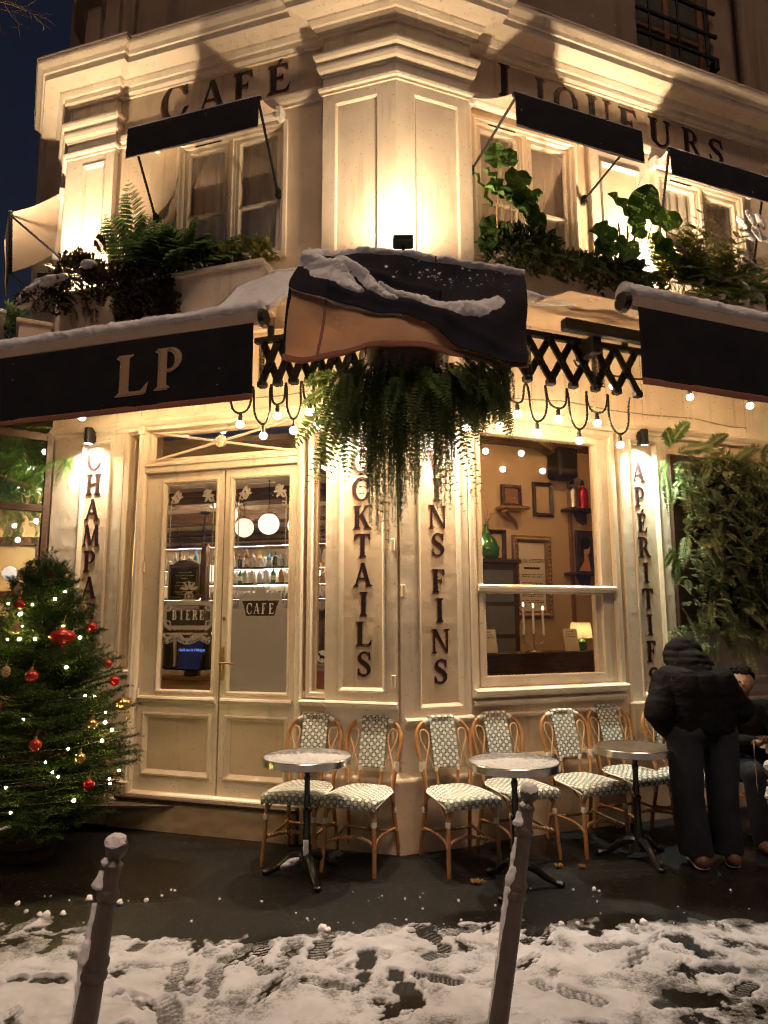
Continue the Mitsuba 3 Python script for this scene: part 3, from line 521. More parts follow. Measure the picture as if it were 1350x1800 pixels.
# left leaf: framed BIERE plate, foliage above and below
c = 1.815
plate = rect(c - .175, c + .175, 1.595, 1.70).buffer(.03)
frm = unary_union([plate.buffer(.028).difference(plate), *[ring(c + sx * .19, z, .03, .012) for sx in (-1, 1) for z in (1.58, 1.71)], *[leaf2(c + x, 1.755 + .012 * math.cos(x * 20), .03, .014, x * 200) for x in np.linspace(-.18, .18, 9)], *[leaf2(c + x, 1.545, .03, .014, x * 200) for x in np.linspace(-.18, .18, 9)],
                  ring(c, 1.80, .042, .012), Point(c, 1.80).buffer(.016), *[leaf2(c + .05 * math.cos(q), 1.855 + .04 * math.sin(q), .036, .012, math.degrees(q)) for q in np.linspace(.3, 2.84, 5)]])
etch(frm); q_ = np.random.default_rng(5)
etch(unary_union([unary_union([leaf2(c + x, 1.50 - .055 * abs(math.cos(x * 14)) + q_.uniform(-.012, .012), .026, .011, q_.uniform(0, 180)), ring(c + x, 1.47 - .04 * abs(math.cos(x * 14)), .018, .007)]) for x in np.linspace(-.19, .19, 17)]))
for i, ch_ in enumerate('BIERE'): letter(dr_, FL, ch_, c + .128 - .064 * i, 1.612, .078, EO + .002, 'm_white', None, mirror=True, wx=.8, th=.0008)
# right leaf: frosted lower half with a clear dark CAFE plate
c = 1.16
top = unary_union([rect(.905, 1.418, 1.055, 1.70), rect(c - .17, c + .17, 1.66, 1.775).buffer(.02), *[Point(c + x, 1.785).buffer(.035) for x in (-.12, -.06, .06, .12)], Point(c, 1.82).buffer(.045), ring(c - .05, 1.87, .03, .01), ring(c + .05, 1.87, .03, .01)]).intersection(rect(.905, 1.418, 1.05, 2.0))
clear = Polygon([(c - .165, 1.76), (c + .165, 1.76), (c + .14, 1.70), (c + .125, 1.64), (c - .125, 1.64), (c - .14, 1.70)])
part(dr_, 'frosted_glass', ext(top.difference(clear), EO, EO + .0012), 'm_frost', FL)
etch(clear.buffer(.012).difference(clear)); part(dr_, 'sign_plate', ext(clear.buffer(-.002), EO - .0002, EO + .0008), 'm_wood_dark', FL)
for i, ch_ in enumerate('CAFE'): letter(dr_, FL, ch_, c + .095 - .064 * i, 1.655, .085, EO + .002, 'm_white', None, mirror=True, wx=.74, th=.0008)
# stickers on the narrow side light
st = part(sl1, 'sticker', ext(Point(.637, 1.33).buffer(.046, 16), -.0745, -.0735), 'm_white', FL)
dog = unary_union([leaf2(.637, 1.328, .024, .011, 0), leaf2(.661, 1.343, .012, .009, 20), _poly((.665, 1.35), (.668, 1.362), (.658, 1.352)), _line((.655, 1.325), (.657, 1.302), .006), _line((.647, 1.322), (.647, 1.302), .006), _line((.628, 1.322), (.626, 1.302), .006), _line((.620, 1.325), (.617, 1.302), .006), _line((.616, 1.334), (.606, 1.348), .005)])
part(sl1, 'sticker_dog', ext(dog, -.0734, -.0728), 'm_black', FL)
st2 = part(sl1, 'sticker', ext(rect(.592, .682, 1.09, 1.275), -.0745, -.0735), 'm_hem', FL)
part(sl1, 'sticker_band', ext(rect(.592, .682, 1.225, 1.275), -.0734, -.0728), 'm_bar', FL)
def ttext(parent, F, txt, s, z, h, o, m, mirror):
    t = meshkit.text_mesh(txt, h, .0008); v = np.array(t.vertices); v[:, 0] -= v[:, 0].mean(); f = np.array(t.faces)
    v = np.stack([s + (-v[:, 0] if mirror else v[:, 0]), o + v[:, 2], z + v[:, 1]], 1)
    return part(parent, 'lettering', (v, f), m, F)
ttext(sl1, FL, 'Pudlo', .637, 1.24, .022, -.0727, 'm_black', True); ttext(sl1, FL, 'PARIS', .637, 1.19, .022, -.0734, 'm_red', True)
# ---- shop window on the R side
sw = part(B, 'shop_window', rect_frame(.585, 2.03, 1.02, 3.215, [(0, -.002), (0, .02), (.01, .028), (.045, .028), (.055, .018), (.07, .012), (.075, -.03), (.085, -.035), (.09, -.10)]), 'm_cream_wood', FR)
part(sw, 'frame', cat(bx(.672, .712, -.07, .006, 1.10, 3.14), bx(1.845, 1.952, -.07, .006, 1.10, 3.14), bx(.70, 1.86, -.07, .006, 3.09, 3.15), bx(.71, .745, -.075, -.02, 1.10, 1.83), bx(1.79, 1.85, -.075, -.02, 1.10, 1.83), bx(.70, 1.86, -.07, .004, 1.10, 1.175)), 'm_cream_wood', FR)
part(sw, 'transom_rail', sweep([wp(FR, .655, .004), wp(FR, 1.96, .004)], [(-.07, 1.81), (.012, 1.81), (.012, 1.822), (.03, 1.83), (.045, 1.845), (.045, 1.862), (.03, 1.875), (.01, 1.878), (-.07, 1.88)]), 'm_cream_wood', FW, 30)
part(sw, 'pane', bx(.70, 1.855, -.046, -.043, 1.875, 3.10, .0005), 'm_glass', FR); part(sw, 'pane', bx(.73, 1.805, -.056, -.053, 1.16, 1.82, .0005), 'm_glass', FR)
ledge(sw, [wp(FR, .60, .02), wp(FR, 2.02, .02)], 1.065, 1.1, 'sill'); ledge(B, [wp(FR, .60, .0), wp(FR, 2.02, .0)], .985, .8)
panel(B, FR, .68, 1.95, .56, .90)
for s in (.92, 1.66, 1.83): part(B, 'hook', tube(spline([(s, .01, 1.0), (s, .03, 1.0), (s + .012, .035, 1.02), (s + .006, .035, 1.045), (s - .01, .032, 1.05)], 5), .004, 6), 'm_cream_wood', FR)
# wall to the right of the last pilaster
strip(FR, 2.62, 7, .96, 1.02, -.001, .024, 'dado_rail'); strip(FR, 2.62, 7, 1.08, 1.10, -.001, .012, 'dado_rail'); panel(B, FR, 2.75, 4.6, .56, .92)
# ---- first floor pilasters
def cap_block(parent, path):
    for k, (z, pr) in enumerate(((6.02, [(0, -.06), (.012, -.06), (.012, -.035), (.03, -.03), (.036, -.012), (.03, .0), (.012, .004), (0, .006)]), (6.20, [(0, -.075), (.01, -.075), (.016, -.05), (.035, -.03), (.045, .0), (.045, .02), (0, .022)]), (6.30, [(0, -.076), (.036, -.076), (.042, -.045), (.06, -.03), (.07, -.008), (.07, .012), (0, .028)]))):
        part(parent, 'capital_moulding', sweep(path, [(o, z + y) for o, y in pr]), 'm_cream', FW)
cpil = part(B, 'corner_pilaster', sweep([wp(FL, .61, -.001), wp(FL, .61, .061), ccorner(.061), wp(FR, .655, .061), wp(FR, .655, -.001)], [(0, 4.2), (.0, 6.5)], cap=False), 'm_cream', FW)
part(cpil, 'pilaster_face', ext(rect(.03, .61, 4.2, 6.5).difference(rect(.13, .50, 4.3, 5.87)), .061, .086), 'm_cream', FL); part(cpil, 'pilaster_face', ext(rect(.03, .655, 4.2, 6.5).difference(rect(.13, .535, 4.3, 5.87)), .061, .0865), 'm_cream', FR)
part(cpil, 'corner_bead', sweep([wp(FL, .034, .061), wp(FL, .034, .086), ccorner(.0865), wp(FR, .034, .0865), wp(FR, .034, .061)], [(0, 4.2), (.0, 6.5)], cap=False), 'm_cream', FW)
panel(cpil, FL, .124, .506, 4.294, 5.876, base=.064, k=.62); panel(cpil, FR, .124, .541, 4.294, 5.876, base=.064, k=.62)
cap_block(cpil, [wp(FL, .61, 0), wp(FL, .61, .086), ccorner(.086), wp(FR, .655, .086), wp(FR, .655, 0)])
lpil = part(B, 'upper_floor_pilaster', sweep([VO(.52, 0), VO(.52, .03), vcorner(.03), wp(FL, 2.73, .03), wp(FL, 2.73, 0)], [(0, 4.2), (0, 6.5)], cap=False), 'm_cream', FW)
part(lpil, 'pilaster_face', ext(rect(2.73, 3.27, 4.2, 6.5).difference(rect(2.83, 3.08, 4.3, 5.87)), .03, .055), 'm_cream', FL); part(lpil, 'pilaster_face', ext(rect(.02, .5, 4.2, 6.5), .03, .055), 'm_cream', FV)
panel(lpil, FL, 2.824, 3.086, 4.294, 5.876, base=.03); cap_block(lpil, [VO(.52, 0), VO(.52, .055), vcorner(.055), wp(FL, 2.73, .055), wp(FL, 2.73, 0)])
mpil = part(B, 'upper_floor_pilaster', ext(rect(1.93, 2.62, 4.2, 6.0).difference(rect(2.05, 2.50, 4.3, 5.80)), 0, .022), 'm_cream', FR); panel(mpil, FR, 2.044, 2.506, 4.294, 5.806)
epil = part(B, 'upper_floor_pilaster', ext(rect(4.25, 4.9, 4.2, 6.5).difference(rect(4.35, 4.8, 4.3, 5.87)), 0, .055), 'm_cream', FR); cap_block(epil, [wp(FR, 4.25, 0), wp(FR, 4.25, .055), wp(FR, 4.9, .055), wp(FR, 4.9, 0)])
# ---- first floor windows
def upper_window(F, s0, s1, z0, z1):
    k = part(B, 'casement_window', cat(rect_frame(s0, s1, z0, z1, [(-.03, -.001), (-.03, .02), (0, .024), (.008, .012), (.03, .006), (.04, -.01), (.045, -.09)]), bx((s0 + s1) / 2 - .045, (s0 + s1) / 2 + .045, -.08, -.01, z0 + .03, z1 - .03), bx((s0 + s1) / 2 - .018, (s0 + s1) / 2 + .018, -.02, .006, z0 + .03, z1 - .03)), 'm_cream_wood', F)
    m_ = (s0 + s1) / 2; zb = z0 + .42 * (z1 - z0)
    for a, b in ((s0 + .045, m_ - .045), (m_ + .045, s1 - .045)):
        part(k, 'sash', cat(rect_frame(a, b, z0 + .045, z1 - .045, [(0, -.02), (.0, -.014), (.03, -.014), (.038, -.024), (.042, -.06)]), bx(a + .03, b - .03, -.055, -.02, zb - .014, zb + .014)), 'm_cream_wood', F)
        part(k, 'pane', bx(a + .035, b - .035, -.046, -.043, z0 + .075, z1 - .075, .0005), 'm_glass', F)
    part(k, 'air_vent', bx(s0 + .15, s0 + .42, .004, .012, z1 - .03, z1 - .018) if F is FR else bx(s1 - .42, s1 - .15, .004, .012, z1 - .03, z1 - .018), 'm_black', F)
    x = np.linspace(s0 - .1, s1 + .1, 70); zz = np.linspace(z0 - .1, z1 + .1, 6); G = np.array([[(a, -.17 + .022 * math.sin(a * 55) + .014 * math.sin(a * 23 + 1), b) for b in zz] for a in x])
    part(k, 'curtain', sheet(G, .004), 'm_curtain', F, True)
    return k
upper_window(FL, 1.0, 2.04, 4.66, 5.86); upper_window(FR, .72, 1.76, 4.62, 5.88); upper_window(FR, 2.74, 3.82, 4.62, 5.85)
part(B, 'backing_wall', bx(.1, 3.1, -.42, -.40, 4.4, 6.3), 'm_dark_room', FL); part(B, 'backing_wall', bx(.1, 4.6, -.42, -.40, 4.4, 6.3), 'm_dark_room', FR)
# ---------------------------------------------------------------- awnings
def snow_strip(parent, P, r, seed, amp=.3, flat=.8, sides=12, yk=1.0):
    v, f = lump_tube(P, r, seed, sides, amp, flat); n = len(P); c = np.vstack([np.repeat(np.asarray(P, float), sides, 0), P[0], P[-1]]); v = c + (v - c) * np.array([1, yk, 1]); return part(parent, 'snow', (v, f), 'm_snow', FW, True)
def seg(F, s0, s1, o, z, n=40, jit=0): return np.array([pt(F, s, o, z) for s in np.linspace(s0, s1, n)])
def wavy(F, s0, s1, o, z0, z1, amp=.006, n=80, lean=0.0, fr=5): return np.array([[pt(F, s, o + amp * math.sin(s * fr) * (k + .3) + lean * k, z1 + (z0 - z1) * k) for k in np.linspace(0, 1, 5)] for s in np.linspace(s0, s1, n)])
a1 = thing('shop_awning', 'long black awning lettered LP with snow along its top edge, left of the door', 'awning')
part(a1, 'front_bar', cat(bx(.69, 3.6, .85, .955, 3.60, 3.715, .02)), 'm_bar', FL); part(a1, 'end_cap', tube([pt(FW, .665, .90, 3.66), pt(FW, .70, .90, 3.66)], [.055, .07], 12), 'm_black', FL)
part(a1, 'valance', sheet(wavy(FL, .735, 3.6, .958, 3.105, 3.61), .006), 'm_fabric', FW, True); part(a1, 'hem', sheet(wavy(FL, .735, 3.6, .962, 3.07, 3.112), .007), 'm_hem', FW, True)
part(a1, 'canopy', sheet(np.array([[pt(FL, s, o, 3.98 - .30 * o / .9 - .02 * math.sin(o * 3.5)) for o in np.linspace(.04, .87, 6)] for s in np.linspace(.95, 3.6, 20)]), .004), 'm_awning_under', FW, True)
for c_, s, z, w in (('L', 1.68, 3.20, 1.28), ('P', 1.365, 3.215, 1.1)): letter(a1, FL, c_, s, z, .295, .968, 'm_gold', 'm_gold', sh=(-.06, -.04), wx=w, mirror=True)
snow_strip(a1, seg(FL, .70, 3.6, .89, 3.735, 200), .072, 3, .28, .75, 14)
a2 = thing('shop_awning', 'plain black awning with a snowy top edge, right of the corner above the shop window', 'awning')
part(a2, 'front_bar', bx(1.20, 5.2, 1.13, 1.245, 3.70, 3.825, .02), 'm_bar', FR); part(a2, 'end_cap', tube([pt(FW, 1.165, 1.185, 3.765), pt(FW, 1.205, 1.185, 3.765)], [.062, .078], 14), 'm_black', FR)
part(a2, 'valance', sheet(wavy(FR, 1.262, 5.2, 1.248, 3.205, 3.715), .006), 'm_fabric', FW, True); part(a2, 'hem', sheet(wavy(FR, 1.262, 5.2, 1.252, 3.165, 3.212), .007), 'm_hem', FW, True)
part(a2, 'canopy', sheet(np.array([[pt(FR, s0 + (5.2 - s0) * k, o, 4.06 - .27 * o / 1.15 + .02 * math.sin(k * 60) * (o - .1) * (o < 1) * (k < .3)) for o in np.linspace(.05, 1.15, 8)] for k in np.linspace(0, 1, 60) for s0 in (.78,)]), .004), 'm_awning_under', FW, True)
snow_strip(a2, seg(FR, 1.19, 5.2, 1.185, 3.845, 220), .075, 8, .28, .75, 14); snow_strip(a2, np.array([pt(FR, s, .62 + .38 * k, 3.92 - .07 * k + .035 * math.exp(-((k - .15) / .15) ** 2)) for k, s in zip(np.linspace(0, 1, 40), np.linspace(.66, 1.2, 40))]), np.interp(np.linspace(0, 1, 40), [0, .1, .4, 1], [.02, .075, .05, .04]), 4, .3, .6)
part(a2, 'side_bar', bx(1.0, 1.75, .72, .80, 3.70, 3.79, .012), 'm_black', FR)
part(a2, 'bracket', bx(1.28, 1.36, .52, .74, 3.58, 3.72, .006), 'm_black', FR)
# corner awning: cassette on the wall, dark cloth blown back over its own tan underside
a3 = thing('corner_awning', 'crumpled dark awning over the corner with a flipped flap showing its tan underside', 'awning')
cpath = [wp(FL, 1.36, 0), ccorner(0), wp(FR, 1.46, 0)]
part(a3, 'cassette', sweep(cpath, [(.14, 4.20), (.29, 4.185), (.32, 4.22), (.32, 4.275), (.28, 4.305), (.14, 4.31), (.14, 4.20)]), 'm_black', FW)
for F, s in ((FL, 1.1), (FL, .5), (FR, .5), (FR, 1.2)): part(a3, 'bracket', bx(s - .03, s + .03, -.001, .15, 4.21, 4.33), 'm_black', F)
cr = ccorner(.25); Pl = np.linspace(wp(FL, 1.37, .25), cr, 60); Pr = np.linspace(cr, wp(FR, 1.46, .25), 60)[1:]
P_ = np.vstack([Pl, Pr]); zz_ = 4.318 + .012 * np.sin(P_[:, 0] * 4); snow_strip(a3, np.c_[P_, zz_], .055, 5, .28, .7, 12)
TU, TL = np.array([[-.556, 4.93, 4.31], [-.30, 4.86, 4.26], [-.05, 4.80, 4.235], [.5, 4.85, 4.175], [.80, 4.93, 4.17], [1.055, 5.0, 4.165]]), np.array([[-.665, 4.42, 3.29], [-.42, 4.38, 3.262], [-.1, 4.30, 3.315], [.13, 4.29, 3.325], [.5, 4.34, 3.27], [.93, 4.42, 3.225]])
n_u = 180; u_ = np.linspace(0, 1, n_u)
def rs(P): t = np.r_[0, np.cumsum(np.linalg.norm(np.diff(P, axis=0), axis=1))]; t /= t[-1]; return np.stack([np.interp(u_, t, P[:, k]) for k in range(3)], 1)
U_, L_ = spline(TU, 18), spline(TL, 18); U_, L_ = rs(U_), rs(L_)
split = np.interp(u_, [0, .12, .24, .47, .6, .71, .85, 1], [.42, .48, .57, .71, .84, .93, .97, .985])
def cloth_pt(k, t, lift=0.0):
    a, b = U_[k], L_[k]; p = a + (b - a) * t
    out = np.array([.02, -1.0, .12]); bel = .02 * math.sin(math.pi * t) + .055 * math.sin(math.pi * t) * math.sin(u_[k] * 7 + t * 4) + .010 * math.sin(u_[k] * 31 + t * 9) + .03 * (meshkit.fbm(np.array([u_[k] * 5, t * 4, 1.0]), 3) - .5) + .022 * abs(math.sin(u_[k] * 11 - t * 7)) * math.sin(math.pi * t)
    fold = .05 * math.exp(-((t - (.10 + .55 * u_[k])) / .05) ** 2) * (u_[k] < .62) + .035 * math.exp(-((t - (.30 + .62 * u_[k])) / .05) ** 2) * (u_[k] > .15)
    side = -.06 * min(t / .36, (1 - t) / .64) * math.exp(-(u_[k] / .12) ** 2)
    return p + out * (bel + fold + lift) + np.array([side, 0, 0])
part(a3, 'dark_flap', sheet(np.array([[cloth_pt(k, split[k] * t + .012 * math.sin(u_[k] * 20) * t, .02 * t ** 6) for t in np.linspace(0, 1, 30)] for k in range(n_u)]), .006), 'm_navy_fabric', FW, True, 'dark navy cloth folded up over the canopy')
part(a3, 'canopy', sheet(np.array([[cloth_pt(k, split[k] - .06 + (1 - split[k] + .06) * t, -.02) for t in np.linspace(0, 1, 16)] for k in range(n_u)]), .003), 'm_tan_fabric', FW, True, 'tan underside of the flipped awning')
part(a3, 'hem', sheet(np.array([[cloth_pt(k, t, -.012) for t in (.955, .978, 1.0)] for k in range(n_u)]), .006), 'm_hem', FW, True)
part(a3, 'seam', sheet(np.array([[cloth_pt(k, t, -.014) for t in np.linspace(.42, .99, 10)] for k in (25, 27)]), .005), 'm_hem', FW, True)
part(a3, 'side_edge', sheet(np.array([[cloth_pt(0, t) + np.array([.0, .004, 0]), cloth_pt(0, t) + np.array([.07, .12, .05])] for t in np.linspace(0, .97, 14)]), .004), 'm_navy_fabric', FW, True)
part(a3, 'side_edge', sheet(np.array([[cloth_pt(n_u - 1, t) + np.array([.0, .004, 0]), cloth_pt(n_u - 1, t) + np.array([-.02, .20, .05])] for t in np.linspace(0, .99, 14)]), .004), 'm_hem', FW, True)
BANDS = [([(.02, .10), (.12, .20), (.20, .32), (.28, .44)], [.10, .105, .07, .03]), ([(.16, .10), (.24, .22), (.34, .40), (.44, .55)], [.05, .05, .045, .02]), ([(.36, .38), (.48, .50), (.60, .585), (.70, .60), (.79, .56), (.86, .44)], [.02, .035, .05, .07, .085, .06]), ([(-.02, .0), (.3, .0), (.7, .0), (1.02, .0)], [.05, .035, .03, .035])]
def band_h(u, t):
    best = np.full(u.shape, 9.0); X, Y = u * 1.6, t * 1.05
    for pts, rad in BANDS:
        P = np.array(pts) * [1.6, 1.05]
        for i in range(len(P) - 1):
            d = P[i + 1] - P[i]; w = np.clip(((X - P[i, 0]) * d[0] + (Y - P[i, 1]) * d[1]) / (d @ d), 0, 1)
            best = np.minimum(best, np.hypot(X - P[i, 0] - w * d[0], Y - P[i, 1] - w * d[1]) / (rad[i] + (rad[i + 1] - rad[i]) * w))
    Q = np.stack([X, Y, 0 * X], -1)
    return .034 * (1 - best ** 2 + .9 * (meshkit.fbm(Q * 9, 3) - .5) + .8 * (meshkit.fbm(Q * 34, 3) - .5)) + .006 * (meshkit.fbm(Q * 90, 2) - .5)
ts_ = np.linspace(-.02, .72, 110); UU, TT = np.meshgrid(u_, ts_, indexing='ij'); Hs = np.clip(band_h(UU, TT), -.02, .05)
part(a3, 'snow', sheet(np.array([[cloth_pt(k, t, Hs[k, j] * 1.0 + (.02 * (t / split[k]) ** 6 if t < split[k] else -.05)) + np.array([0, 0, .3 * max(Hs[k, j], 0)]) for j, t in enumerate(ts_)] for k in range(n_u)]), .002), 'm_snow', FW, True)
cr_ = np.random.default_rng(3); part(a3, 'snow_flecks', cat(*[(lambda p, r: ico(p, (r, r * .5, r * .7), 1))(cloth_pt(int(179 * np.clip(.64 + .13 * cr_.normal(), .3, .92)), np.clip(.20 + .07 * cr_.normal(), .05, .4), .004), .003 + .011 * cr_.uniform() ** 3) for i in range(70)]), 'm_snow', FW, True, kind='stuff')
GL = np.array([[pt(FL, s + .06 * t, .34 + .50 * t, 4.24 - .52 * t + .03 * math.sin(s * 9 + t * 3) - .05 * math.sin(math.pi * t)) for t in np.linspace(0, 1, 16)] for s in np.linspace(.62, 1.22, 24)])
part(a3, 'side_canopy', sheet(GL, .004), 'm_awning_under', FW, True); gs = sheet(GL + np.array([0, 0, .022]), .034); gv = np.array(gs[0]); gv += ((meshkit.fbm(gv * 22, 3) - .5) * .03)[:, None] * np.array([.2, -.3, 1]); part(a3, 'snow', (gv, gs[1]), 'm_snow', FW, True)
# small window awnings
def small_awning(F, s0, s1, zw, off, zt, label, zp, name='window_awning', vs=None):
    k = thing(name, label, 'awning', 'small awnings over the first floor windows'); w = .03
    part(k, 'roller', tube([pt(F, s0 + .02, .05, zw), pt(F, s1 - .02, .05, zw)], .035, 10), 'm_white', FW, 40)
    for s in (s0, s1): part(k, 'wall_bracket', bx(s - .025, s + .025, -.001, .10, zw - .06, zw + .05, .005), 'm_white', F)
    part(k, 'canopy', sheet(np.array([[pt(F, s, .07 + (off - .07) * t, zw + .02 + (zt - zw - .02) * t - .03 * math.sin(math.pi * t)) for t in np.linspace(0, 1, 8)] for s in np.linspace(s0, s1, 12)]), .004), 'm_awning_under', FW, True)
    part(k, 'front_bar', bx(s0 - .01, s1 + .01, off - .02, off + .012, zt - .02, zt + .012, .006), 'm_black', F)
    part(k, 'valance', sheet(wavy(F, s0, s1, off + .016, zt - .275, zt, .004, 24, .01, 7), .006), 'm_fabric', FW, True); part(k, 'hem', sheet(wavy(F, s0, s1, off + .022, zt - .29, zt - .27, .004, 24, .004, 7), .007), 'm_bar', FW, True)
    for s in (s0 + .02, s1 - .02):
        part(k, 'arm', tube([pt(F, s, off - .01, zt - .02), pt(F, s, .03, zp)], .011, 8), 'm_black', FW, 40)
        part(k, 'arm_pivot', bx(s - .018, s + .018, -.001, .05, zp - .04, zp + .04, .004), 'm_black', F)
    snow_strip(k, seg(F, s0, s1, off, zt + .012, 60), .016, int(s0 * 10), .5, .6, 8)
    return k
small_awning(FL, 1.02, 2.28, 5.92, .42, 5.80, 'small black window awning left of the corner, below the word with an accent', 5.20)
small_awning(FR, .66, 1.86, 5.99, .74, 5.54, 'small black window awning just right of the corner pilaster', 5.36)
small_awning(FR, 2.66, 3.92, 5.92, .24, 5.95, 'small black window awning above the rightmost upper window', 5.15)
small_awning(FV, .15, 1.45, 5.72, .50, 5.40, 'window awning on the side street at the far left, seen from beneath', 5.05)
# ---------------------------------------------------------------- scissor arms with springs
def lattice(label, F, s0, n, per, off, z0, z1, springs, w=.056):
    k = thing('folding_awning_arm', label, 'awning arm', 'folding scissor arms under the awnings')
    for i in range(-1, n):
        for sg, o in ((1, 0), (-1, .022)):
            a, b = s0 + per * i, s0 + per * (i + 1)
            p, q = (a, z0), (a + 2 * per * .5 + per * .0, z1)
            p, q = ((a - per * .5, z0), (a + per * .5, z1)) if sg > 0 else ((a + per * .5, z0), (a - per * .5, z1))
            d = np.array([q[0] - p[0], q[1] - p[1]]); d /= np.linalg.norm(d); nn = np.array([-d[1], d[0]]) * w / 2
            part(k, 'bar', ext(Polygon([np.array(p) - nn, np.array(q) - nn, np.array(q) + nn, np.array(p) + nn]), off + o, off + o + .016), 'm_black', F)
        for x, z in ((s0 + per * i, (z0 + z1) / 2), (s0 + per * (i + .5), z0), (s0 + per * (i + .5), z1)): part(k, 'pivot', tube([pt(F, x, off - .015, z), pt(F, x, off + .055, z)], .02, 10), 'm_black', FW, 40)
    for i in range(-1, n):
        part(k, 'shoe', bx(s0 + per * (i + .5) - .035, s0 + per * (i + .5) + .035, off - .01, off + .05, z0 - .03, z0 + .02, .01), 'm_black', F)
    for s in springs:
        t = np.linspace(0, 1, 240); part(k, 'spring', tube(np.array([pt(F, s + .02 * math.cos(x * 2 * math.pi * 26), off + .045 + .02 * math.sin(x * 2 * math.pi * 26), z0 + (z1 - z0) * x) for x in t]), .0035, 4), 'm_black', FW, True)
    part(k, 'mounting_rail', bx(s0 - per, s0 + per * n, off + .0, off + .05, z1 + .0, z1 + .045, .006), 'm_black', F)
    for s in (s0, s0 + per * (n - 1)): part(k, 'post', bx(s - .022, s + .022, off + .005, off + .04, z1 + .03, z1 + .13, .004), 'm_black', F)
    return k
lattice('black folding scissor arm hanging between the lettered awning and the hanging ferns', FL, .20, 6, .128, .47, 3.345, 3.66, (.90, .42))
lattice('black folding scissor arm hanging between the hanging ferns and the right awning', FR, .70, 6, .205, .55, 3.37, 3.70, (.80, 1.40, 1.46))
# ---------------------------------------------------------------- festoon lights
def bulbs(label, F, off, pts, ztop, white=()):
    k = thing('festoon_lights', label, 'string lights', 'strings of bulbs under the awnings'); r = .028
    xs = [p[0] for p in pts]; q = np.random.default_rng(int(abs(pts[0][0]) * 100))
    ends = [xs[0] + (xs[0] - xs[1]) * .5] + [(a + b) / 2 for a, b in zip(xs[:-1], xs[1:])] + [xs[-1] + (xs[-1] - xs[-2]) * .5]
    for i, (s, z) in enumerate(pts):
        o = off + q.uniform(-.03, .03); c = pt(F, s, o, z)
        tint = np.array([1.0, .64, .31]) if i not in white else np.array([1.0, .70, .42])
        glow(k, 'bulb', c, r, tint * 82 * q.uniform(.8, 1.25), .9)
        part(k, 'socket', lathe([(.0, .075), (.013, .075), (.0155, .06), (.0155, .03), (.018, .026), (.018, .016), (.0, .012)], 10, c), 'm_socket', FW, 40)
        e0, e1 = ends[i], ends[i + 1]; w = .006
        z = z + .004; P = [pt(F, e0, off, ztop), pt(F, e0 + (s - e0) * .12, o, ztop + (z + .075 - ztop) * .45), pt(F, e0 + (s - e0) * .5, o, ztop + (z + .075 - ztop) * .88), pt(F, s - w * np.sign(e1 - e0), o, z + .082), pt(F, s + w * np.sign(e1 - e0), o, z + .082), pt(F, e1 + (s - e1) * .5, o, ztop + (z + .075 - ztop) * .9), pt(F, e1 + (s - e1) * .1, o, ztop + (z + .075 - ztop) * .5), pt(F, e1, off, ztop)]
        part(k, 'cable', tube(spline(P, 5), .0085, 6), 'm_socket', FW, True)
bulbs('string of bulbs looped on black cable over the entrance door', FL, .5, [(1.07, 3.045), (.88, 2.945), (.77, 3.085), (.64, 2.965), (.52, 3.095), (.46, 2.99), (.34, 3.05)], 3.33, (3, 5))
bulbs('string of bulbs looped on black cable over the shop window', FR, .5, [(.31, 2.955), (.45, 3.12), (.59, 3.0), (.77, 3.12), (.90, 2.975), (1.11, 3.105), (1.29, 2.955), (1.48, 3.115), (1.70, 2.965)], 3.36, (2, 5, 7))
bulbs('string of bulbs mostly hidden behind the lettered valance', FL, .42, [(1.45, 3.34), (1.85, 3.34), (2.25, 3.33), (2.60, 3.27)], 3.55)
bulbs('pair of bulbs peeping out below the plain valance on the right', FR, .5, [(1.67, 3.445), (2.44, 3.435), (3.10, 3.43), (3.8, 3.43)], 3.6)
# ---------------------------------------------------------------- wall lamps
def down_lamp(F, s, z, label, tint):
    k = thing('wall_lamp', label, 'lamp', 'cylinder downlights on the pilasters')
    part(k, 'housing', lathe([(.0, .14), (.033, .14), (.036, .135), (.036, 0), (.031, 0), (.031, .025), (0, .026)], 20, pt(F, s, .085, z)), 'm_black', FW, 40)
    part(k, 'wall_plate', bx(s - .03, s + .03, .02, .055, z + .01, z + .13, .004), 'm_black', F)
    c = pt(F, s, .085, z + .024); kk = uniq(k + '__lens')
    scene[kk] = {'type': 'disk', 'to_world': T().translate(c.tolist()).rotate([1, 0, 0], 180).scale(.030), 'bsdf': {'type': 'ref', 'id': 'm_socket'}, 'emitter': {'type': 'area', 'radiance': rgb(*(np.array(tint) * 2300)), 'sampling_weight': 9.0}}
cool, neu = (.74, .92, .80), (1.0, .82, .60)
down_lamp(FL, 2.80, 3.14, 'cylindrical black wall lamp at the top of the leftmost lettered pilaster', neu)
down_lamp(FL, .30, 3.14, 'cylindrical black wall lamp behind the hanging ferns, left of the corner edge', neu)
down_lamp(FR, .33, 3.14, 'cylindrical black wall lamp behind the hanging ferns, right of the corner edge', neu)
down_lamp(FR, 2.31, 3.11, 'cylindrical black wall lamp beside the green living wall', cool)
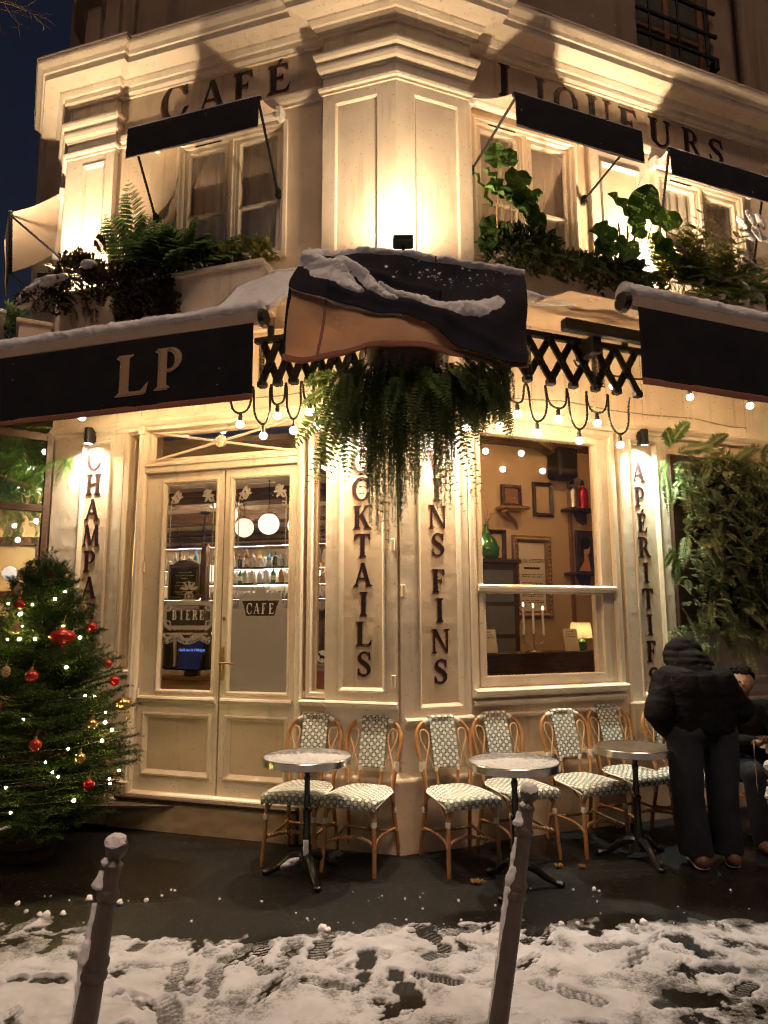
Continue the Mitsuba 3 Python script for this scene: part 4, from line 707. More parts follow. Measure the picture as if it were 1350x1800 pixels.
def flood(p, n, label, power, sh=.035):
    k = thing('floodlight', label, 'lamp', 'uplights at the foot of the upper pilasters'); n = unit(n); x = unit(np.cross([n[1], -n[0], 0], n)) if abs(n[2]) < .999 else np.array([1.0, 0, 0]); x = unit(np.cross(n, [0, 1, .01])); y = np.cross(n, x)
    M = np.eye(4); M[:3, 0], M[:3, 1], M[:3, 2], M[:3, 3] = x, y, n, p
    part(k, 'housing', cat(bx(-.075, .075, -.05, .05, -.045, -.005, .008), bx(-.075, -.068, -.05, .05, -.005, sh), bx(.068, .075, -.05, .05, -.005, sh), bx(-.068, .068, .043, .05, -.005, sh), bx(-.068, .068, -.05, -.043, -.005, sh)), 'm_black', M)
    part(k, 'bracket', tube([np.array([0, 0, -.045]), np.array([0, 0, -.12])], .012, 8), 'm_black', M)
    kk = uniq(k + '__lamp_glass'); R = np.eye(4); R[:3, 0], R[:3, 1], R[:3, 2], R[:3, 3] = x * .066, y * .042, n, np.array(p)
    scene[kk] = {'type': 'rectangle', 'to_world': T(R), 'bsdf': {'type': 'ref', 'id': 'm_socket'}, 'emitter': {'type': 'area', 'radiance': rgb(*(np.array([1.0, .725, .445]) * power)), 'sampling_weight': 16.0}}
cf = ccorner(.33)
flood([cf[0] + .03, cf[1], 4.40], [.0, .03, 1], 'small lit floodlight on the corner above the crumpled awning', 470, .015)
p_ = pt(FL, 3.02, .44, 4.56); flood(p_, -nL * .1 + np.array([0, 0, 1]), 'lit floodlight among the plants at the far left upper pilaster', 620, .004)
p_ = pt(FR, 2.46, .25, 4.66); flood(p_, -nR * .1 + np.array([0, 0, 1]), 'lit floodlight behind big leaves between the two right upper windows', 850, .004)
ec = thing('electric_cable', 'thin pale cable clipped along the fascia under the awnings', 'cable')
for F, a, b in ((FL, .62, 2.9), (FR, .62, 3.6)):
    x = np.linspace(a, b, 60); part(ec, 'cable', tube(np.array([pt(F, s, .040, 3.42 + .012 * math.sin(s * 5) - .010 * abs(math.sin(s * 4.2))) for s in x]), .0045, 6), 'm_bar', FW, True)
    for s in np.arange(a + .1, b, .37): part(ec, 'clip', bx(s - .008, s + .008, .029, .048, 3.405, 3.428, .002), 'm_white', F)
# ---------------------------------------------------------------- foliage
def leafquads(B, D, S, L, w, bend=0.0):
    """diamond leaves: base points B, unit direction D, unit side S, length L, half width w -> folded quads"""
    n = len(B); L = np.broadcast_to(L, (n,))[:, None]; w = np.broadcast_to(w, (n,))[:, None]; up = np.cross(S, D)
    m = B + D * L * .45 + up * bend * L * .3
    V = np.stack([B, m + S * w, B + D * L - up * bend * L * .6, m - S * w], 1).reshape(-1, 3); a = np.arange(n)[:, None] * 4
    return (V, np.vstack([a + [0, 1, 2], a + [0, 2, 3]]))
def frond(b, d, L, n=18, lw=.10, ww=.16, droop=.35, up=(0, 0, 1), ang=.5, taper=.25, stem=.0022, fold=.15, rg=rng):
    b, d = np.asarray(b, float), unit(d); t = np.linspace(0, 1, n + 2)
    P = b + d * (L * t)[:, None] + np.array([0, 0, -1.0]) * (droop * L * t ** 2)[:, None]
    Tn = np.gradient(P, axis=0); Tn /= np.linalg.norm(Tn, axis=1, keepdims=True)
    sd = unit(np.cross(d, np.asarray(up, float) + rg.normal(0, .12, 3))); S = sd - Tn * (Tn @ sd)[:, None]; S /= np.linalg.norm(S, axis=1, keepdims=True); U = np.cross(S, Tn)
    i = np.arange(1, n + 1); prof = lw * np.clip(np.sin(math.pi * np.clip(t[i] * (1 - taper) + taper, 0, 1)) ** .75, .12, 1)
    parts = [tube(P[::max(1, n // 8)], np.linspace(stem, stem * .35, len(P[::max(1, n // 8)])), 3, False)]
    for sg in (1, -1):
        D = S[i] * sg * math.cos(ang) + Tn[i] * math.sin(ang) - U[i] * fold + rg.normal(0, .07, (n, 3)); D /= np.linalg.norm(D, axis=1, keepdims=True)
        S2 = Tn[i] - D * (D * Tn[i]).sum(1, keepdims=True); S2 /= np.linalg.norm(S2, axis=1, keepdims=True)
        parts.append(leafquads(P[i], D, S2, prof * rg.uniform(.85, 1.1, n), prof * ww, .25))
    return cat(*parts)
def frond2(b, d, L, n=14, lw=.16, droop=.3, up=(0, 0, 1), rg=rng):
    """twice divided frond"""
    b, d = np.asarray(b, float), unit(d); t = np.linspace(.18, 1, n); P = b + d * (L * t)[:, None] - np.array([0, 0, droop * L]) * (t ** 2)[:, None]
    Tn = np.gradient(P, axis=0); Tn /= np.linalg.norm(Tn, axis=1, keepdims=True); sd = unit(np.cross(d, up)); out = [tube(np.vstack([b, P]), np.linspace(.003, .001, n + 1), 4, False)]
    for k in range(n):
        for sg in (1, -1):
            l = lw * math.sin(math.pi * (t[k] * .8 + .2)) ** .8 + .02
            out.append(frond(P[k], sd * sg * .85 + Tn[k] * .5 + rg.normal(0, .05, 3), l, max(5, int(l * 80)), l * .24, .34, .2, up, .3, .3, .0008, .05, rg))
    return cat(*out)
def strand(b, L, n=70, lw=.02, sway=(0, 0), rg=rng, per=4, arc=.06):
    t = np.linspace(0, 1, n); P = np.asarray(b, float) + np.stack([sway[0] * np.minimum(t * 3, 1) ** .7 * arc / .06 + rg.normal(0, .004) * np.sin(t * 9), sway[1] * np.minimum(t * 3, 1) ** .7, -L * t + .02 * np.sin(t * 3)], 1)
    B = np.repeat(P, per, 0); m = len(B); a = rg.uniform(0, 6.28, m); D = np.stack([np.cos(a), np.sin(a), rg.uniform(-.9, .1, m)], 1); D /= np.linalg.norm(D, axis=1, keepdims=True)
    S = np.cross(D, [0, 0, 1.0]); S /= np.linalg.norm(S, axis=1, keepdims=True) + 1e-9
    return cat(tube(P[::6], .0015, 3, False), leafquads(B, D, S, lw * rg.uniform(.5, 1.1, m), lw * .14))
def bush(c, r, n, l, w, rg, up=.3):
    D = rg.normal(0, 1, (n, 3)); D /= np.linalg.norm(D, axis=1, keepdims=True); D[:, 2] = np.where(D[:, 2] < -.5, -D[:, 2], D[:, 2])
    B = np.asarray(c) + D * np.asarray(r) * rg.uniform(.35, 1, (n, 1)) ** .5; D2 = D * .6 + rg.normal(0, .5, (n, 3)) + np.array([0, 0, up]); D2 /= np.linalg.norm(D2, axis=1, keepdims=True)
    S = np.cross(D2, rg.normal(0, 1, (n, 3))); S /= np.linalg.norm(S, axis=1, keepdims=True)
    return leafquads(B, D2, S, l * rg.uniform(.6, 1.2, n), l * w, .4)
def bigleaf(c, d, nrm, L, W, k=10, notch=.25, wave=.02):
    """broad leaf with rounded outline, midrib fold and ripples"""
    d = unit(d); nrm = unit(np.asarray(nrm, float) - d * np.dot(nrm, d)); s = np.cross(d, nrm); G = []
    for u in np.linspace(0, 1, k + 1):
        w = W * (math.sin(math.pi * min(1, u * .97 + .03)) ** .62) * (1.05 - .35 * u)
        G.append([np.asarray(c) + d * L * (u - notch * .25 * (1 - u) * abs(v)) + s * w * v + nrm * (.22 * W * abs(v) ** 1.2 - .25 * L * u * u + wave * math.sin(u * 16) * abs(v)) for v in np.linspace(-1, 1, 9)])
    return sheet(np.array(G), .0012)
def plant(name, label, cat_='plant', group=None): return thing(name, label, cat_, group)
# hanging ferns over the corner
q = np.random.default_rng(11); hf = plant('hanging_fern', 'big mass of dark hanging ferns and trailing strands below the crumpled awning', 'hanging plant')
part(hf, 'basket', lathe([(0, 3.18), (.20, 3.18), (.30, 3.30), (.31, 3.40), (.28, 3.41), (.0, 3.38)], 20, (.14, 4.66, 0)), 'm_wood_dark', FW, 40)
for x in (-.1, .38): part(hf, 'hanger', tube([(x, 4.66, 3.40), (x, 4.80, 4.2)], .006, 6), 'm_black')
st = []
def depthlen(x):  # how far the trailing mass reaches down at x
    return np.interp(x, [-.44, -.36, -.30, -.22, -.13, .0, .12, .2, .27, .33, .38, .43, .5, .6, .7, .84], [.10, .20, .30, .55, 1.08, 1.14, .95, .85, .62, 1.12, 1.0, .5, .38, .48, .42, .2])
for i in range(290):
    x = q.uniform(-.32, .80); L = float(depthlen(x)) * q.uniform(.35, 1.0) ** .7; y = 4.56 + q.normal(0, .13)
    st.append(strand((x * .85 + .06, y, 3.26), L, int(40 + 45 * L), .026, (.15 * (x - .12), 0), q, 4))
part(hf, 'trailing_strands', cat(*st), 'm_fern_dark', FW, kind='stuff')
st = []
for i in range(95):
    x = q.uniform(-.26, .72); y = 4.50 + q.normal(0, .10); L = float(depthlen(x)) * q.uniform(.4, .75)
    st.append(frond((x, y + .06, 3.24 - q.uniform(0, .10)), (q.normal(.15 * np.sign(x - .1), .35), q.normal(-.25, .25), -.55), L, 26, .055, .18, .6, (0, -1, .2), .25, .2, .002, .1, q))
part(hf, 'fern_fronds', cat(*st), 'm_fern_dark', FW, kind='stuff')
for b, d, L in [((-.28, 4.60, 3.16), (-.75, .1, -.10), .30), ((-.28, 4.58, 3.08), (-.62, -.05, -.45), .42), ((-.26, 4.56, 3.02), (-.35, -.1, -.75), .46), ((-.20, 4.55, 3.0), (-.10, -.1, -.9), .40), ((-.3, 4.62, 3.24), (-.7, .0, .05), .26)]:
    part(hf, 'frond', frond(b, d, L, 20, .085, .17, .35, (0, -1, .4), .3, .15, .0025, .1, q), 'm_fern', FW, label='pale green fern frond lit from behind at the left edge')
for b, d, L in [((.25, 4.42, 3.20), (.3, -.4, -.3), .34), ((.40, 4.42, 3.24), (.4, -.3, -.2), .36), ((.10, 4.40, 3.16), (-.2, -.4, -.5), .32), ((.62, 4.5, 3.14), (.5, -.1, -.6), .34)]:
    part(hf, 'frond', frond(b, d, L, 20, .07, .17, .5, (0, -1, .4), .3, .15, .0025, .1, q), 'm_fern', FW)
# living wall on the right
q = np.random.default_rng(12); lw_ = plant('living_wall', 'green living wall of ferns and leaves hung on the cream wall at the right', 'living wall'); st, st2 = [], []
part(lw_, 'backing', bx(2.60, 4.6, .03, .07, 1.50, 3.06), 'm_wood_dark', FR)
for i in range(480):
    s, z = q.uniform(2.54, 4.4), q.uniform(1.36, 3.08)
    if z < 1.55 and s < 2.85: continue
    b = pt(FR, s, q.uniform(.06, .22), z); d = nR * q.uniform(.3, 1) + dR * q.normal(-.1, .55) + np.array([0, 0, q.normal(-.1, .55)])
    st.append(frond(b, d, q.uniform(.15, .33), 15, q.uniform(.035, .065), .19, .55, (0, 0, 1), .35, .2, .002, .1, q))
for i in range(80): st2.append(bush(pt(FR, q.uniform(2.66, 4.4), .14, q.uniform(1.42, 3.02)), (.11, .08, .11), 30, .075, .26, q))
part(lw_, 'fern_fronds', cat(*st), 'm_wall_leaf', FW, kind='stuff'); part(lw_, 'small_leaves', cat(*st2), 'm_wall_leaf', FW, kind='stuff')
for s, z, a, b2, L in [(2.58, 3.10, -.6, .75, .36), (2.60, 3.14, .2, .9, .34), (2.64, 3.06, .9, .45, .42), (2.52, 2.98, -.7, -.5, .40), (2.50, 2.86, -.4, -.9, .36), (2.95, 3.08, .3, .7, .36), (2.60, 2.86, .5, -.7, .38), (2.56, 2.18, -.9, -.1, .32), (2.58, 2.12, -.7, -.5, .30), (3.3, 3.0, .5, .8, .4), (2.75, 2.62, .6, -.7, .42), (3.05, 1.62, .5, -.4, .36), (3.7, 3.05, -.3, .8, .35)]:
    part(lw_, 'frond', frond(pt(FR, s, .12, z), dR * a + np.array([0, 0, b2]) + nR * .45, L, 21, .075, .17, .4, nR, .35, .15, .0025, .1, q), 'm_fern' if s < 2.62 else 'm_wall_leaf', FW)
part(lw_, 'sprig', cat(tube(spline([pt(FR, 2.75, .10, 1.55), pt(FR, 2.58, .14, 1.50), pt(FR, 2.46, .15, 1.40)], 6), .004, 5), bush(pt(FR, 2.50, .14, 1.43), (.07, .05, .08), 26, .06, .33, q)), 'm_wall_leaf', FW)
# first floor planters and plants
def planter(F, s0, s1, z0, z1, label): k = thing('window_planter', label, 'planter'); part(k, 'box', cat(bx(s0, s1, .08, .36, z0, z1, .008), bx(s0 - .02, s1 + .02, .07, .385, z1 - .04, z1 + .006, .008)), 'm_cream_wood', F); part(k, 'soil', bx(s0 + .02, s1 - .02, .10, .34, z1 - .01, z1 + .012), 'm_wood_dark', F); return k
planter(FL, 1.0, 2.95, 4.06, 4.42, 'long cream planter under the upper window left of the corner'); planter(FR, .74, 2.2, 4.12, 4.46, 'cream planter under the upper window right of the corner'); planter(FR, 2.62, 5.0, 4.12, 4.46, 'cream planter under the rightmost upper window'); planter(FV, .3, 3.0, 4.1, 4.44, 'planter on the side street under the far left awning')
q = np.random.default_rng(13)
P_ = plant('lacy_fern', 'tall pale green lacy fern rising under the left window awning')
for d, L, s, o, z in [((-.12, -.05, 1), .84, 2.25, .26, 4.6), ((-.35, -.1, .9), .62, 2.3, .26, 4.55), ((.15, -.15, .8), .5, 2.2, .3, 4.55)]: part(P_, 'frond', frond2(pt(FL, s, o, z), d, L, 15, .17, .05, -nL * -1 + np.array([0, 0, .2]), q), 'm_fern_light')
P_ = plant('tree_fern', 'bushy green fern with arching fronds in front of the left upper window')
for i in range(26):
    a = q.uniform(0, 6.28); part(P_, 'frond', frond2(pt(FL, 1.78 + q.normal(0, .10), .28, 4.46), (math.cos(a) * .9, -.35 + .40 * math.sin(a), q.uniform(.5, 1.5)), q.uniform(.50, .80), 12, .19, q.uniform(.25, .55), (0, -.5, .8), q), 'm_fern' if i % 3 else 'm_fern_light')
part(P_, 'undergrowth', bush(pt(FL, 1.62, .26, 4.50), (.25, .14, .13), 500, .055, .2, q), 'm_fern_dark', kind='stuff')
P_ = plant('dark_fern', 'dark silhouetted fern with saw edged fronds beside the left floodlight')
for s, z, a, b2, L in [(2.60, 4.60, .75, .65, .42), (2.68, 4.55, .5, .8, .36), (2.42, 4.60, -.75, .45, .46), (2.36, 4.5, -.9, .2, .40), (2.74, 4.5, .8, .2, .34), (2.2, 4.62, -.6, .7, .40), (2.5, 4.7, .35, 1, .34)]: part(P_, 'frond', frond(pt(FL, s, .38, z), dL * a + np.array([0, 0, b2]), L, 13, .085, .2, .45, nL, .3, .1, .003, .1, q), 'm_purple_leaf')
P_ = plant('dark_shrub', 'dark leafy shrub partly under snow at the left end of the planter'); part(P_, 'foliage', cat(bush(pt(FL, 2.72, .40, 4.50), (.24, .20, .24), 900, .05, .22, q), bush(pt(FL, 2.40, .42, 4.36), (.26, .16, .2), 700, .05, .22, q), bush(pt(FL, 2.98, .52, 4.28), (.22, .14, .12), 500, .05, .22, q), *[frond(pt(FL, q.uniform(2.2, 2.95), .42, q.uniform(4.2, 4.6)), (q.normal(0, .6), -.5, q.normal(.2, .5)), .24, 14, .05, .18, .4, (0, 0, 1), .35, .2, .002, .1, q) for _ in range(40)]), 'm_purple_leaf', kind='stuff')
part(P_, 'snow', lump_tube(spline([pt(FL, 3.16, .58, 4.22), pt(FL, 3.0, .60, 4.36), pt(FL, 2.86, .58, 4.43), pt(FL, 2.72, .56, 4.46)], 8), np.array([.025, .04, .05, .055, .06] + [.065] * 14 + [.06, .05, .045, .04, .035, .03]), 3, 10, .5, .6, 18), 'm_snow', FW, True); part(P_, 'snow', lump_tube(spline([pt(FL, 2.55, .56, 4.50), pt(FL, 2.48, .56, 4.53), pt(FL, 2.42, .55, 4.51)], 6), [.02, .03, .04, .045, .05, .055, .055, .05, .045, .04, .03, .025, .02], 5, 10, .5, .6, 18), 'm_snow', FW, True)
P_ = plant('trailing_plant', 'dark purple brown trailing plant spilling over the left planter'); part(P_, 'foliage', cat(bush(pt(FL, 2.02, .40, 4.36), (.24, .14, .24), 1600, .035, .3, q), bush(pt(FL, 2.0, .42, 4.14), (.30, .12, .20), 1600, .035, .3, q), *[strand(pt(FL, q.uniform(1.75, 2.3), .42, 4.36), q.uniform(.25, .46), 50, .03, (0, -.03), q) for _ in range(60)]), 'm_purple_leaf', kind='stuff')
P_ = plant('small_shrub', 'low yellow green leafy shrub at the right end of the left planter'); part(P_, 'foliage', cat(bush(pt(FL, 1.14, .24, 4.55), (.16, .09, .11), 130, .085, .26, q), bush(pt(FL, 1.36, .26, 4.52), (.15, .09, .09), 160, .07, .26, q), tube([pt(FL, 1.05, .2, 4.42), pt(FL, 1.02, .2, 4.86)], .003, 4)), 'm_yellow_leaf', kind='stuff')
P_ = plant('monstera', 'split leaved dark plants under the far left side street awning'); part(P_, 'foliage', bush(pt(FV, .9, .35, 4.45), (.5, .2, .14), 500, .06, .24, q), 'm_fern_dark', kind='stuff')
for i in range(12):
    s = q.uniform(.3, 2.0); part(P_, 'leaf', frond(pt(FV, s, .36, 4.5), (q.normal(0, .5), q.normal(-.4, .3), q.uniform(.3, 1)), .34, 7, .15, .16, .5, (0, -.6, .8), .35, .15, .003, .1, q), 'm_fern')
part(P_, 'snow', lump_tube(spline([pt(FV, .2, .52, 4.44), pt(FV, .7, .55, 4.42), pt(FV, 1.3, .55, 4.40), pt(FV, 2.2, .55, 4.38)], 10), .06, 9, 10, .6, .5, 12), 'm_snow', FW, True)
# right of the corner: dark philodendron, big leafed fig, snowy shrub
P_ = plant('philodendron', 'tangle of dark and pale broad leaves at the left end of the right planter')
for s, z, a, b2, L, W in [(.80, 5.28, -.05, .9, .20, .10), (.86, 5.12, .55, .3, .20, .11), (.92, 5.00, .2, .5, .17, .10), (.82, 4.98, -.3, .1, .16, .10), (.74, 4.95, -.35, .75, .24, .035), (.98, 4.94, .6, -.2, .22, .10), (1.05, 4.84, .5, -.4, .2, .09), (.80, 4.80, -.5, -.4, .19, .1), (.90, 4.78, .1, -.6, .2, .1), (1.10, 4.98, .35, -.75, .25, .07), (.78, 4.66, -.4, -.3, .18, .1), (.98, 4.68, .4, -.3, .2, .1), (1.14, 4.70, .7, .2, .22, .09), (.88, 4.6, 0, -.5, .2, .1), (.86, 5.30, .3, .6, .16, .08), (.94, 5.02, .6, .1, .18, .09), (.84, 5.03, -.2, .5, .16, .085), (.90, 4.99, .1, -.2, .2, .1), (1.0, 5.06, .7, .3, .18, .08), (.78, 5.08, -.5, .4, .15, .07), (.96, 4.98, .4, -.3, .2, .1)]:
    part(P_, 'leaf', bigleaf(pt(FR, s, .26 + q.uniform(-.06, .06), z), dR * a + np.array([0, 0, b2]) + nR * q.uniform(.0, .3), nR + np.array([0, 0, .5]) + q.normal(0, .25, 3), L * 1.2, W * 1.15), 'm_big_leaf' if z < 4.97 else 'm_fern_light', FW, True)
for s in (.80, .86, .92, 1.0): part(P_, 'stem', tube(spline([pt(FR, s + .02, .24, 4.44), pt(FR, s - .03, .27, 4.75), pt(FR, s, .26, 5.05)], 5), .006, 5), 'm_cane')
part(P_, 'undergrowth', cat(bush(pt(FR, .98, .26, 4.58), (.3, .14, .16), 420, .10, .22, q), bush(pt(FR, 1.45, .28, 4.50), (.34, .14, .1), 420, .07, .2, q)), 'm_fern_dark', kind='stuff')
P_ = plant('trailing_greens', 'dark trailing greens spilling over the front of the planter right of the corner'); part(P_, 'foliage', cat(*[bush(pt(FR, s, .42, 4.36), (.16, .08, .14), 130, .07, .24, q) for s in np.linspace(.85, 2.15, 9)], *[frond(pt(FR, q.uniform(.8, 2.2), .38, 4.46), (q.normal(0, .5), -.7, q.uniform(-.1, .5)), .28, 15, .05, .18, .7, (0, 0, 1), .35, .2, .002, .1, q) for _ in range(40)]), 'm_fern_dark', kind='stuff')
P_ = plant('fiddle_leaf_fig', 'plant with huge green leaves glowing in front of the right floodlight')
for s, z, a, b2, L, W in [(1.92, 4.94, -.6, .55, .24, .12), (2.02, 4.98, .1, .35, .26, .15), (2.14, 4.93, .85, .3, .30, .13), (2.18, 4.82, .75, -.55, .30, .14), (1.78, 4.72, -.7, .1, .24, .14), (1.86, 4.70, -.2, -.45, .22, .13), (1.74, 4.66, -.8, -.4, .2, .12), (2.02, 4.78, -.3, .5, .22, .11)]:
    part(P_, 'leaf', bigleaf(pt(FR, s, .50 + q.uniform(-.05, .05), z), dR * a + np.array([0, 0, b2]) + nR * .2, nR + np.array([0, 0, .35]) + q.normal(0, .15, 3), L * 1.12, W * 1.05, 12), 'm_big_leaf', FW, True)
for s in (1.9, 2.0, 2.1): part(P_, 'stem', tube(spline([pt(FR, 2.0, .28, 4.45), pt(FR, (s + 2) / 2, .34, 4.7), pt(FR, s, .38, 4.95)], 5), .008, 5), 'm_bark')
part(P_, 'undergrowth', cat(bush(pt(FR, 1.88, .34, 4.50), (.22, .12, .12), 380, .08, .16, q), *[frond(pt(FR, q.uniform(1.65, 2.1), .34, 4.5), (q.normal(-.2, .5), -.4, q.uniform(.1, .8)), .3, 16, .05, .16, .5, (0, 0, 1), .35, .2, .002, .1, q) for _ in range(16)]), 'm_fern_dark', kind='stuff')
P_ = plant('bare_twigs', 'thin curly bare twigs standing between the two right upper windows')
for k in range(5): part(P_, 'twig', tube(spline([pt(FR, 2.02 + .03 * k, .28, 4.6), pt(FR, 2.12 + .05 * k, .25 + .02 * k, 4.95 + .03 * k), pt(FR, 2.18 + .09 * k, .26, 5.25 + .04 * (k % 3)), pt(FR, 2.36 + .08 * k, .24, 5.62 - .10 * k)], 5), np.linspace(.005, .0015, 16), 4), 'm_bark')
P_ = plant('feathery_shrub', 'bright yellow green feathery shrub lit by the right floodlight'); part(P_, 'foliage', cat(*[frond2(pt(FR, q.uniform(2.66, 2.95), .40, 4.48), (q.normal(.3, .4), -.3, q.uniform(.3, 1.1)), q.uniform(.3, .55), 9, .09, .3, (0, -.5, .8), q) for _ in range(14)]), 'm_yellow_leaf', kind='stuff')
P_ = plant('snowy_shrub', 'airy green shrub weighed down with snow before the rightmost upper window')
for i in range(36):
    s = 2.95 + q.normal(0, .30); part(P_, 'branch', frond2(pt(FR, s, .36, 4.45), (q.normal(-.2, .45), -.3, q.uniform(.6, 1.3)), q.uniform(.5, .95) if s < 3.3 else .55, 10, .15, .2, (0, -.6, .8), q), 'm_yellow_leaf')
part(P_, 'foliage', cat(*[frond(pt(FR, 3.1 + q.normal(0, .28), .36, 4.4 + q.uniform(0, .35)), (q.normal(0, .6), -.6, q.uniform(-.2, .8)), .36, 24, .05, .2, .55, (0, 0, 1), .35, .2, .002, .1, q) for _ in range(70)]), 'm_fern', kind='stuff')
for i in range(26):
    s, z = 3.15 + q.normal(0, .26), 4.62 + q.normal(0, .16); a = q.normal(0, .5); L = q.uniform(.10, .22)
    if i < 7: s, z, L = 3.36 + q.uniform(-.18, .2), 5.20 + q.uniform(-.14, .08), .12
    p = pt(FR, s, .50 + q.uniform(-.08, .06), z); v = dR * math.cos(a) * L + np.array([0, 0, L * math.sin(a) - .02]); part(P_, 'snow', lump_tube(np.array([p + v * t - np.array([0, 0, .04 * t * t]) for t in np.linspace(0, 1, 9)]), .026 * np.sin(np.linspace(.35, 2.9, 9)) + .004, i, 8, .5, .6, 24), 'm_snow', FW, True)
P_ = plant('conifer_shrub', 'snow covered low dark shrub at the right edge above the plain awning'); part(P_, 'foliage', bush(pt(FR, 3.85, .38, 4.52), (.38, .16, .2), 1200, .06, .2, q), 'm_fern_dark', kind='stuff'); part(P_, 'snow', cat(*[lump_tube(spline([pt(FR, s, .52, 4.50 + q.uniform(-.06, .12)), pt(FR, s + .1, .54, 4.52 + q.uniform(-.06, .1)), pt(FR, s + .2, .52, 4.48)], 5), .03, i, 8, .5, .6, 20) for i, s in enumerate(np.linspace(3.5, 4.2, 9))]), 'm_snow', FW, True)
# ---------------------------------------------------------------- christmas tree
q = np.random.default_rng(14); XT = np.array([-2.48, 5.22, 0]); xt = thing('christmas_tree', 'dense dark green christmas tree hung with red and gold baubles, left of the door', 'tree')
part(xt, 'trunk', tube([XT + [0, 0, .05], XT + [.01, 0, 1.0], XT + [.02, 0, 1.95]], [.05, .035, .008], 8), 'm_bark'); Bq, Dq, Lq, tw = [], [], [], []
tips = []
for i in range(480):
    h = q.uniform(0, 1) ** 1.05; z = .20 + 1.76 * h; R = ((1 - h) ** .8 * .78 + .09) * (.66 + .34 * min(1, h / .22)); a = q.uniform(0, 6.28); R *= q.uniform(.75, 1.08)
    d = np.array([math.cos(a), math.sin(a), .10 + .5 * h]); P = np.array([XT + [0, 0, z] + d * R * t + np.array([0, 0, -.10 * R * t * t + .05 * t ** 3]) for t in np.linspace(.04, 1, 16)]); tips.append(P[-1]); tw.append(tube(P[::3], np.linspace(.007, .002, 6), 4, False))
    sd = unit(np.cross(d, [0, 0, 1])); Tn = unit(P[-1] - P[0])
    segs = [(P[k], P[k + 1]) for k in range(15)]
    for k in range(3, 15):
        for sg in (1, -1):
            l = R * .30 * (1.15 - k / 15) + .05; dd = unit(sd * sg * .8 + Tn * .75 + q.normal(0, .12, 3) + np.array([0, 0, .05])); segs.append((P[k], P[k] + dd * l * .5)); segs.append((P[k] + dd * l * .5, P[k] + dd * l + np.array([0, 0, -.015])))
    for p0, p1 in segs:
        m = max(3, int(np.linalg.norm(p1 - p0) * 260)); t = q.uniform(0, 1, (m, 1)); b = p0 + (p1 - p0) * t; ax = unit(p1 - p0); r_ = q.normal(0, 1, (m, 3)); r_[:, 2] += .4; r_ -= ax * (r_ @ ax)[:, None]; r_ /= np.linalg.norm(r_, axis=1, keepdims=True)
        Bq.append(b); Dq.append(r_ * .75 + ax * .66)
for i in range(9):
    a = i * 2.4; p0 = XT + np.array([.02, 0, 1.70 + .035 * i]); d = unit([math.cos(a) * (.9 - .08 * i), math.sin(a) * (.9 - .08 * i), .9]) if i < 8 else np.array([.1, 0, 1.0]); L = .26 - .012 * i
    for s0, s1 in [(p0, p0 + d * L)] + [(p0 + d * L * t, p0 + d * L * t + unit(d + sg * unit(np.cross(d, [0, 1, .3])) * .9) * L * .35) for t in (.35, .6) for sg in (1, -1)]:
        m = max(6, int(np.linalg.norm(s1 - s0) * 420)); b = s0 + (s1 - s0) * q.uniform(0, 1, (m, 1)); ax = unit(s1 - s0); r_ = q.normal(0, 1, (m, 3)); r_ -= ax * (r_ @ ax)[:, None]; r_ /= np.linalg.norm(r_, axis=1, keepdims=True); Bq.append(b); Dq.append(r_ * .75 + ax * .66)
Bq, Dq = np.vstack(Bq), np.vstack(Dq); Dq /= np.linalg.norm(Dq, axis=1, keepdims=True); Sq = np.cross(Dq, q.normal(0, 1, Dq.shape)); Sq /= np.linalg.norm(Sq, axis=1, keepdims=True)
Lq = q.uniform(.016, .028, len(Bq))[:, None]; V = np.stack([Bq - Sq * .0022, Bq + Sq * .0022, Bq + Dq * Lq], 1).reshape(-1, 3)
part(xt, 'needles', (V, np.arange(len(V)).reshape(-1, 3)), 'm_pine', kind='stuff'); part(xt, 'branches', cat(*tw), 'm_bark', kind='stuff')
part(xt, 'snow', cat(*[lump_tube(np.array([t + np.array([dx, -.02, .015 + .01 * math.sin(dx * 40)]) for dx in np.linspace(-.05, .05, 6)]), .014, int(t[0] * 999) % 50, 7, .6, .6, 30) for t in tips if t[1] < 4.95 and t[2] < 1.0 and t[0] < -2.35][:14]), 'm_snow', FW, True)
tb = thing('tree_tub', 'round wooden tub holding the christmas tree', 'tub'); part(tb, 'tub', lathe([(0, 0), (.17, 0), (.20, .28), (.18, .28), (.17, .25), (0, .25)], 24, XT), 'm_wood_dark', FW, 30)
for z in (.07, .21): part(tb, 'hoop', lathe([(.172 + z * .107, z - .012), (.178 + z * .107, z - .012), (.178 + z * .107, z + .012), (.172 + z * .107, z + .012)], 24, XT), 'm_black', FW, 30)
tl = thing('tree_lights', 'tiny yellow white lights strung over the christmas tree', 'string lights')
def treepix(az, z, k=1.0): h = (z - .34) / 1.62; R = ((1 - min(max(h, 0), 1)) ** .8 * .76 + .10) * k; return XT + np.array([R * math.cos(az), R * math.sin(az), z])
LP_ = []
for i in range(58): LP_.append(treepix(-math.pi / 2 + q.uniform(-.5, .5) * 2.8, .42 + 1.5 * q.uniform(0, 1), q.uniform(.78, .97)))
for i, p in enumerate(LP_): glow(tl, 'light', p, .0085 if i % 4 else .0115, np.array([1.0, .74, .20]) * 46, .22)
part(tl, 'wire', tube(np.array(sorted(LP_, key=lambda p: p[2])), .0018, 4), 'm_socket')
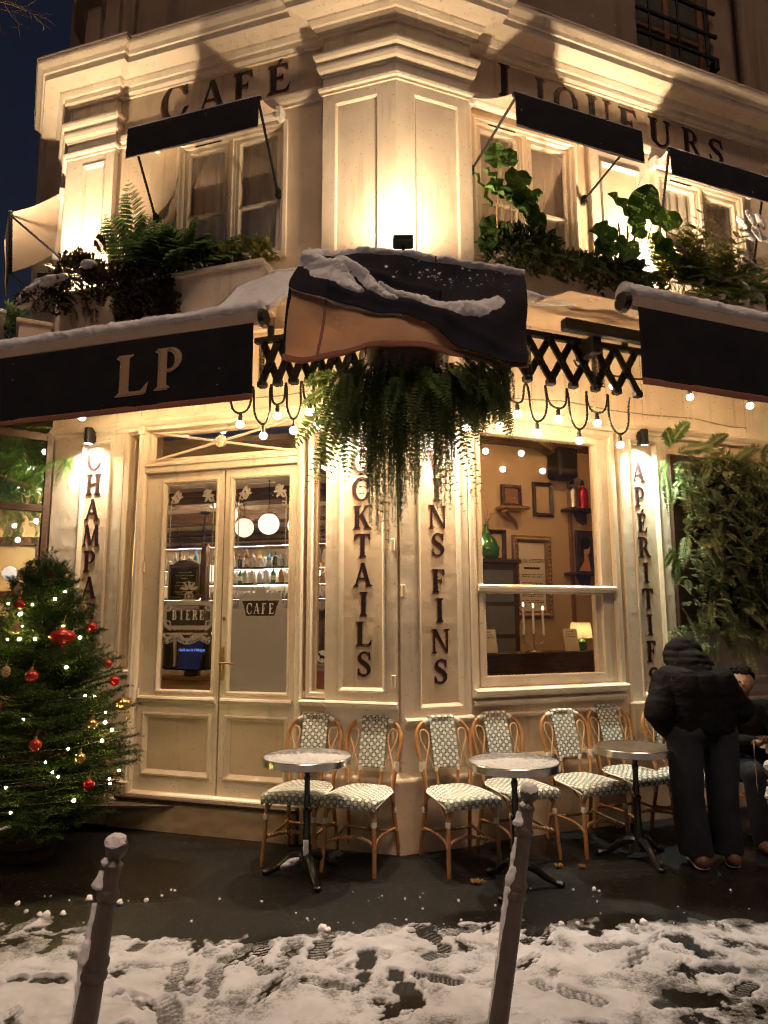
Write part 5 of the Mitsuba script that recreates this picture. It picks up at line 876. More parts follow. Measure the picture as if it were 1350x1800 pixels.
def bauble(x, z, kind, label, r, group):
    k = thing('bauble', label, 'bauble', group); az = math.asin(max(-1, min(1, (x - XT[0]) / max(.12, ((1 - (z - .34) / 1.62) ** .8 * .76 + .12))))) ; p = treepix(-math.pi / 2 + az, z, 1.04)
    if kind == 'drop': part(k, 'body', lathe([(0, -.9 * r), (.12 * r, -.85 * r), (.25 * r, -.6 * r), (.75 * r, -.42 * r), (1.12 * r, 0), (.8 * r, .38 * r), (.3 * r, .55 * r), (.12 * r, .75 * r), (0, .8 * r)], 20, p), 'm_red_glitter', FW, True)
    elif kind == 'cone':
        pts = [(p + np.array([r * .62 * math.cos(i * 2.4) * math.sin(math.pi * (i + 2) / 34), r * .62 * math.sin(i * 2.4) * math.sin(math.pi * (i + 2) / 34), r * (1 - i / 15)])) for i in range(30)]; part(k, 'body', cat(*[ico(c, (r * .36, r * .36, r * .2), 1) for c in pts]), 'm_cone', FW, True)
    elif kind == 'ribbed': v, f = ico(p, (r * 1.05, r * 1.05, r * .8), 3); d = v - p; v = p + d * (1 + .06 * np.sin(np.arctan2(d[:, 1], d[:, 0]) * 14))[:, None]; part(k, 'body', (v, f), 'm_gold_ball', FW, True)
    else: part(k, 'body', ico(p, r, 3), {'red': 'm_red', 'glit': 'm_red_glitter', 'gold': 'm_gold_ball'}[kind], FW, True)
    part(k, 'cap', lathe([(0, .022), (.008, .02), (.009, .0), (0, 0)], 10, p + [0, 0, r * .93]), 'm_brass'); part(k, 'thread', tube([p + [0, 0, r], p + [.004, .02, r + .06]], .0012, 4), 'm_brass')
for x, z, kd, r, lb in [(-2.20, 1.50, 'drop', .085, 'large ribbed red drop shaped bauble'), (-2.38, 1.93, 'red', .036, 'shiny red bauble nearest the tree top'), (-2.52, 1.72, 'red', .036, 'shiny red bauble left of the large drop, high on the tree'), (-2.30, 1.25, 'glit', .040, 'glittery red bauble on the middle of the tree'), (-1.93, 1.30, 'glit', .030, 'small red bauble right of the tree middle'), (-2.47, 1.07, 'glit', .042, 'glittery red bauble at the left edge of the photo'), (-2.18, .84, 'glit', .036, 'red bauble low in the middle of the tree'), (-1.88, .58, 'red', .034, 'lowest shiny red bauble on the right side of the tree'), (-1.78, 1.56, 'glit', .036, 'red bauble at the right tip of an upper branch'), (-1.66, 1.18, 'red', .036, 'red bauble at the right edge of the tree'), (-1.70, 1.30, 'glit', .022, 'smallest red bauble near the right edge of the tree')]: bauble(x, z, kd, lb, r, 'baubles on the christmas tree')
for x, z, kd, r, lb in [(-1.85, 1.02, 'ribbed', .055, 'ribbed gold onion shaped bauble on the right of the tree'), (-2.22, 1.93, 'gold', .030, 'gold bauble beside the tree top'), (-1.94, .93, 'gold', .034, 'gold bauble under the ribbed gold one'), (-1.95, .74, 'gold', .034, 'lower gold bauble on the right half'), (-2.54, 1.96, 'cone', .040, 'gold pine cone ornament left of the tree top'), (-2.58, 1.82, 'cone', .034, 'second gold pine cone ornament left below the tree top'), (-2.48, 1.56, 'cone', .036, 'gold pine cone ornament left of the large red drop'), (-2.46, 1.28, 'cone', .032, 'gold pine cone ornament below the large red drop'), (-2.12, 1.70, 'cone', .028, 'pine cone ornament right of the tree top'), (-1.64, .93, 'cone', .022, 'tiny pine cone ornament at the right edge')]: bauble(x, z, kd, lb, r, 'baubles on the christmas tree')
# ---------------------------------------------------------------- bistro chairs (built once, then placed)
def chair_parts():
    out = []
    def a(n, m, mt, sm=40, **k): out.append((n, mikit.ply(cat(m) if not isinstance(m, trimesh.Trimesh) else m, mt, sm, **k)))
    hoop = spline([(-.185, -.245, 0), (-.172, -.205, .25), (-.168, -.185, .46), (-.183, -.205, .58), (-.203, -.235, .70), (-.203, -.262, .79), (-.165, -.285, .86), (-.09, -.298, .893), (0, -.30, .90), (.09, -.298, .893), (.165, -.285, .86), (.203, -.262, .79), (.203, -.235, .70), (.183, -.205, .58), (.168, -.185, .46), (.172, -.205, .25), (.185, -.245, 0)], 7)
    hz = hoop[:, 2]
    a('back_frame', tube(hoop[14:-14], .0145, 8), 'm_rattan', True)
    for s in (slice(0, 16), slice(-16, None)): a('leg', tube(hoop[s], .0145, 8), 'm_rattan', True)
    for sx in (-1, 1): a('leg', tube(spline([(sx * .165, .185, .455), (sx * .172, .20, .25), (sx * .182, .225, 0)], 5), .0145, 8), 'm_rattan', True)
    # woven back panel, wraps over the hoop
    def backy(z): return np.interp(z, [.46, .58, .70, .79, .86, .90], [-.185, -.205, -.235, -.262, -.285, -.300])
    us = np.linspace(-.098, .098, 13); prof = [(z, backy(z) + .010) for z in np.linspace(.575, .885, 22)] + [(.905, -.289), (.917, -.302), (.905, -.318), (.885, -.316)]
    G = np.array([[(x, y - .010 * (1 - (x / .1) ** 2) * (z < .89), z + .004 * (1 - (x / .1) ** 2)) for z, y in prof] for x in us]); m, n = G.shape[:2]
    t = np.r_[0, np.cumsum([math.dist(prof[k], prof[k + 1]) for k in range(n - 1)])]; sh = sheet(G, .009)
    uv1 = np.stack(np.meshgrid(us / .0245 + 4, t / .0245, indexing='ij'), -1).reshape(-1, 2); uv = np.vstack([uv1, uv1]); out.append(('back_panel', mikit.ply(trimesh.Trimesh(*sh, process=False), 'm_weave', True, uv=uv)))
    # woven seat: trapezoid with a rounded front roll
    vs = np.linspace(-.185, .20, 16); sec = [(y, .468 - .012 * math.sin(math.pi * (y + .19) / .4)) for y in vs] + [(.216, .463), (.226, .452), (.229, .437), (.227, .420), (.222, .408)]
    G = []
    for u in np.linspace(-1, 1, 17):
        row = []
        for y, z in sec:
            w = np.interp(y, [-.19, -.10, .1, .2, .23], [.155, .195, .21, .205, .195]); e = abs(u) ** 6
            row.append((u * w, y + (.012 * (1 - u * u) if y > .19 else 0), z - .018 * e))
        G.append(row)
    G = np.array(G); n = len(sec); t = np.r_[0, np.cumsum([math.dist(sec[k], sec[k + 1]) for k in range(n - 1)])]; sh = sheet(G[:, ::-1], .010)
    uv1 = np.stack(np.meshgrid(np.linspace(-1, 1, 17) * .2 / .0245 + 10, t[::-1] / .0245, indexing='ij'), -1).reshape(-1, 2); out.append(('seat', mikit.ply(trimesh.Trimesh(*sh, process=False), 'm_weave', True, uv=np.vstack([uv1, uv1]))))
    a('seat_rim', tube(np.array([(s * w, y, z) for s, w, y, z in [(1, .150, -.19, .452), (1, .195, -.10, .447), (1, .207, .08, .445), (1, .200, .20, .425), (1, .19, .226, .406), (-1, .19, .226, .406), (-1, .200, .20, .425), (-1, .207, .08, .445), (-1, .195, -.10, .447), (-1, .150, -.19, .452), (1, .150, -.19, .452)]]), .0065, 6), 'm_binding', True)
    for sx in (-1, 1):
        a('back_post', tube(spline([(sx * .085, -.198, .585), (sx * .078, -.19, .52), (sx * .072, -.18, .455)], 4), .010, 7), 'm_rattan', True)
        lp = [(.100, .575), (.122, .64), (.160, .73), (.177, .79), (.160, .83), (.130, .825), (.113, .79), (.122, .72), (.148, .64), (.165, .56), (.160, .47)]
        a('curl', tube(spline([(sx * x, backy(z) + .004 + .004 * (i > 5), z) for i, (x, z) in enumerate(lp)], 5), .0055, 6), 'm_cane', True)
        for q, h, rr in (((sx * .186, -.208, .595), .034, .0185), ((sx * .170, .195, .31), .018, .0178), ((sx * .170, -.20, .31), .018, .0178), ((sx * .083, -.197, .575), .016, .013)): a('binding', lathe([(rr * .9, -h), (rr, -h + .003), (rr, h - .003), (rr * .9, h)], 12, q), 'm_binding', 40)
        a('binding', tube([(sx * .101, -.296, .893), (sx * .138, -.292, .877)], .0185, 10), 'm_binding', 40)
        a('brace', tube(spline([(sx * .172, .196, .33), (sx * .135, .19, .39), (sx * .09, .185, .435)], 4), .0062, 6), 'm_rattan', True); a('brace', tube(spline([(sx * .174, .19, .33), (sx * .178, .12, .40), (sx * .18, .06, .438)], 4), .0062, 6), 'm_rattan', True)
        a('brace', tube(spline([(sx * .174, -.19, .33), (sx * .178, -.12, .40), (sx * .18, -.05, .438)], 4), .0062, 6), 'm_rattan', True)
        a('stretcher', tube(spline([(sx * .185, .216, .165), (sx * .150, .08, .185), (sx * .150, -.06, .19), (sx * .182, -.222, .19)], 5), .0095, 7), 'm_rattan', True)
    for y0, b in ((.214, -.11), (-.222, .12)): a('stretcher', tube(spline([(-.186, y0, .172), (-.09, y0 + b * .8, .19), (0, y0 + b, .195), (.09, y0 + b * .8, .19), (.186, y0, .172)], 5), .0105, 7), 'm_rattan', True)
    a('stretcher_wrap', cat(*[tube([(x - .004, .214 - .11 * (1 - (x / .186) ** 2) + .0, .176 + .02 * (1 - (x / .186) ** 2)), (x + .004, .214 - .11 * (1 - (x / .186) ** 2), .176 + .02 * (1 - (x / .186) ** 2))], .0135, 8) for x in np.linspace(-.15, .15, 17)]), 'm_cane', 40)
    return out
CP = chair_parts()
def place(parts, key, loc, rz, tilt=0):
    M = T().translate(list(map(float, loc))).rotate([0, 0, 1], rz)
    for n, d in parts: scene[uniq(f'{key}__{n}')] = {**d, 'to_world': M}
ZL, ZR = 162.2, 201.9
for lab, x, y, rz in [('first rattan chair from the left, behind the table by the door', -.58, 5.15, ZL + 3), ('rattan chair right of the leftmost table, facing out left of the corner edge', -.165, 5.03, ZL - 2),
                      ('third rattan chair from the left, just right of the corner edge', .50, 5.02, ZR - 3), ('rattan chair partly hidden behind the middle snow dusted table', .93, 5.24, ZR), ('rattan chair left of the bare topped table', 1.46, 5.38, ZR - 2), ('rattan chair behind the bare topped table', 1.90, 5.66, ZR + 2),
                      ('rattan chair mostly hidden behind the standing person', 2.32, 5.62, ZR + 4), ('rattan chair at the right edge of the photo behind the seated person', 3.06, 6.02, ZR)]:
    place(CP, thing('bistro_chair', lab, 'chair', 'rattan bistro chairs along the cafe wall'), (x, y, 0), rz)
# ---------------------------------------------------------------- round tables
def table(x, y, r, label, snow, rot=0):
    k = thing('bistro_table', label, 'table', 'round bistro tables'); c = np.array([x, y, 0.0]); z = .735
    part(k, 'rim', lathe([(r - .006, z - .045), (r, z - .042), (r, z - .002), (r - .004, z + .003), (r - .010, z + .003), (r - .010, z - .002)], 48, c), 'm_steel', FW, 30)
    v, f = lathe([(0.0005, z), (r * .33, z), (r * .66, z), (r - .009, z), (r - .009, z - .040), (.0005, z - .040)], 48, c)
    if snow:
        v2, f2 = lathe([(.0005, z + .004), (r * .3, z + .005), (r * .6, z + .005), (r - .012, z + .002)], 48, c); back = (v2[:, 1] - c[1]) / r; uvx = r - np.hypot(v2[:, 0] - c[0], v2[:, 1] - c[1]) + .20 * (back < .1) - .16 * np.clip(back, 0, 1)
        part(k, 'snow_dusting', (v2, f2), 'm_dusted', FW, True, uv=np.stack([uvx, uvx * 0], 1))
    part(k, 'top', (v, f), 'm_tabletop')
    part(k, 'pole', lathe([(.0, z - .04), (.075, z - .041), (.075, z - .048), (.022, z - .055), (.017, z - .07), (.017, .62), (.022, .61), (.022, .595), (.018, .58), (.020, .42), (.029, .41), (.031, .40), (.024, .385), (.022, .30), (.027, .20), (.036, .13), (.05, .10), (.052, .06), (.0, .055)], 18, c), 'm_iron', FW, 40)
    for i in range(3):
        a = rot + i * 2.0944; d = np.array([math.cos(a), math.sin(a), 0]); P = spline([c + d * .03 + [0, 0, .12], c + d * .09 + [0, 0, .115], c + d * .17 + [0, 0, .06], c + d * .23 + [0, 0, .028], c + d * .265 + [0, 0, .022]], 6)
        part(k, 'foot', cat(tube(P, np.interp(np.linspace(0, 1, len(P)), [0, .4, .85, 1], [.03, .024, .016, .022]), 8), ico(c + d * .265 + [0, 0, .018], (.028, .028, .018), 1)), 'm_iron', FW, 40)
    if snow and rot:
        part(k, 'snow', lump_tube(np.array([c + np.array([.02 + math.cos(rot - 2.09) * t, math.sin(rot - 2.09) * t, .15 - .55 * t]) for t in np.linspace(.03, .20, 9)]), np.array([.02, .03, .036, .04, .04, .036, .03, .022, .012]), 3, 10, .7, .5, 26), 'm_snow', FW, True); part(k, 'snow', lump_tube(np.array([c + np.array([.0, -.04, .14 + .09 * t]) for t in np.linspace(0, 1, 5)]), .018, 5, 8, .6, .9, 26), 'm_snow', FW, True)
table(-.50, 4.79, .292, 'snow dusted round table nearest the door', True, -1.2); table(.80, 4.60, .285, 'snow dusted round table behind the right bollard', True, 0); table(1.72, 5.10, .265, 'bare dark topped round table left of the standing person', False, -1.4); table(2.92, 5.40, .27, 'bare dark topped round table cut off by the right edge of the photo', False, .4)
# ---------------------------------------------------------------- bollards
def bollard(x, y, zt, lean, label, seed):
    k = thing('bollard', label, 'bollard', 'cast iron street bollards'); M = np.eye(4); ax = unit([math.sin(lean), .02, 1]); M[:3, 2] = ax; M[:3, 0] = unit([1, 0, -ax[0]]); M[:3, 1] = np.cross(M[:3, 2], M[:3, 0]); M[:3, 3] = [x - zt * math.tan(lean), y, 0]
    h = zt / math.cos(lean)
    pr = [(0, 0), (.052, 0), (.052, .04), (.046, .06), (.038, .10), (.036, h - .50), (.034, h - .42), (.039, h - .415), (.041, h - .40), (.035, h - .388), (.040, h - .374), (.040, h - .36), (.033, h - .35), (.029, h - .19), (.034, h - .185), (.036, h - .172), (.030, h - .160), (.026, h - .155), (.025, h - .112), (.025, h - .10), (.029, h - .095), (.030, h - .085), (.023, h - .078), (.018, h - .07)] + [(.035 * math.cos(t), h - .035 + .035 * math.sin(t)) for t in np.linspace(-.85, 1.57, 9)]
    part(k, 'post', lathe(pr, 28), 'm_bollard', M, 40)
    q = np.random.default_rng(seed); z = np.linspace(.12, h - .20, 70); r = .011 * (.35 + 1.1 * meshkit.fbm(np.stack([z * 9, z * 0 + seed, z * 0], 1), 3)) * np.clip((z - .1) * 3, .2, 1)
    part(k, 'snow', lump_tube(np.stack([-np.interp(z, [0, h - .44, h - .19], [.037, .034, .029]) - .001, z * 0 - .012, z], 1), r, seed, 9, .6, 1, 40), 'm_snow', M, True)
    cap = ico((-.005, -.004, h - .019), (.033, .033, .026), 3); cv = cap[0] + ((meshkit.fbm(cap[0] * 60, 3) - .5) * .012)[:, None]; part(k, 'snow', (cv, cap[1]), 'm_snow', M, True)
    part(k, 'snow', lump_tube(np.array([(-.030, -.010, h - .155 + .05 * t) for t in np.linspace(0, 1, 6)]), np.array([.020, .024, .020, .015, .012, .008]), seed + 3, 9, .6, 1, 40), 'm_snow', M, True); part(k, 'snow', lump_tube(np.array([(-.028 + .012 * t, -.014, h - .083 + .012 * t) for t in np.linspace(0, 1, 4)]), .011, seed + 4, 8, .6, 1, 40), 'm_snow', M, True); part(k, 'snow', lump_tube(np.array([(-.034 + .006 * t, -.018 - .01 * t, h - .37 + .07 * t) for t in np.linspace(0, 1, 6)]), np.array([.012, .017, .018, .015, .012, .008]), seed + 5, 9, .6, 1, 40), 'm_snow', M, True)
bollard(-.842, 2.36, .93, math.radians(7.5), 'cast iron bollard with a snowy ball top at the lower left', 2); bollard(.568, 2.87, .97, math.radians(10.5), 'snow streaked cast iron bollard in front of the middle table', 5); bollard(1.735, 3.30, .97, 0, 'bollard cut off by the right edge of the photo', 8)
# ---------------------------------------------------------------- fallen leaves
def fallen(x, y, a, r, label, m='m_dry_leaf'):
    k = thing('fallen_leaf', label, 'leaf', 'dry leaves on the wet pavement'); pts = []
    for i in range(44):
        t = i / 44 * 2 * math.pi; rr = r * (.55 + .30 * abs(math.cos(2.5 * t)) ** .7 + .08 * math.sin(11 * t + x * 9) + .06 * math.cos(23 * t)); pts.append((rr * math.cos(t + a), rr * math.sin(t + a) * .8))
    p = np.array(pts); V = np.vstack([[x, y, .012]] + [[x + px, y + py, .006 + .022 * abs(math.sin(i * .9 + a))] for i, (px, py) in enumerate(p)]); n = len(p); i = np.arange(n)
    part(k, 'blade', (V, np.stack([i * 0, 1 + i, 1 + (i + 1) % n], 1)), m); part(k, 'stalk', tube([V[0], V[0] + [r * 1.2 * math.cos(a), r * 1.2 * math.sin(a), .004]], .002, 4), m)
for x, y, a, r, lb in [(.56, 4.66, 0, .05, 'tan dry leaf on the pavement in front of the middle table'), (1.13, 4.94, 1, .034, 'curled pale leaf by a chair leg right of the right bollard'), (1.28, 4.92, 2.2, .028, 'small curled leaf right of the pale one'), (-1.98, 5.5, .7, .06, 'dark star shaped leaf on the ground right of the christmas tree'), (1.80, 4.98, .5, .03, 'small leaf beside the foot of the bare topped table')]: fallen(x, y, a, r, lb)
# ---------------------------------------------------------------- people
def hand(w, d, s, m, key, side):
    """open curled hand at wrist w pointing along d"""
    d = unit(d); n = unit(np.cross(d, s)); b = [((w), .022), (w + d * .05, .026)]; bones = [(b[0], b[1])]; k0 = w + d * .085
    for i, (o, L) in enumerate(((-.03, .065), (-.01, .078), (.012, .074), (.033, .058))): q0 = k0 + s * o; q1 = q0 + d * L * .55 + n * .012; q2 = q1 + d * L * .35 + n * .03; bones += [((w + d * .05 + s * o * .7, .015), (q0, .0105)), ((q0, .0098), (q1, .0088)), ((q1, .0088), (q2, .0078))]
    th = w + d * .035 - s * .032; bones += [((w + d * .03, .018), (th, .013)), ((th, .012), (th + d * .04 - s * .018 + n * .015, .0095))]
    return part(key, 'hand', limbs(bones, .006, 5, 12), m, FW, True)
pk = thing('person', 'standing person seen from behind in a black hooded puffer jacket and wide dark jeans', 'person')
fx, fy = 2.13, 4.95; hipz = .86
hL, hR = np.array([fx - .11, fy + .02, .84]), np.array([fx + .13, fy + .03, .84]); kL, kR = np.array([fx - .12, fy, .46]), np.array([fx + .12, fy + .02, .46]); aLk, aRk = np.array([fx - .08, fy + .02, .09]), np.array([fx + .14, fy + .06, .09])
pelv, chest, neck = np.array([fx + .01, fy + .03, .92]), np.array([fx + .02, fy + .07, 1.14]), np.array([fx + .01, fy + .16, 1.27]); head = np.array([fx + .0, fy + .22, 1.36])
shL, shR = np.array([fx - .17, fy + .10, 1.18]), np.array([fx + .20, fy + .11, 1.17]); elL, elR = np.array([fx - .295, fy - .02, .98]), np.array([fx + .31, fy + .10, .98]); wrL, wrR = np.array([fx - .20, fy + .06, .83]), np.array([fx + .25, fy + .27, .87])
part(pk, 'body', limbs([((pelv, .12), (chest, .13)), ((chest, .10), (neck, .055)), ((neck, .05), (head, .085)), ((head, .085), (head + [0, .03, -.05], .06)), ((chest, .1), (shL, .06)), ((chest, .1), (shR, .06)), ((shL, .05), (elL, .04)), ((elL, .04), (wrL, .028)), ((shR, .05), (elR, .04)), ((elR, .04), (wrR, .028)), ((pelv, .11), (hL, .09)), ((pelv, .11), (hR, .09)), ((hL, .085), (kL, .055)), ((kL, .055), (aLk, .035)), ((hR, .085), (kR, .055)), ((kR, .055), (aRk, .035))], .03), 'm_skin', FW, True)
jk = limbs([((pelv + [.01, -.03, -.03], .125), (chest + [.01, -.04, 0], .145)), ((pelv + [-.10, -.02, -.02], .115), (chest + [-.10, -.04, .0], .135)), ((pelv + [.10, -.02, -.02], .115), (chest + [.12, -.04, 0], .135)), ((chest + [-.08, -.03, 0], .14), (shL, .10)), ((chest + [.1, -.03, 0], .14), (shR, .10)), ((chest + [0, 0, .03], .15), (neck + [0, -.01, -.02], .12)), ((shL, .10), (elL, .084)), ((elL, .084), (wrL + [0, 0, .03], .062)), ((shR, .10), (elR, .086)), ((elR, .086), (wrR + [0, 0, .03], .062)), ((pelv + [-.11, 0, -.07], .10), (pelv + [.12, 0, -.07], .10))], .014, 10)
v = np.array(jk.vertices); nn = np.array(jk.vertex_normals); v += nn * (.006 * np.abs(np.sin(v[:, 2] * math.pi / .085 + 1.2 * meshkit.noise(v * 5)))[:, None] ** .6 + .016 * (meshkit.fbm(v * 13, 3) - .5)[:, None]); v[:, 2] = np.maximum(v[:, 2], .785 + .012 * np.sin(v[:, 0] * 21)); part(pk, 'jacket', (v, jk.faces), 'm_jacket', FW, True)
hm = limbs([((head + [0, -.01, -.005], .125), (head + [0, .05, -.01], .115)), ((head + [0, -.03, -.05], .125), (neck + [0, -.05, .0], .125)), ((neck + [-.11, -.05, -.03], .062), (neck + [.11, -.05, -.03], .062)), ((neck + [-.10, -.05, -.02], .065), (head + [-.03, -.02, -.03], .11)), ((neck + [.10, -.05, -.02], .065), (head + [.03, -.02, -.03], .11))], .012, 8)
v = np.array(hm.vertices); nn = np.array(hm.vertex_normals); v += nn * (.006 * np.abs(np.sin(v[:, 2] * math.pi / .05 + 2 * meshkit.noise(v * 9))) + .012 * (meshkit.fbm(v * 18, 3) - .5))[:, None]; part(pk, 'hood', (v, hm.faces), 'm_jacket', FW, True)
tm = limbs([((pelv + [0, 0, -.02], .145), (hL, .125)), ((pelv + [0, 0, -.02], .145), (hR, .125)), ((hL, .122), (kL, .10)), ((kL, .10), (aLk + [0, 0, .0], .108)), ((hR, .122), (kR, .10)), ((kR, .10), (aRk + [0, 0, 0], .108))], .018, 8)
v = np.array(tm.vertices); v[:, 2] = np.maximum(v[:, 2], .075); v += np.array(tm.vertex_normals) * (.018 * (meshkit.fbm(v * np.array([14, 14, 6]), 3) - .5))[:, None]; part(pk, 'trousers', (v, tm.faces), 'm_jeans', FW, True)
for a, dx in ((aLk, .02), (aRk, .07)):
    part(pk, 'shoe', limbs([((a + [0, -.085, -.04], .048), (a + [dx, .10, -.045], .045)), ((a + [0, -.06, -.01], .048), (a + [0, 0, .0], .045))], .012, 6), 'm_shoe', FW, True); part(pk, 'sole', (lambda m: (np.array(m.vertices) * [1, 1, .25] + [0, 0, .004], m.faces))(limbs([((np.array([a[0], a[1] - .075, .05]), .046), (np.array([a[0] + dx, a[1] + .105, .05]), .044))], .015, 3)), 'm_white', FW, True)
hand(wrL, np.array([.4, .5, -.7]), unit([.75, -.6, 0]), 'm_skin', pk, 1); hand(wrR, np.array([-.2, .8, -.4]), unit([.8, .2, 0]), 'm_skin', pk, 1)
p2 = thing('person', 'seated person with curly black hair and a black jacket, half hidden behind the standing one', 'person')
c = np.array([2.70, 5.62, 0]); hd2 = c + [.02, -.06, 1.13]; nk2 = c + [.04, .02, .98]; pv2 = c + [.05, .06, .52]; ch2 = c + [.05, .06, .80]; s1, s2 = c + [-.13, -.02, .90], c + [.21, .04, .90]; e1, e2 = c + [-.16, -.16, .70], c + [.27, -.12, .68]; w1, w2 = c + [-.05, -.30, .72], c + [.12, -.30, .73]; k1, k2 = c + [-.08, -.36, .52], c + [.14, -.36, .52]; f1, f2 = c + [-.06, -.34, .07], c + [.16, -.34, .07]
part(p2, 'body', limbs([((pv2, .12), (ch2, .13)), ((ch2, .1), (nk2, .05)), ((nk2, .05), (hd2, .075)), ((ch2, .1), (s1, .055)), ((ch2, .1), (s2, .055)), ((s1, .045), (e1, .036)), ((e1, .036), (w1, .027)), ((s2, .045), (e2, .036)), ((e2, .036), (w2, .027)), ((pv2, .1), (k1, .06)), ((pv2, .1), (k2, .06)), ((k1, .05), (f1, .035)), ((k2, .05), (f2, .035)),
                        ((hd2, .088), (hd2 + [-.02, -.045, -.03], .062)), ((hd2 + [-.03, -.07, -.055], .035), (hd2 + [-.02, -.03, -.06], .05)), ((hd2 + [-.035, -.10, -.012], .013), (hd2 + [-.03, -.085, .02], .010)), ((hd2 + [-.03, -.092, -.048], .010), (hd2 + [-.01, -.088, -.048], .010))], .012, 4), 'm_skin', FW, True)
jm = limbs([((pv2, .15), (ch2, .165)), ((ch2, .14), (nk2 + [0, 0, -.04], .09)), ((ch2, .13), (s1, .09)), ((ch2, .13), (s2, .09)), ((s1, .088), (e1, .07)), ((e1, .07), (w1, .05)), ((s2, .088), (e2, .07)), ((e2, .07), (w2, .05))], .016, 8); v = np.array(jm.vertices); v += np.array(jm.vertex_normals) * (.014 * (meshkit.fbm(v * 16, 3) - .5))[:, None]; part(p2, 'jacket', (v, jm.faces), 'm_jacket', FW, True)
part(p2, 'trousers', limbs([((pv2 + [-.06, 0, -.02], .12), (k1, .085)), ((pv2 + [.06, 0, -.02], .12), (k2, .085)), ((k1, .085), (f1, .06)), ((k2, .085), (f2, .06))], .02), 'm_jeans', FW, True)
for f in (f1, f2): part(p2, 'shoe', limbs([((f + [0, .02, -.03], .042), (f + [0, -.15, -.035], .036))], .014), 'm_shoe', FW, True)
q = np.random.default_rng(9); part(p2, 'hair', cat(*[ico(hd2 + np.array([.01, .025, .035]) + unit(d) * np.array([.088, .092, .085]) * (1 if True else 0), q.uniform(.008, .015), 1) for d in q.normal(0, 1, (700, 3)) if unit(d)[2] > -.25 and not (unit(d)[1] < -.45 and unit(d)[2] < .35)]), 'm_hair', FW, True)
for sx in (-.042, .006): part(p2, 'eye', ico(hd2 + [sx - .012, -.086, .006], .009, 1), 'm_hair'); 
part(p2, 'ear', ico(hd2 + [-.082, .0, -.01], (.012, .022, .03), 2), 'm_skin', FW, True)
hand(w1, np.array([.3, -.8, .1]), unit([.9, .3, 0]), 'm_skin', p2, 1); hand(w2, np.array([-.4, -.8, .1]), unit([.9, -.4, 0]), 'm_skin', p2, 1)
# ---------------------------------------------------------------- glazed terrace screen left of the door, with plants behind
tg = thing('terrace_screen', 'dark framed glass terrace screen at the left edge, reflecting the bulbs', 'glass screen')
tp = pt(FL, 3.24, .02, 0); td = unit([-math.cos(math.radians(36)), -math.sin(math.radians(36)), 0]); FT = frame(tp, td, unit([td[1], -td[0], 0]) * -1 if False else np.array([-td[1], td[0], 0]))
for nm, g in (('post', bx(0, .055, -.03, .03, 0, 3.28)), ('post', bx(1.5, 1.56, -.03, .03, 0, 3.28)), ('rail', bx(.055, 1.5, -.025, .025, 2.56, 2.62)), ('rail', bx(.055, 1.5, -.025, .025, 3.2, 3.27)), ('rail', bx(.055, 1.5, -.025, .025, .0, .5))): part(tg, nm, g, 'm_wood_dark', FT)
part(tg, 'pane', bx(.055, 1.5, -.004, .0, 2.62, 3.2, .0005), 'm_glass', FT); part(tg, 'pane', bx(.055, 1.5, -.004, .0, .5, 2.56, .0005), 'm_glass', FT)
q = np.random.default_rng(15); P_ = plant('terrace_greenery', 'hanging greenery behind the terrace glass at the far left'); o_ = np.array([-3.35, 6.55, 0])
part(P_, 'foliage', cat(*[strand((q.uniform(-4.0, -2.95), q.uniform(6.45, 7.0), 3.4), q.uniform(.4, 1.1), 60, .05, (0, 0), q) for _ in range(110)], *[frond((q.uniform(-4.0, -3.0), 6.5, q.uniform(2.9, 3.3)), (q.normal(0, .7), -.5, -.2), .45, 18, .08, .18, .5, (0, -1, .3), .3, .2, .002, .1, q) for _ in range(40)]), 'm_fern_light', kind='stuff')
P_ = plant('fern_sprig', 'small green fern sprig over the letter at the top of the leftmost pilaster')
for a, b2 in ((-.2, -.5), (.35, -.3), (-.6, -.2), (.15, -.75)): part(P_, 'frond', frond(pt(FL, 3.02, .10, 3.02), -dL * (a + .35) + nL * .4 + np.array([0, 0, b2]), .30, 18, .05, .15, .4, nL, .3, .15, .002, .1, q), 'm_fern_light')
tr_ = thing('terrace_room', 'dim terrace interior seen through the glass at the far left', 'room'); part(tr_, 'back_wall', bx(-6.2, -3.2, 9.0, 9.1, 0, 3.4), 'm_room_wall'); part(tr_, 'floor', bx(-6.2, -3.3, 6.4, 9.0, .0, .02), 'm_floor'); part(tr_, 'ceiling', bx(-6.2, -3.0, 6.3, 9.1, 3.42, 3.46), 'm_beam')
for x in (-5.2, -4.4, -3.9): part(tr_, 'window_bar', bx(x, x + .07, 8.94, 8.99, .6, 2.6), 'm_wood_dark')
part(tr_, 'window_bar', bx(-6, -3.4, 8.93, 8.99, 1.9, 1.98), 'm_wood_dark'); part(tr_, 'window_bar', bx(-6, -3.4, 8.93, 8.99, 2.55, 2.66), 'm_wood_dark')
tk = thing('terrace_lights', 'bulbs glowing behind the terrace glass at the far left', 'string lights')
for x, y, z in [(-3.62, 6.9, 2.93), (-3.45, 6.8, 3.08), (-3.2, 6.6, 2.93), (-4.05, 8.2, 2.76), (-3.95, 8.2, 2.73), (-4.35, 8.3, 2.72), (-4.3, 8.3, 2.55), (-3.62, 8.1, 2.74), (-3.62, 8.1, 2.55)]: glow(tk, 'bulb', (x, y, z), .026, np.array([1, .76, .42]) * 330, .5)
lp = thing('globe_lamp', 'white globe lamp glowing behind the terrace glass left of the tree top', 'lamp'); glow(lp, 'globe', (-4.05, 7.7, 2.12), .075, np.array([1, .84, .68]) * .3, .1)
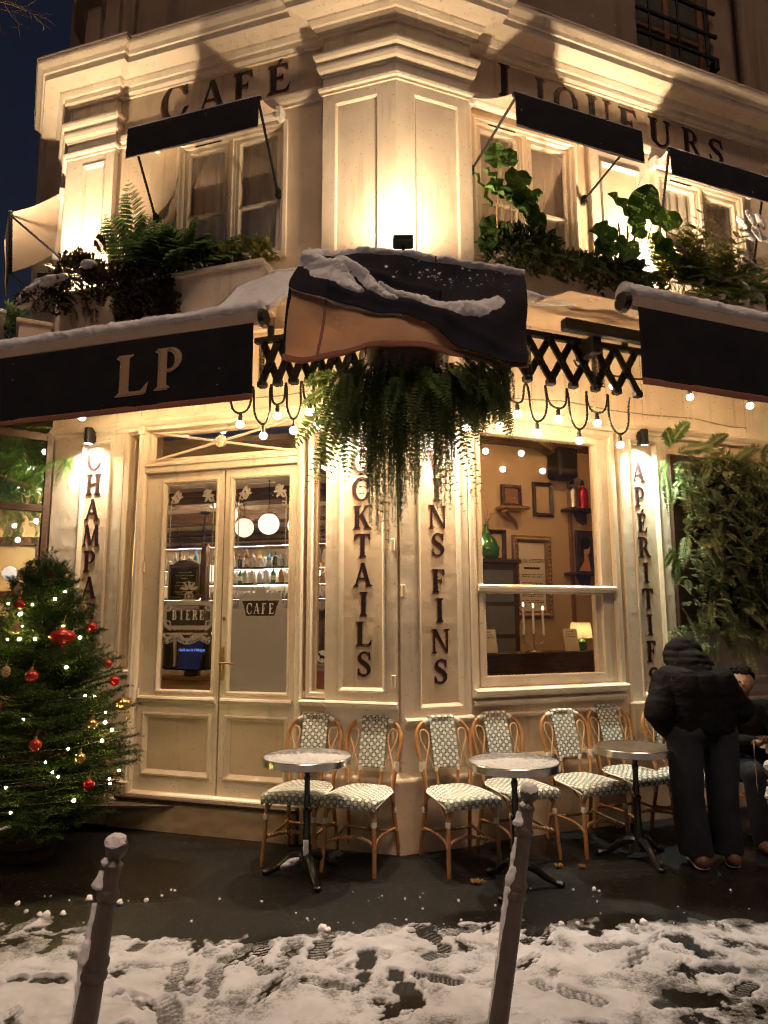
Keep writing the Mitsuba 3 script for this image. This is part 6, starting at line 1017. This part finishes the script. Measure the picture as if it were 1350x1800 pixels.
# ---------------------------------------------------------------- bare street tree and falling snow
bt = thing('bare_tree', 'bare street tree whose twigs reach in at the upper left corner', 'tree'); part(bt, 'trunk', tube(spline([(-4.2, 4.3, 0), (-4.15, 4.35, 3), (-4.0, 4.5, 5.6), (-3.9, 4.6, 9)], 8), np.linspace(.14, .05, 25), 10), 'm_bark', FW, True); q = np.random.default_rng(16)
part(bt, 'branch', tube(spline([(-4.02, 4.5, 5.4), (-3.5, 4.75, 6.1), (-3.1, 4.9, 6.42), (-2.84, 5, 6.42)], 6), np.linspace(.03, .005, 19), 6), 'm_bark')
def twig(p, d, L, r, dep):
    P = [np.array(p)]; d = unit(d)
    for i in range(4): d = unit(d + q.normal(0, .22, 3)); P.append(P[-1] + d * L / 4)
    part(bt, 'twig', tube(np.array(P), np.linspace(r, r * .45, 5), 4), 'm_bark')
    if dep: [twig(P[k], unit(d + q.normal(0, .55, 3)), L * .55, r * .6, dep - 1) for k in (1, 2, 3, 4)]
for p, d, L in [((-3.1, 4.9, 6.42), (.9, .1, .05), .34), ((-3.2, 4.9, 6.38), (.7, .1, -.5), .36), ((-3.05, 4.9, 6.44), (.6, 0, .5), .3), ((-3.3, 4.85, 6.3), (.5, .1, -.8), .34)]: twig(p, d, L, .006, 2)
q = np.random.default_rng(17); fl = struct('falling_snow', 'sparse snowflakes drifting in the night air', 'snow', 'stuff'); put(fl, cat(*[ico((q.uniform(-3.5, 3.5), q.uniform(2.2, 6.0), q.uniform(1.5, 8)), q.uniform(.0012, .003) , 0) for _ in range(700)]), 'm_snow')
# ---------------------------------------------------------------- cafe interior behind the door (L frame, negative off goes inwards)
rm = thing('cafe_room', 'warm cafe interior with bar seen through the glazed door', 'room')
def wallq(parent, a, b, z0, z1, m, name='wall', t=.05):
    a, b = np.array(a, float), np.array(b, float); d = unit(np.r_[b - a, 0]); F = frame(np.r_[a, 0], d, np.array([-d[1], d[0], 0])); return part(parent, name, bx(0, np.linalg.norm(b - a), 0, t, z0, z1), m, F)
pA, pB, pC2, pD = wp(FL, 3.0, -.24), wp(FL, 6.6, -5.8), wp(FL, 1.9, -6.3), np.array([.06, 11.3]); pE = np.array([.02, 5.85])
wallq(rm, pA, pB, 0, 3.3, 'm_room_wall'); wallq(rm, pB, pC2, 0, 3.3, 'm_room_wall'); wallq(rm, pC2, pD, 0, 3.3, 'm_room_wall'); wallq(rm, pD, pE, 0, 3.3, 'm_room_wall')
part(rm, 'floor', bx(-9, .3, 5.0, 13, .18, .2), 'm_floor', FW @ np.array([[1, 0, 0, 0], [0, 1, 0, 0.75], [0, 0, 1, 0], [0, 0, 0, 1.0]])); part(rm, 'ceiling', ext(Polygon([(-.05, -.235), (3.2, -.235), (7, -7), (-1.5, -7)]), 3.16, 3.2) if False else (lambda m: (np.array(m.vertices), m.faces))(trimesh.util.concatenate([trimesh.creation.extrude_polygon(Polygon([tuple(p) for p in (pA, pB, pC2, pD, pE)]), .05, engine='earcut').apply_translation([0, 0, 3.17])])), 'm_ceiling')
for o in (-1.1, -2.6, -4.1): part(rm, 'beam', cat(bx(-.2, 6.5, o - .16, o + .16, 3.02, 3.169), bx(-.2, 6.5, o - .19, o + .19, 3.10, 3.168)), 'm_beam', FL)
for z, t in ((2.86, .10), (2.98, .16), (3.08, .24)): part(rm, 'wall_cornice', bx(.6, 7.0, -5.9, -5.9 + t, z, z + .07), 'm_beam', FL)
part(rm, 'bar_panelling', bx(.4, 6.6, -5.82, -5.74, .2, 2.0), 'm_wood_dark', FL); part(rm, 'mirror', bx(3.3, 4.7, -5.77, -5.74, 2.05, 2.8), 'm_chrome', FL)
for s in (1.6, 3.2, 4.75, 6.2): part(rm, 'bar_post', bx(s, s + .12, -5.8, -5.55, .2, 2.86), 'm_wood_dark', FL)
bs = thing('bar_shelving', 'lit back bar shelves of bottles and glasses seen through the door', 'shelf')
for z in (2.48, 2.22, 1.98, 1.78): part(bs, 'shelf_board', bx(.9, 6.3, -5.74, -5.44, z - .025, z), 'm_wood_dark', FL)
def strip_light(parent, s0, s1, o, z, w, rad, F=FL):
    k = uniq(parent + '__light_strip'); R = np.eye(4); R[:3, 0], R[:3, 1], R[:3, 2], R[:3, 3] = F[:3, 0] * (s1 - s0) / 2, F[:3, 1] * w / 2, [0, 0, -1], pt(F, (s0 + s1) / 2, o, z)
    scene[k] = {'type': 'rectangle', 'to_world': T(R), 'bsdf': {'type': 'ref', 'id': 'm_white'}, 'emitter': {'type': 'area', 'radiance': rgb(*rad), 'sampling_weight': .5}}
for z, r in ((2.84, 9), (2.452, 9), (2.19, 9), (1.95, 8)): strip_light(bs, 1.2, 6.2, -5.58, z, .05, np.array([1, .86, .66]) * r * 1.4)
glossy('m_bottle_clear', (.42, .41, .38)); glossy('m_bottle_green', (.03, .12, .03)); glossy('m_bottle_amber', (.34, .14, .03)); glossy('m_bottle_blue', (.05, .22, .34)); glossy('m_bottle_dark', (.02, .016, .012)); glossy('m_bottle_white', (.6, .58, .54)); mat('m_glassware', (.5, .49, .46), .1); glossy('m_label_paper', (.62, .55, .42), .6)
BT = lathe([(0, 0), (.036, 0), (.038, .01), (.038, .17), (.03, .20), (.013, .225), (.012, .29), (.015, .292), (.015, .302), (0, .302)], 12); BT2 = lathe([(0, 0), (.045, 0), (.045, .15), (.035, .175), (.014, .19), (.014, .235), (0, .237)], 12); LBm = lathe([(.0386, .05), (.0386, .13)], 12); GLm = lathe([(0, 0), (.026, 0), (.034, .11), (.032, .112), (.022, .01)], 10)
bp = {c: (mikit.ply(BT, 'm_bottle_' + c, 40), mikit.ply(BT2, 'm_bottle_' + c, 40)) for c in ('clear', 'green', 'amber', 'blue', 'dark', 'white')}; lbp, glp = mikit.ply(LBm, 'm_label_paper', 40), mikit.ply(GLm, 'm_glassware', 40)
q = np.random.default_rng(18); cols = ['clear', 'amber', 'green', 'white', 'dark', 'blue', 'clear', 'amber', 'clear', 'white']
for z in (2.48, 2.22):
    for s in np.arange(1.3, 6.1, .125):
        c_ = cols[int(q.integers(0, 10))]; k = thing('bar_bottle', f'{c_ if c_ != "dark" else "dark brown"} bottle in the row on the {"upper" if z > 2.4 else "lower"} lit back bar shelf', 'bottle', f'{c_} bottles on the {"upper" if z > 2.4 else "lower"} bar shelf'); M = T().translate(pt(FL, s + q.uniform(-.02, .02), -5.55 + q.uniform(-.04, .05), z).tolist()).scale([1, 1, float(q.uniform(.8, 1.15))])
        scene[k + '__glass'] = {**bp[c_][int(q.integers(0, 2))], 'to_world': M}; scene[k + '__paper_label'] = {**lbp, 'to_world': M}
for z in (1.98,):
    for s in np.arange(1.3, 5.6, .085): k = thing('bar_glass', 'clear drinking glass in the row under the bottles of the back bar', 'glass', 'glasses in the row on the back bar'); scene[k] = {**glp, 'to_world': T().translate(pt(FL, s, -5.55, z).tolist())}
def globe(s, o, z, r, zc, label, lum):
    k = thing('globe_lamp', label, 'lamp', 'white globe lamps hanging in the cafe'); c = pt(FL, s, o, z); glow(k, 'globe', c, r, np.array([1, .80, .56]) * lum * .5, .8); part(k, 'cap', lathe([(0, r * 1.12), (r * .35, r * 1.08), (r * .42, r * .88), (0, r * .9)], 14, c), 'm_brass'); part(k, 'cord', tube([c + [0, 0, r], [c[0], c[1], zc]], .005, 5), 'm_black')
for s, o, z, r, lb, lum in [(2.10, -2.0, 2.665, .118, 'white globe lamp seen through the middle of the right door pane', 1.25), (2.57, -2.3, 2.68, .112, 'white globe lamp left of the middle in the right door pane', 1.0), (2.62, -2.0, 2.80, .115, 'white globe lamp cut by the left edge of the right door pane', 1.1), (1.93, -2.4, 2.69, .12, 'white globe lamp at the right edge of the right door pane', 1.1), (4.50, -4.5, 2.31, .115, 'left white globe lamp behind the chalkboard', .95), (4.28, -4.4, 2.32, .13, 'right white globe lamp behind the chalkboard', .95), (.9, -1.6, 2.2, .115, 'white globe lamp seen in the narrow side light', 1.0)]: globe(s, o, z, r, 3.16, lb, lum)
def room_lamp(c, label, rad, r=.06, w=2.0):
    k = thing('ceiling_lamp', label, 'lamp'); glow(k, 'bulb', c, r, rad, w); part(k, 'rose', lathe([(0, r + .02), (.03, r + .02), (.035, r), (.0, r - .004)], 12, c), 'm_brass'); part(k, 'rod', tube([np.array(c) + [0, 0, r], np.array(c) + [0, 0, .30]], .006, 5), 'm_brass')
room_lamp(pt(FL, .75, -2.6, 2.88), 'ceiling lamp inside the cafe hidden from the street', np.array([1, .78, .5]) * 240); room_lamp(pt(FL, 3.28, -3.0, 2.80), 'second ceiling lamp inside the cafe behind the middle of the door', np.array([1, .78, .5]) * 240)
# pendant lamps with thin cords over the bar
for s, o, z in ((4.7, -4.2, 2.35), (4.1, -3.9, 2.30), (3.5, -3.6, 2.3)):
    k = thing('pendant_lamp', 'small bulb pendant on a thin rod over the bar in the left door pane', 'lamp', 'small pendants over the bar'); c = pt(FL, s, o, z); glow(k, 'bulb', c, .022, np.array([1, .75, .45]) * 14, .2); part(k, 'rod', tube([c + [0, 0, .02], [c[0], c[1], 3.16]], .008, 5), 'm_black'); part(k, 'canopy', lathe([(0, 3.17), (.07, 3.17), (.07, 3.14), (0, 3.14)], 12, (c[0], c[1], 0)), 'm_black')
k = thing('pendant_lamp', 'woven straw pendant lamp with a bare bulb in the right door pane', 'lamp'); c = pt(FL, 1.80, -2.7, 2.16); glow(k, 'bulb', c, .035, np.array([1, .78, .45]) * 9, .3); part(k, 'shade', cat(*[tube([c + np.array([.04 * math.cos(a), .04 * math.sin(a), .13]), c + np.array([.14 * math.cos(a), .14 * math.sin(a), .09]), c + np.array([.21 * math.cos(a), .21 * math.sin(a), -.01])], .006, 4) for a in np.arange(36) * math.pi / 18]), 'm_cane'); part(k, 'rod', tube([c + [0, 0, .13], [c[0], c[1], 3.16]], .006, 5), 'm_black')
k = thing('spider_lamp', 'black spider ceiling fitting high in the right door pane', 'lamp'); c = pt(FL, 1.50, -1.75, 2.97)
for a in np.arange(10) * math.pi / 5: part(k, 'cable', tube(spline([c + [0, 0, .10], c + np.array([.06 * math.cos(a), .06 * math.sin(a), .10]), c + np.array([.15 * math.cos(a), .15 * math.sin(a), .05])], 4), .004, 4), 'm_black')
part(k, 'canopy', lathe([(0, .2), (.05, .2), (.05, .09), (0, .085)], 14, c), 'm_black')
bc = thing('bar_counter', 'pale fronted bar counter just inside the door', 'counter'); part(bc, 'front', bx(1.9, 3.6, -2.0, -1.25, .2, 1.02), 'm_room_wall', FL); part(bc, 'top', bx(1.86, 3.64, -2.04, -1.2, 1.02, 1.06), 'm_wood_mid', FL); part(bc, 'corner_panel', bx(1.9, 2.3, -1.25, -1.235, .3, .95), 'm_wood_mid', FL)
em = thing('espresso_machine', 'shiny black and chrome espresso machine on the bar counter', 'coffee machine'); part(em, 'body', bx(2.48, 3.05, -1.85, -1.45, 1.10, 1.40, .03), 'm_bottle_dark', FL)
for s in (2.55, 2.75, 2.95): part(em, 'group_head', tube(spline([pt(FL, s, -1.42, 1.40), pt(FL, s + .05, -1.38, 1.46), pt(FL, s + .07, -1.38, 1.3), pt(FL, s + .06, -1.36, 1.15)], 5), .02, 8), 'm_chrome', FW, True)
part(em, 'tray', bx(2.46, 3.07, -1.5, -1.3, 1.06, 1.11), 'm_chrome', FL); part(em, 'cup_rail', tube([pt(FL, 2.5, -1.45, 1.47), pt(FL, 3.05, -1.45, 1.47)], .012, 6), 'm_chrome')
ts = thing('till_screen', 'tilted till screen with blue lettering on the bar counter', 'screen'); TSF = FL @ np.array([[1, 0, 0, 2.56], [0, math.cos(.3), -math.sin(.3), -1.22], [0, math.sin(.3), math.cos(.3), 1.12], [0, 0, 0, 1.0]]); part(ts, 'case', bx(-.135, .135, -.02, .0, 0, .33, .006), 'm_black', TSF); part(ts, 'foot', bx(-.05, .05, -.12, -.02, -.05, .12), 'm_black', TSF)
tt = meshkit.text_mesh('Café Louis Philippe', .026, .001); v = np.array(tt.vertices); v[:, 0] -= v[:, 0].mean(); v = np.stack([-v[:, 0] * .95, .002 + v[:, 2], .19 + v[:, 1]], 1); part(ts, 'lettering', (v, np.array(tt.faces)), 'm_white', TSF, emitter={'type': 'area', 'radiance': rgb(.03, .10, .40), 'sampling_weight': .05})
part(ts, 'display', bx(-.125, .125, .0005, .0012, .01, .32, .0003), 'm_black', TSF, emitter={'type': 'area', 'radiance': rgb(.001, .002, .008), 'sampling_weight': .05})
cb = thing('chalkboard', 'framed chalkboard with handwriting behind the left door pane', 'chalkboard'); part(cb, 'board', bx(3.62, 4.0, -3.05, -3.0, 1.92, 2.29), 'm_black', FL); part(cb, 'frame', cat(rect_frame(3.58, 4.04, 1.88, 2.33, [(0, -3.05), (0, -2.97), (.04, -2.97), (.045, -3.0)]), ext(affinity.scale(Point(3.81, 2.33).buffer(1), .16, .06), -3.05, -2.98)), 'm_wood_dark', FL)
q = np.random.default_rng(19)
for i, (w, z) in enumerate(((.20, 2.23), (.28, 2.19), (.10, 2.15), (.24, 2.10), (.28, 2.06), (.14, 2.02), (.27, 1.98), (.25, 1.95))): part(cb, 'chalk_line', tube(np.array([pt(FL, 3.81 + w * (.5 - t), -2.997, z + .008 * math.sin(t * 60 + i) * q.uniform(.4, 1)) for t in np.linspace(0, 1, 46)]), .0028, 4), 'm_white')
part(cb, 'post', bx(3.5, 3.58, -3.1, -3.0, .2, 2.6), 'm_wood_dark', FL); part(cb, 'shelf', bx(3.5, 4.3, -3.1, -2.9, 1.80, 1.84), 'm_wood_mid', FL)
sc_ = thing('wall_sconce', 'amber wall sconce glowing behind the narrow left side light', 'lamp'); c = pt(FL, 2.93, -.8, 2.2); kk = uniq(sc_ + '__shade'); scene[kk] = {**mikit.ply(xf(lathe([(0, -.16), (.04, -.15), (.05, 0), (.04, .18), (0, .2)], 14, c), FW), 'm_white', 40), 'emitter': {'type': 'area', 'radiance': rgb(1.6, .72, .14), 'sampling_weight': .4}}
part(sc_, 'bracket', tube([c + [0, 0, -.16], c + [-.05, .02, -.24]], .012, 6), 'm_brass')
for s0, o0 in ((.62, -.7),): part(rm, 'door_curtain_wall', bx(.2, .9, -3.0, -2.9, .2, 1.9), 'm_wood_dark', FL)
# ---------------------------------------------------------------- room behind the shop window (R frame)
r2 = thing('window_room', 'amber lit room behind the shop window', 'room'); OB = -1.66
part(r2, 'wall', bx(.9, 4.3, OB - .05, OB, .0, 3.62), 'm_room_wall', FR); part(r2, 'wall', bx(4.25, 4.3, OB - .0, -.24, .0, 3.62), 'm_room_wall', FR); wallq(r2, wp(FR, .42, -.24), wp(FR, 1.1, OB - .02), 0, 3.62, 'm_room_wall')
part(r2, 'ceiling', bx(.2, 4.2, OB - .06, -.23, 3.6, 3.65), 'm_ceiling', FR); part(r2, 'floor', bx(.2, 4.2, OB - .06, -.23, .15, .2), 'm_floor', FR)
part(r2, 'beam', cat(bx(-2, 2, -.07, .07, 3.40, 3.599)), 'm_beam', FR @ np.array([[.80, .6, 0, 1.75], [-.6, .80, 0, -1.0], [0, 0, 1, 0], [0, 0, 0, 1.0]])); part(r2, 'beam', bx(.4, 4.0, OB, OB + .14, 3.48, 3.599), 'm_beam', FR)
part(r2, 'corner_post', bx(2.76, 2.80, OB, OB + .03, .2, 3.48), 'm_wood_mid', FR); part(r2, 'bench_back', bx(.70, 2.2, -.34, -.30, .9, 1.33, .008), 'm_wood_dark', FR); part(r2, 'ledge', bx(.70, 2.2, -.60, -.30, 1.29, 1.332, .006), 'm_wood_dark', FR)
room_lamp(pt(FR, 1.3, -.75, 3.42), 'ceiling lamp above the shop window inside, hidden by the fascia', np.array([1, .62, .31]) * 78, .05); room_lamp(pt(FR, 2.25, -.8, 3.42), 'second ceiling lamp above the shop window inside', np.array([1, .62, .31]) * 40, .05)
sp = thing('loudspeaker', 'black loudspeaker hung high in the shop window room', 'loudspeaker'); part(sp, 'cabinet', bx(2.49, 2.74, OB + .02, OB + .26, 3.13, 3.46, .02), 'm_black', FR); part(sp, 'grille', bx(2.51, 2.72, OB + .255, OB + .27, 3.15, 3.44, .006), 'm_fabric', FR)
def picture(name, label, s0, s1, z0, z1, w, fm, inner=None, tilt=0, o=OB):
    k = thing(name, label, 'picture frame'); part(k, 'frame', rect_frame(s0, s1, z0, z1, [(0, o + .002), (0, o + .03), (w * .3, o + .045), (w * .6, o + .032), (w, o + .02), (w, o + .003)]), fm, FR, 30)
    if inner: part(k, 'picture', bx(s0 + w * .9, s1 - w * .9, o + .004, o + .012, z0 + w * .9, z1 - w * .9, .001), inner, FR)
    return k
picture('picture_frame', 'empty dark frame under the loudspeaker', 2.30, 2.56, 2.72, 3.10, .04, 'm_wood_dark'); picture('picture_frame', 'empty dark frame beside the green demijohn', 1.72, 1.94, 2.21, 2.55, .04, 'm_wood_dark')
pf = picture('poster_frame', 'ornate gilt frame holding an old drinks notice', 2.02, 2.50, 1.62, 2.50, .075, 'm_wood_mid', 'm_label_paper')
for t in np.arange(0, 1, .055):
    for s, z in ((2.02 + .03 + .42 * t, 2.465), (2.02 + .03 + .42 * t, 1.655)): part(pf, 'gilt_bead', ico(pt(FR, s, OB + .045, z), (.016, .012, .018), 1), 'm_brass')
    for s in (2.052, 2.468): part(pf, 'gilt_bead', ico(pt(FR, s, OB + .045, 1.64 + .82 * t), (.014, .012, .018), 1), 'm_brass')
ttext(pf, FR, 'DEBITS de BOISSONS', 2.26, 2.21, .040, OB + .013, 'm_letter', False); ttext(pf, FR, 'NOTICE', 2.26, 2.12, .022, OB + .013, 'm_letter', False) if False else None
for i, z in enumerate((2.14, 2.08, 2.055, 1.99, 1.97, 1.95, 1.93, 1.89, 1.87, 1.85, 1.80, 1.78)): part(pf, 'print_line', bx(2.26 - (.10 if i == 0 else .135), 2.26 + (.10 if i == 0 else .135), OB + .0125, OB + .0135, z, z + (.022 if i == 0 else .006), .0003), 'm_letter', FR)
kb = thing('wall_bracket_shelf', 'carved gilt bracket shelf high on the left of the shop window room', 'shelf'); part(kb, 'board', bx(1.82, 2.16, OB + .002, OB + .18, 2.76, 2.795, .008), 'm_brass', FR); part(kb, 'scroll', tube(spline([pt(FR, 1.86, OB + .14, 2.75), pt(FR, 1.92, OB + .10, 2.70), pt(FR, 2.02, OB + .05, 2.66), pt(FR, 2.08, OB + .03, 2.57)], 6), np.linspace(.035, .014, 19), 8), 'm_brass', FW, True)
kp = thing('small_painting', 'small dark painting leaning on the gilt bracket shelf', 'painting'); part(kp, 'canvas', bx(1.90, 2.12, OB + .02, OB + .05, 2.80, 3.03, .004), 'm_wood_mid', FR); part(kp, 'frame', rect_frame(1.89, 2.13, 2.797, 3.04, [(0, OB + .02), (0, OB + .06), (.03, OB + .065), (.04, OB + .051)]), 'm_wood_dark', FR)
def shelf(label, s0, s1, z): k = thing('wall_shelf', label, 'shelf'); part(k, 'board', bx(s0, s1, OB + .002, OB + .2, z - .03, z, .01), 'm_wood_dark', FR); part(k, 'bracket', ext(Polygon([((s0 + s1) / 2 - .02, z - .03), ((s0 + s1) / 2 + .11, z - .03), ((s0 + s1) / 2 + .10, z - .16), ((s0 + s1) / 2 + .03, z - .13)]), OB + .002, OB + .08), 'm_wood_dark', FR)
shelf('dark corner shelf holding two swing top bottles', 2.66, 3.04, 2.815); shelf('dark corner shelf holding the portrait', 2.67, 3.04, 2.11)
for s, m_, lb in ((2.76, 'm_steel', 'silver grey siphon bottle on the corner shelf'), (2.89, 'm_red', 'bright red siphon bottle on the corner shelf')):
    k = thing('siphon_bottle', lb, 'bottle'); c = pt(FR, s, OB + .11, 2.816); part(k, 'body', lathe([(0, 0), (.055, 0), (.06, .01), (.06, .19), (.045, .23), (.02, .25), (.018, .27), (0, .27)], 18, c), m_, FW, 40); part(k, 'stopper', lathe([(0, .27), (.022, .27), (.022, .295), (.012, .30), (.014, .32), (0, .325)], 12, c), 'm_black', FW, 40); part(k, 'clip', tube(spline([c + [.024, 0, .24], c + [.03, 0, .30], c + [0, 0, .335], c + [-.03, 0, .30], c + [-.024, 0, .24]], 4), .003, 5), 'm_chrome')
# portrait: a dark canvas with a painted head, built from flat paint shapes
kp = thing('portrait_painting', 'dark portrait of a dark haired figure standing on the lower corner shelf', 'painting'); part(kp, 'canvas', bx(2.80, 3.08, OB + .05, OB + .08, 2.112, 2.58, .004), 'm_wood_dark', FR); po = OB + .0805
mat('m_paint_skin', (.50, .26, .13), .5); part(kp, 'paint_neck', ext(Polygon([(2.82, 2.13), (2.98, 2.13), (2.965, 2.22), (2.945, 2.32), (2.90, 2.32), (2.895, 2.24)]), po, po + .001), 'm_paint_skin', FR); part(kp, 'paint_face', ext(affinity.rotate(affinity.scale(Point(2.935, 2.375).buffer(1), .042, .072), -12), po + .0011, po + .002), 'm_paint_skin', FR); part(kp, 'paint_hair', ext(affinity.scale(Point(2.92, 2.44).buffer(1), .065, .07).union(Polygon([(2.86, 2.44), (2.90, 2.44), (2.885, 2.28), (2.86, 2.30)])), po + .0021, po + .003), 'm_hair', FR)
# cabinet with hammered glass and the demijohn
kc = thing('glazed_cabinet', 'dark cabinet with hammered glass door at the left of the shop window', 'cabinet'); part(kc, 'case', cat(bx(1.35, 1.90, OB, OB + .3, .2, 2.17), bx(1.33, 1.93, OB, OB + .33, 2.17, 2.21)), 'm_wood_dark', FR)
mat('m_hammered', (.10, .11, .12), .2, bump=(lambda p, n, uv: FBM(p.x * 60, p.y * 60, p.z * 60, 2), .01))
for z0, z1 in ((1.05, 1.42), (1.46, 1.74), (1.78, 2.10)): part(kc, 'door_glass', bx(1.40, 1.84, OB + .301, OB + .306, z0, z1, .001), 'm_hammered', FR)
kd = thing('demijohn', 'big green glass demijohn standing on the cabinet', 'bottle'); part(kd, 'glass', lathe([(0, 0), (.10, 0), (.13, .05), (.135, .12), (.10, .20), (.04, .27), (.026, .31), (.026, .36), (.032, .365), (0, .366)], 22, pt(FR, 1.62, OB + .16, 2.212)), 'm_bottle_green', FW, True); part(kd, 'dry_stems', cat(*[tube([pt(FR, 1.62, OB + .16, 2.57), pt(FR, 1.62 + .04 * k, OB + .2, 2.70)], .002, 4) for k in (-1, 0, 1, 2)]), 'm_bark')
ks = thing('table_lamp', 'glowing lamp on the cabinet behind the demijohn', 'lamp'); glow(ks, 'bulb', pt(FR, 1.50, OB + .24, 2.40), .03, np.array([1, .66, .3]) * 12, .4); part(ks, 'stand', lathe([(0, 0), (.05, 0), (.04, .02), (.012, .04), (.012, .165), (0, .166)], 12, pt(FR, 1.50, OB + .24, 2.212)), 'm_brass')
# candelabra, cards and lamp on the ledge
kc = thing('candelabra', 'three armed silver candelabra on the window ledge', 'candelabra'); c = pt(FR, 1.425, -.40, 1.333); part(kc, 'stem', lathe([(0, 0), (.045, 0), (.04, .01), (.012, .02), (.010, .06), (.014, .07), (.009, .08), (.009, .135), (.016, .14), (.016, .15), (0, .15)], 14, c), 'm_steel', FW, 40)
for sg in (-1, 1): part(kc, 'arm', tube(spline([c + [0, 0, .075], c + dR * sg * .05 + [0, 0, .06], c + dR * sg * .095 + [0, 0, .085], c + dR * sg * .098 + [0, 0, .13]], 6), .006, 6), 'm_steel', FW, True); part(kc, 'cup', lathe([(0, 0), (.02, .008), (.016, .02), (0, .02)], 12, c + dR * sg * .098 + [0, 0, .13]), 'm_steel', FW, 40)
for sg, h, lb in ((-1, .225, 'left'), (0, .215, 'middle'), (1, .195, 'right')):
    k = thing('candle', f'lit white candle in the {lb} holder of the candelabra', 'candle'); b = c + dR * sg * .098 + [0, 0, .152]; part(k, 'wax', lathe([(0, 0), (.0115, 0), (.0095, h), (0, h)], 10, b), 'm_white', FW, 40); part(k, 'wick', tube([b + [0, 0, h], b + [0, 0, h + .012]], .0015, 4), 'm_black')
    kk = uniq(k + '__flame'); scene[kk] = {**mikit.ply(xf(lathe([(0, 0), (.006, .008), (.007, .014), (.004, .026), (0, .036)], 8, b + [0, 0, h + .006]), FW), 'm_white', True), 'emitter': {'type': 'area', 'radiance': rgb(40, 24, 8), 'sampling_weight': .3}}
for s0, lb in ((.90, 'left'), (1.72, 'right')):
    k = thing('menu_card', f'cream printed card standing on the window ledge, {lb} one of two', 'card'); CF = FR @ np.array([[1, 0, 0, s0], [0, 1, -.2, -.36], [0, .2, 1, 1.334], [0, 0, 0, 1.0]]); part(k, 'card', bx(0, .145, -.004, .0, 0, .19, .001), 'm_label_paper', CF)
    for i, tx in enumerate(('Les Boîtes', 'ou Crustacés', 'toujours au choix')):
        t = meshkit.text_mesh(tx if i else 'Les huîtres', .011, .0006); v = np.array(t.vertices); v[:, 0] -= v[:, 0].mean(); part(k, 'lettering', (np.stack([.0725 + v[:, 0] * .9, .0006 + v[:, 2], .162 - .022 * i + v[:, 1]], 1), np.array(t.faces)), 'm_letter', CF)
kl = thing('table_lamp', 'small lamp with a lit cream shade on the right of the window ledge', 'lamp'); c = pt(FR, 1.96, -.46, 1.333); part(kl, 'base', lathe([(0, 0), (.045, 0), (.048, .02), (.045, .075), (.02, .095), (.012, .11), (0, .112)], 16, c), 'm_bottle_green', FW, 40); leafmat('m_lampshade', (.72, .58, .38), .8, 1.2); part(kl, 'shade', lathe([(.10, .105), (.085, .245)], 24, c), 'm_lampshade', FW, True); glow(kl, 'bulb', c + [0, 0, .165], .024, np.array([1, .70, .36]) * 22, .6); part(kl, 'rod', tube([c + [0, 0, .11], c + [0, 0, .145]], .006, 6), 'm_brass')
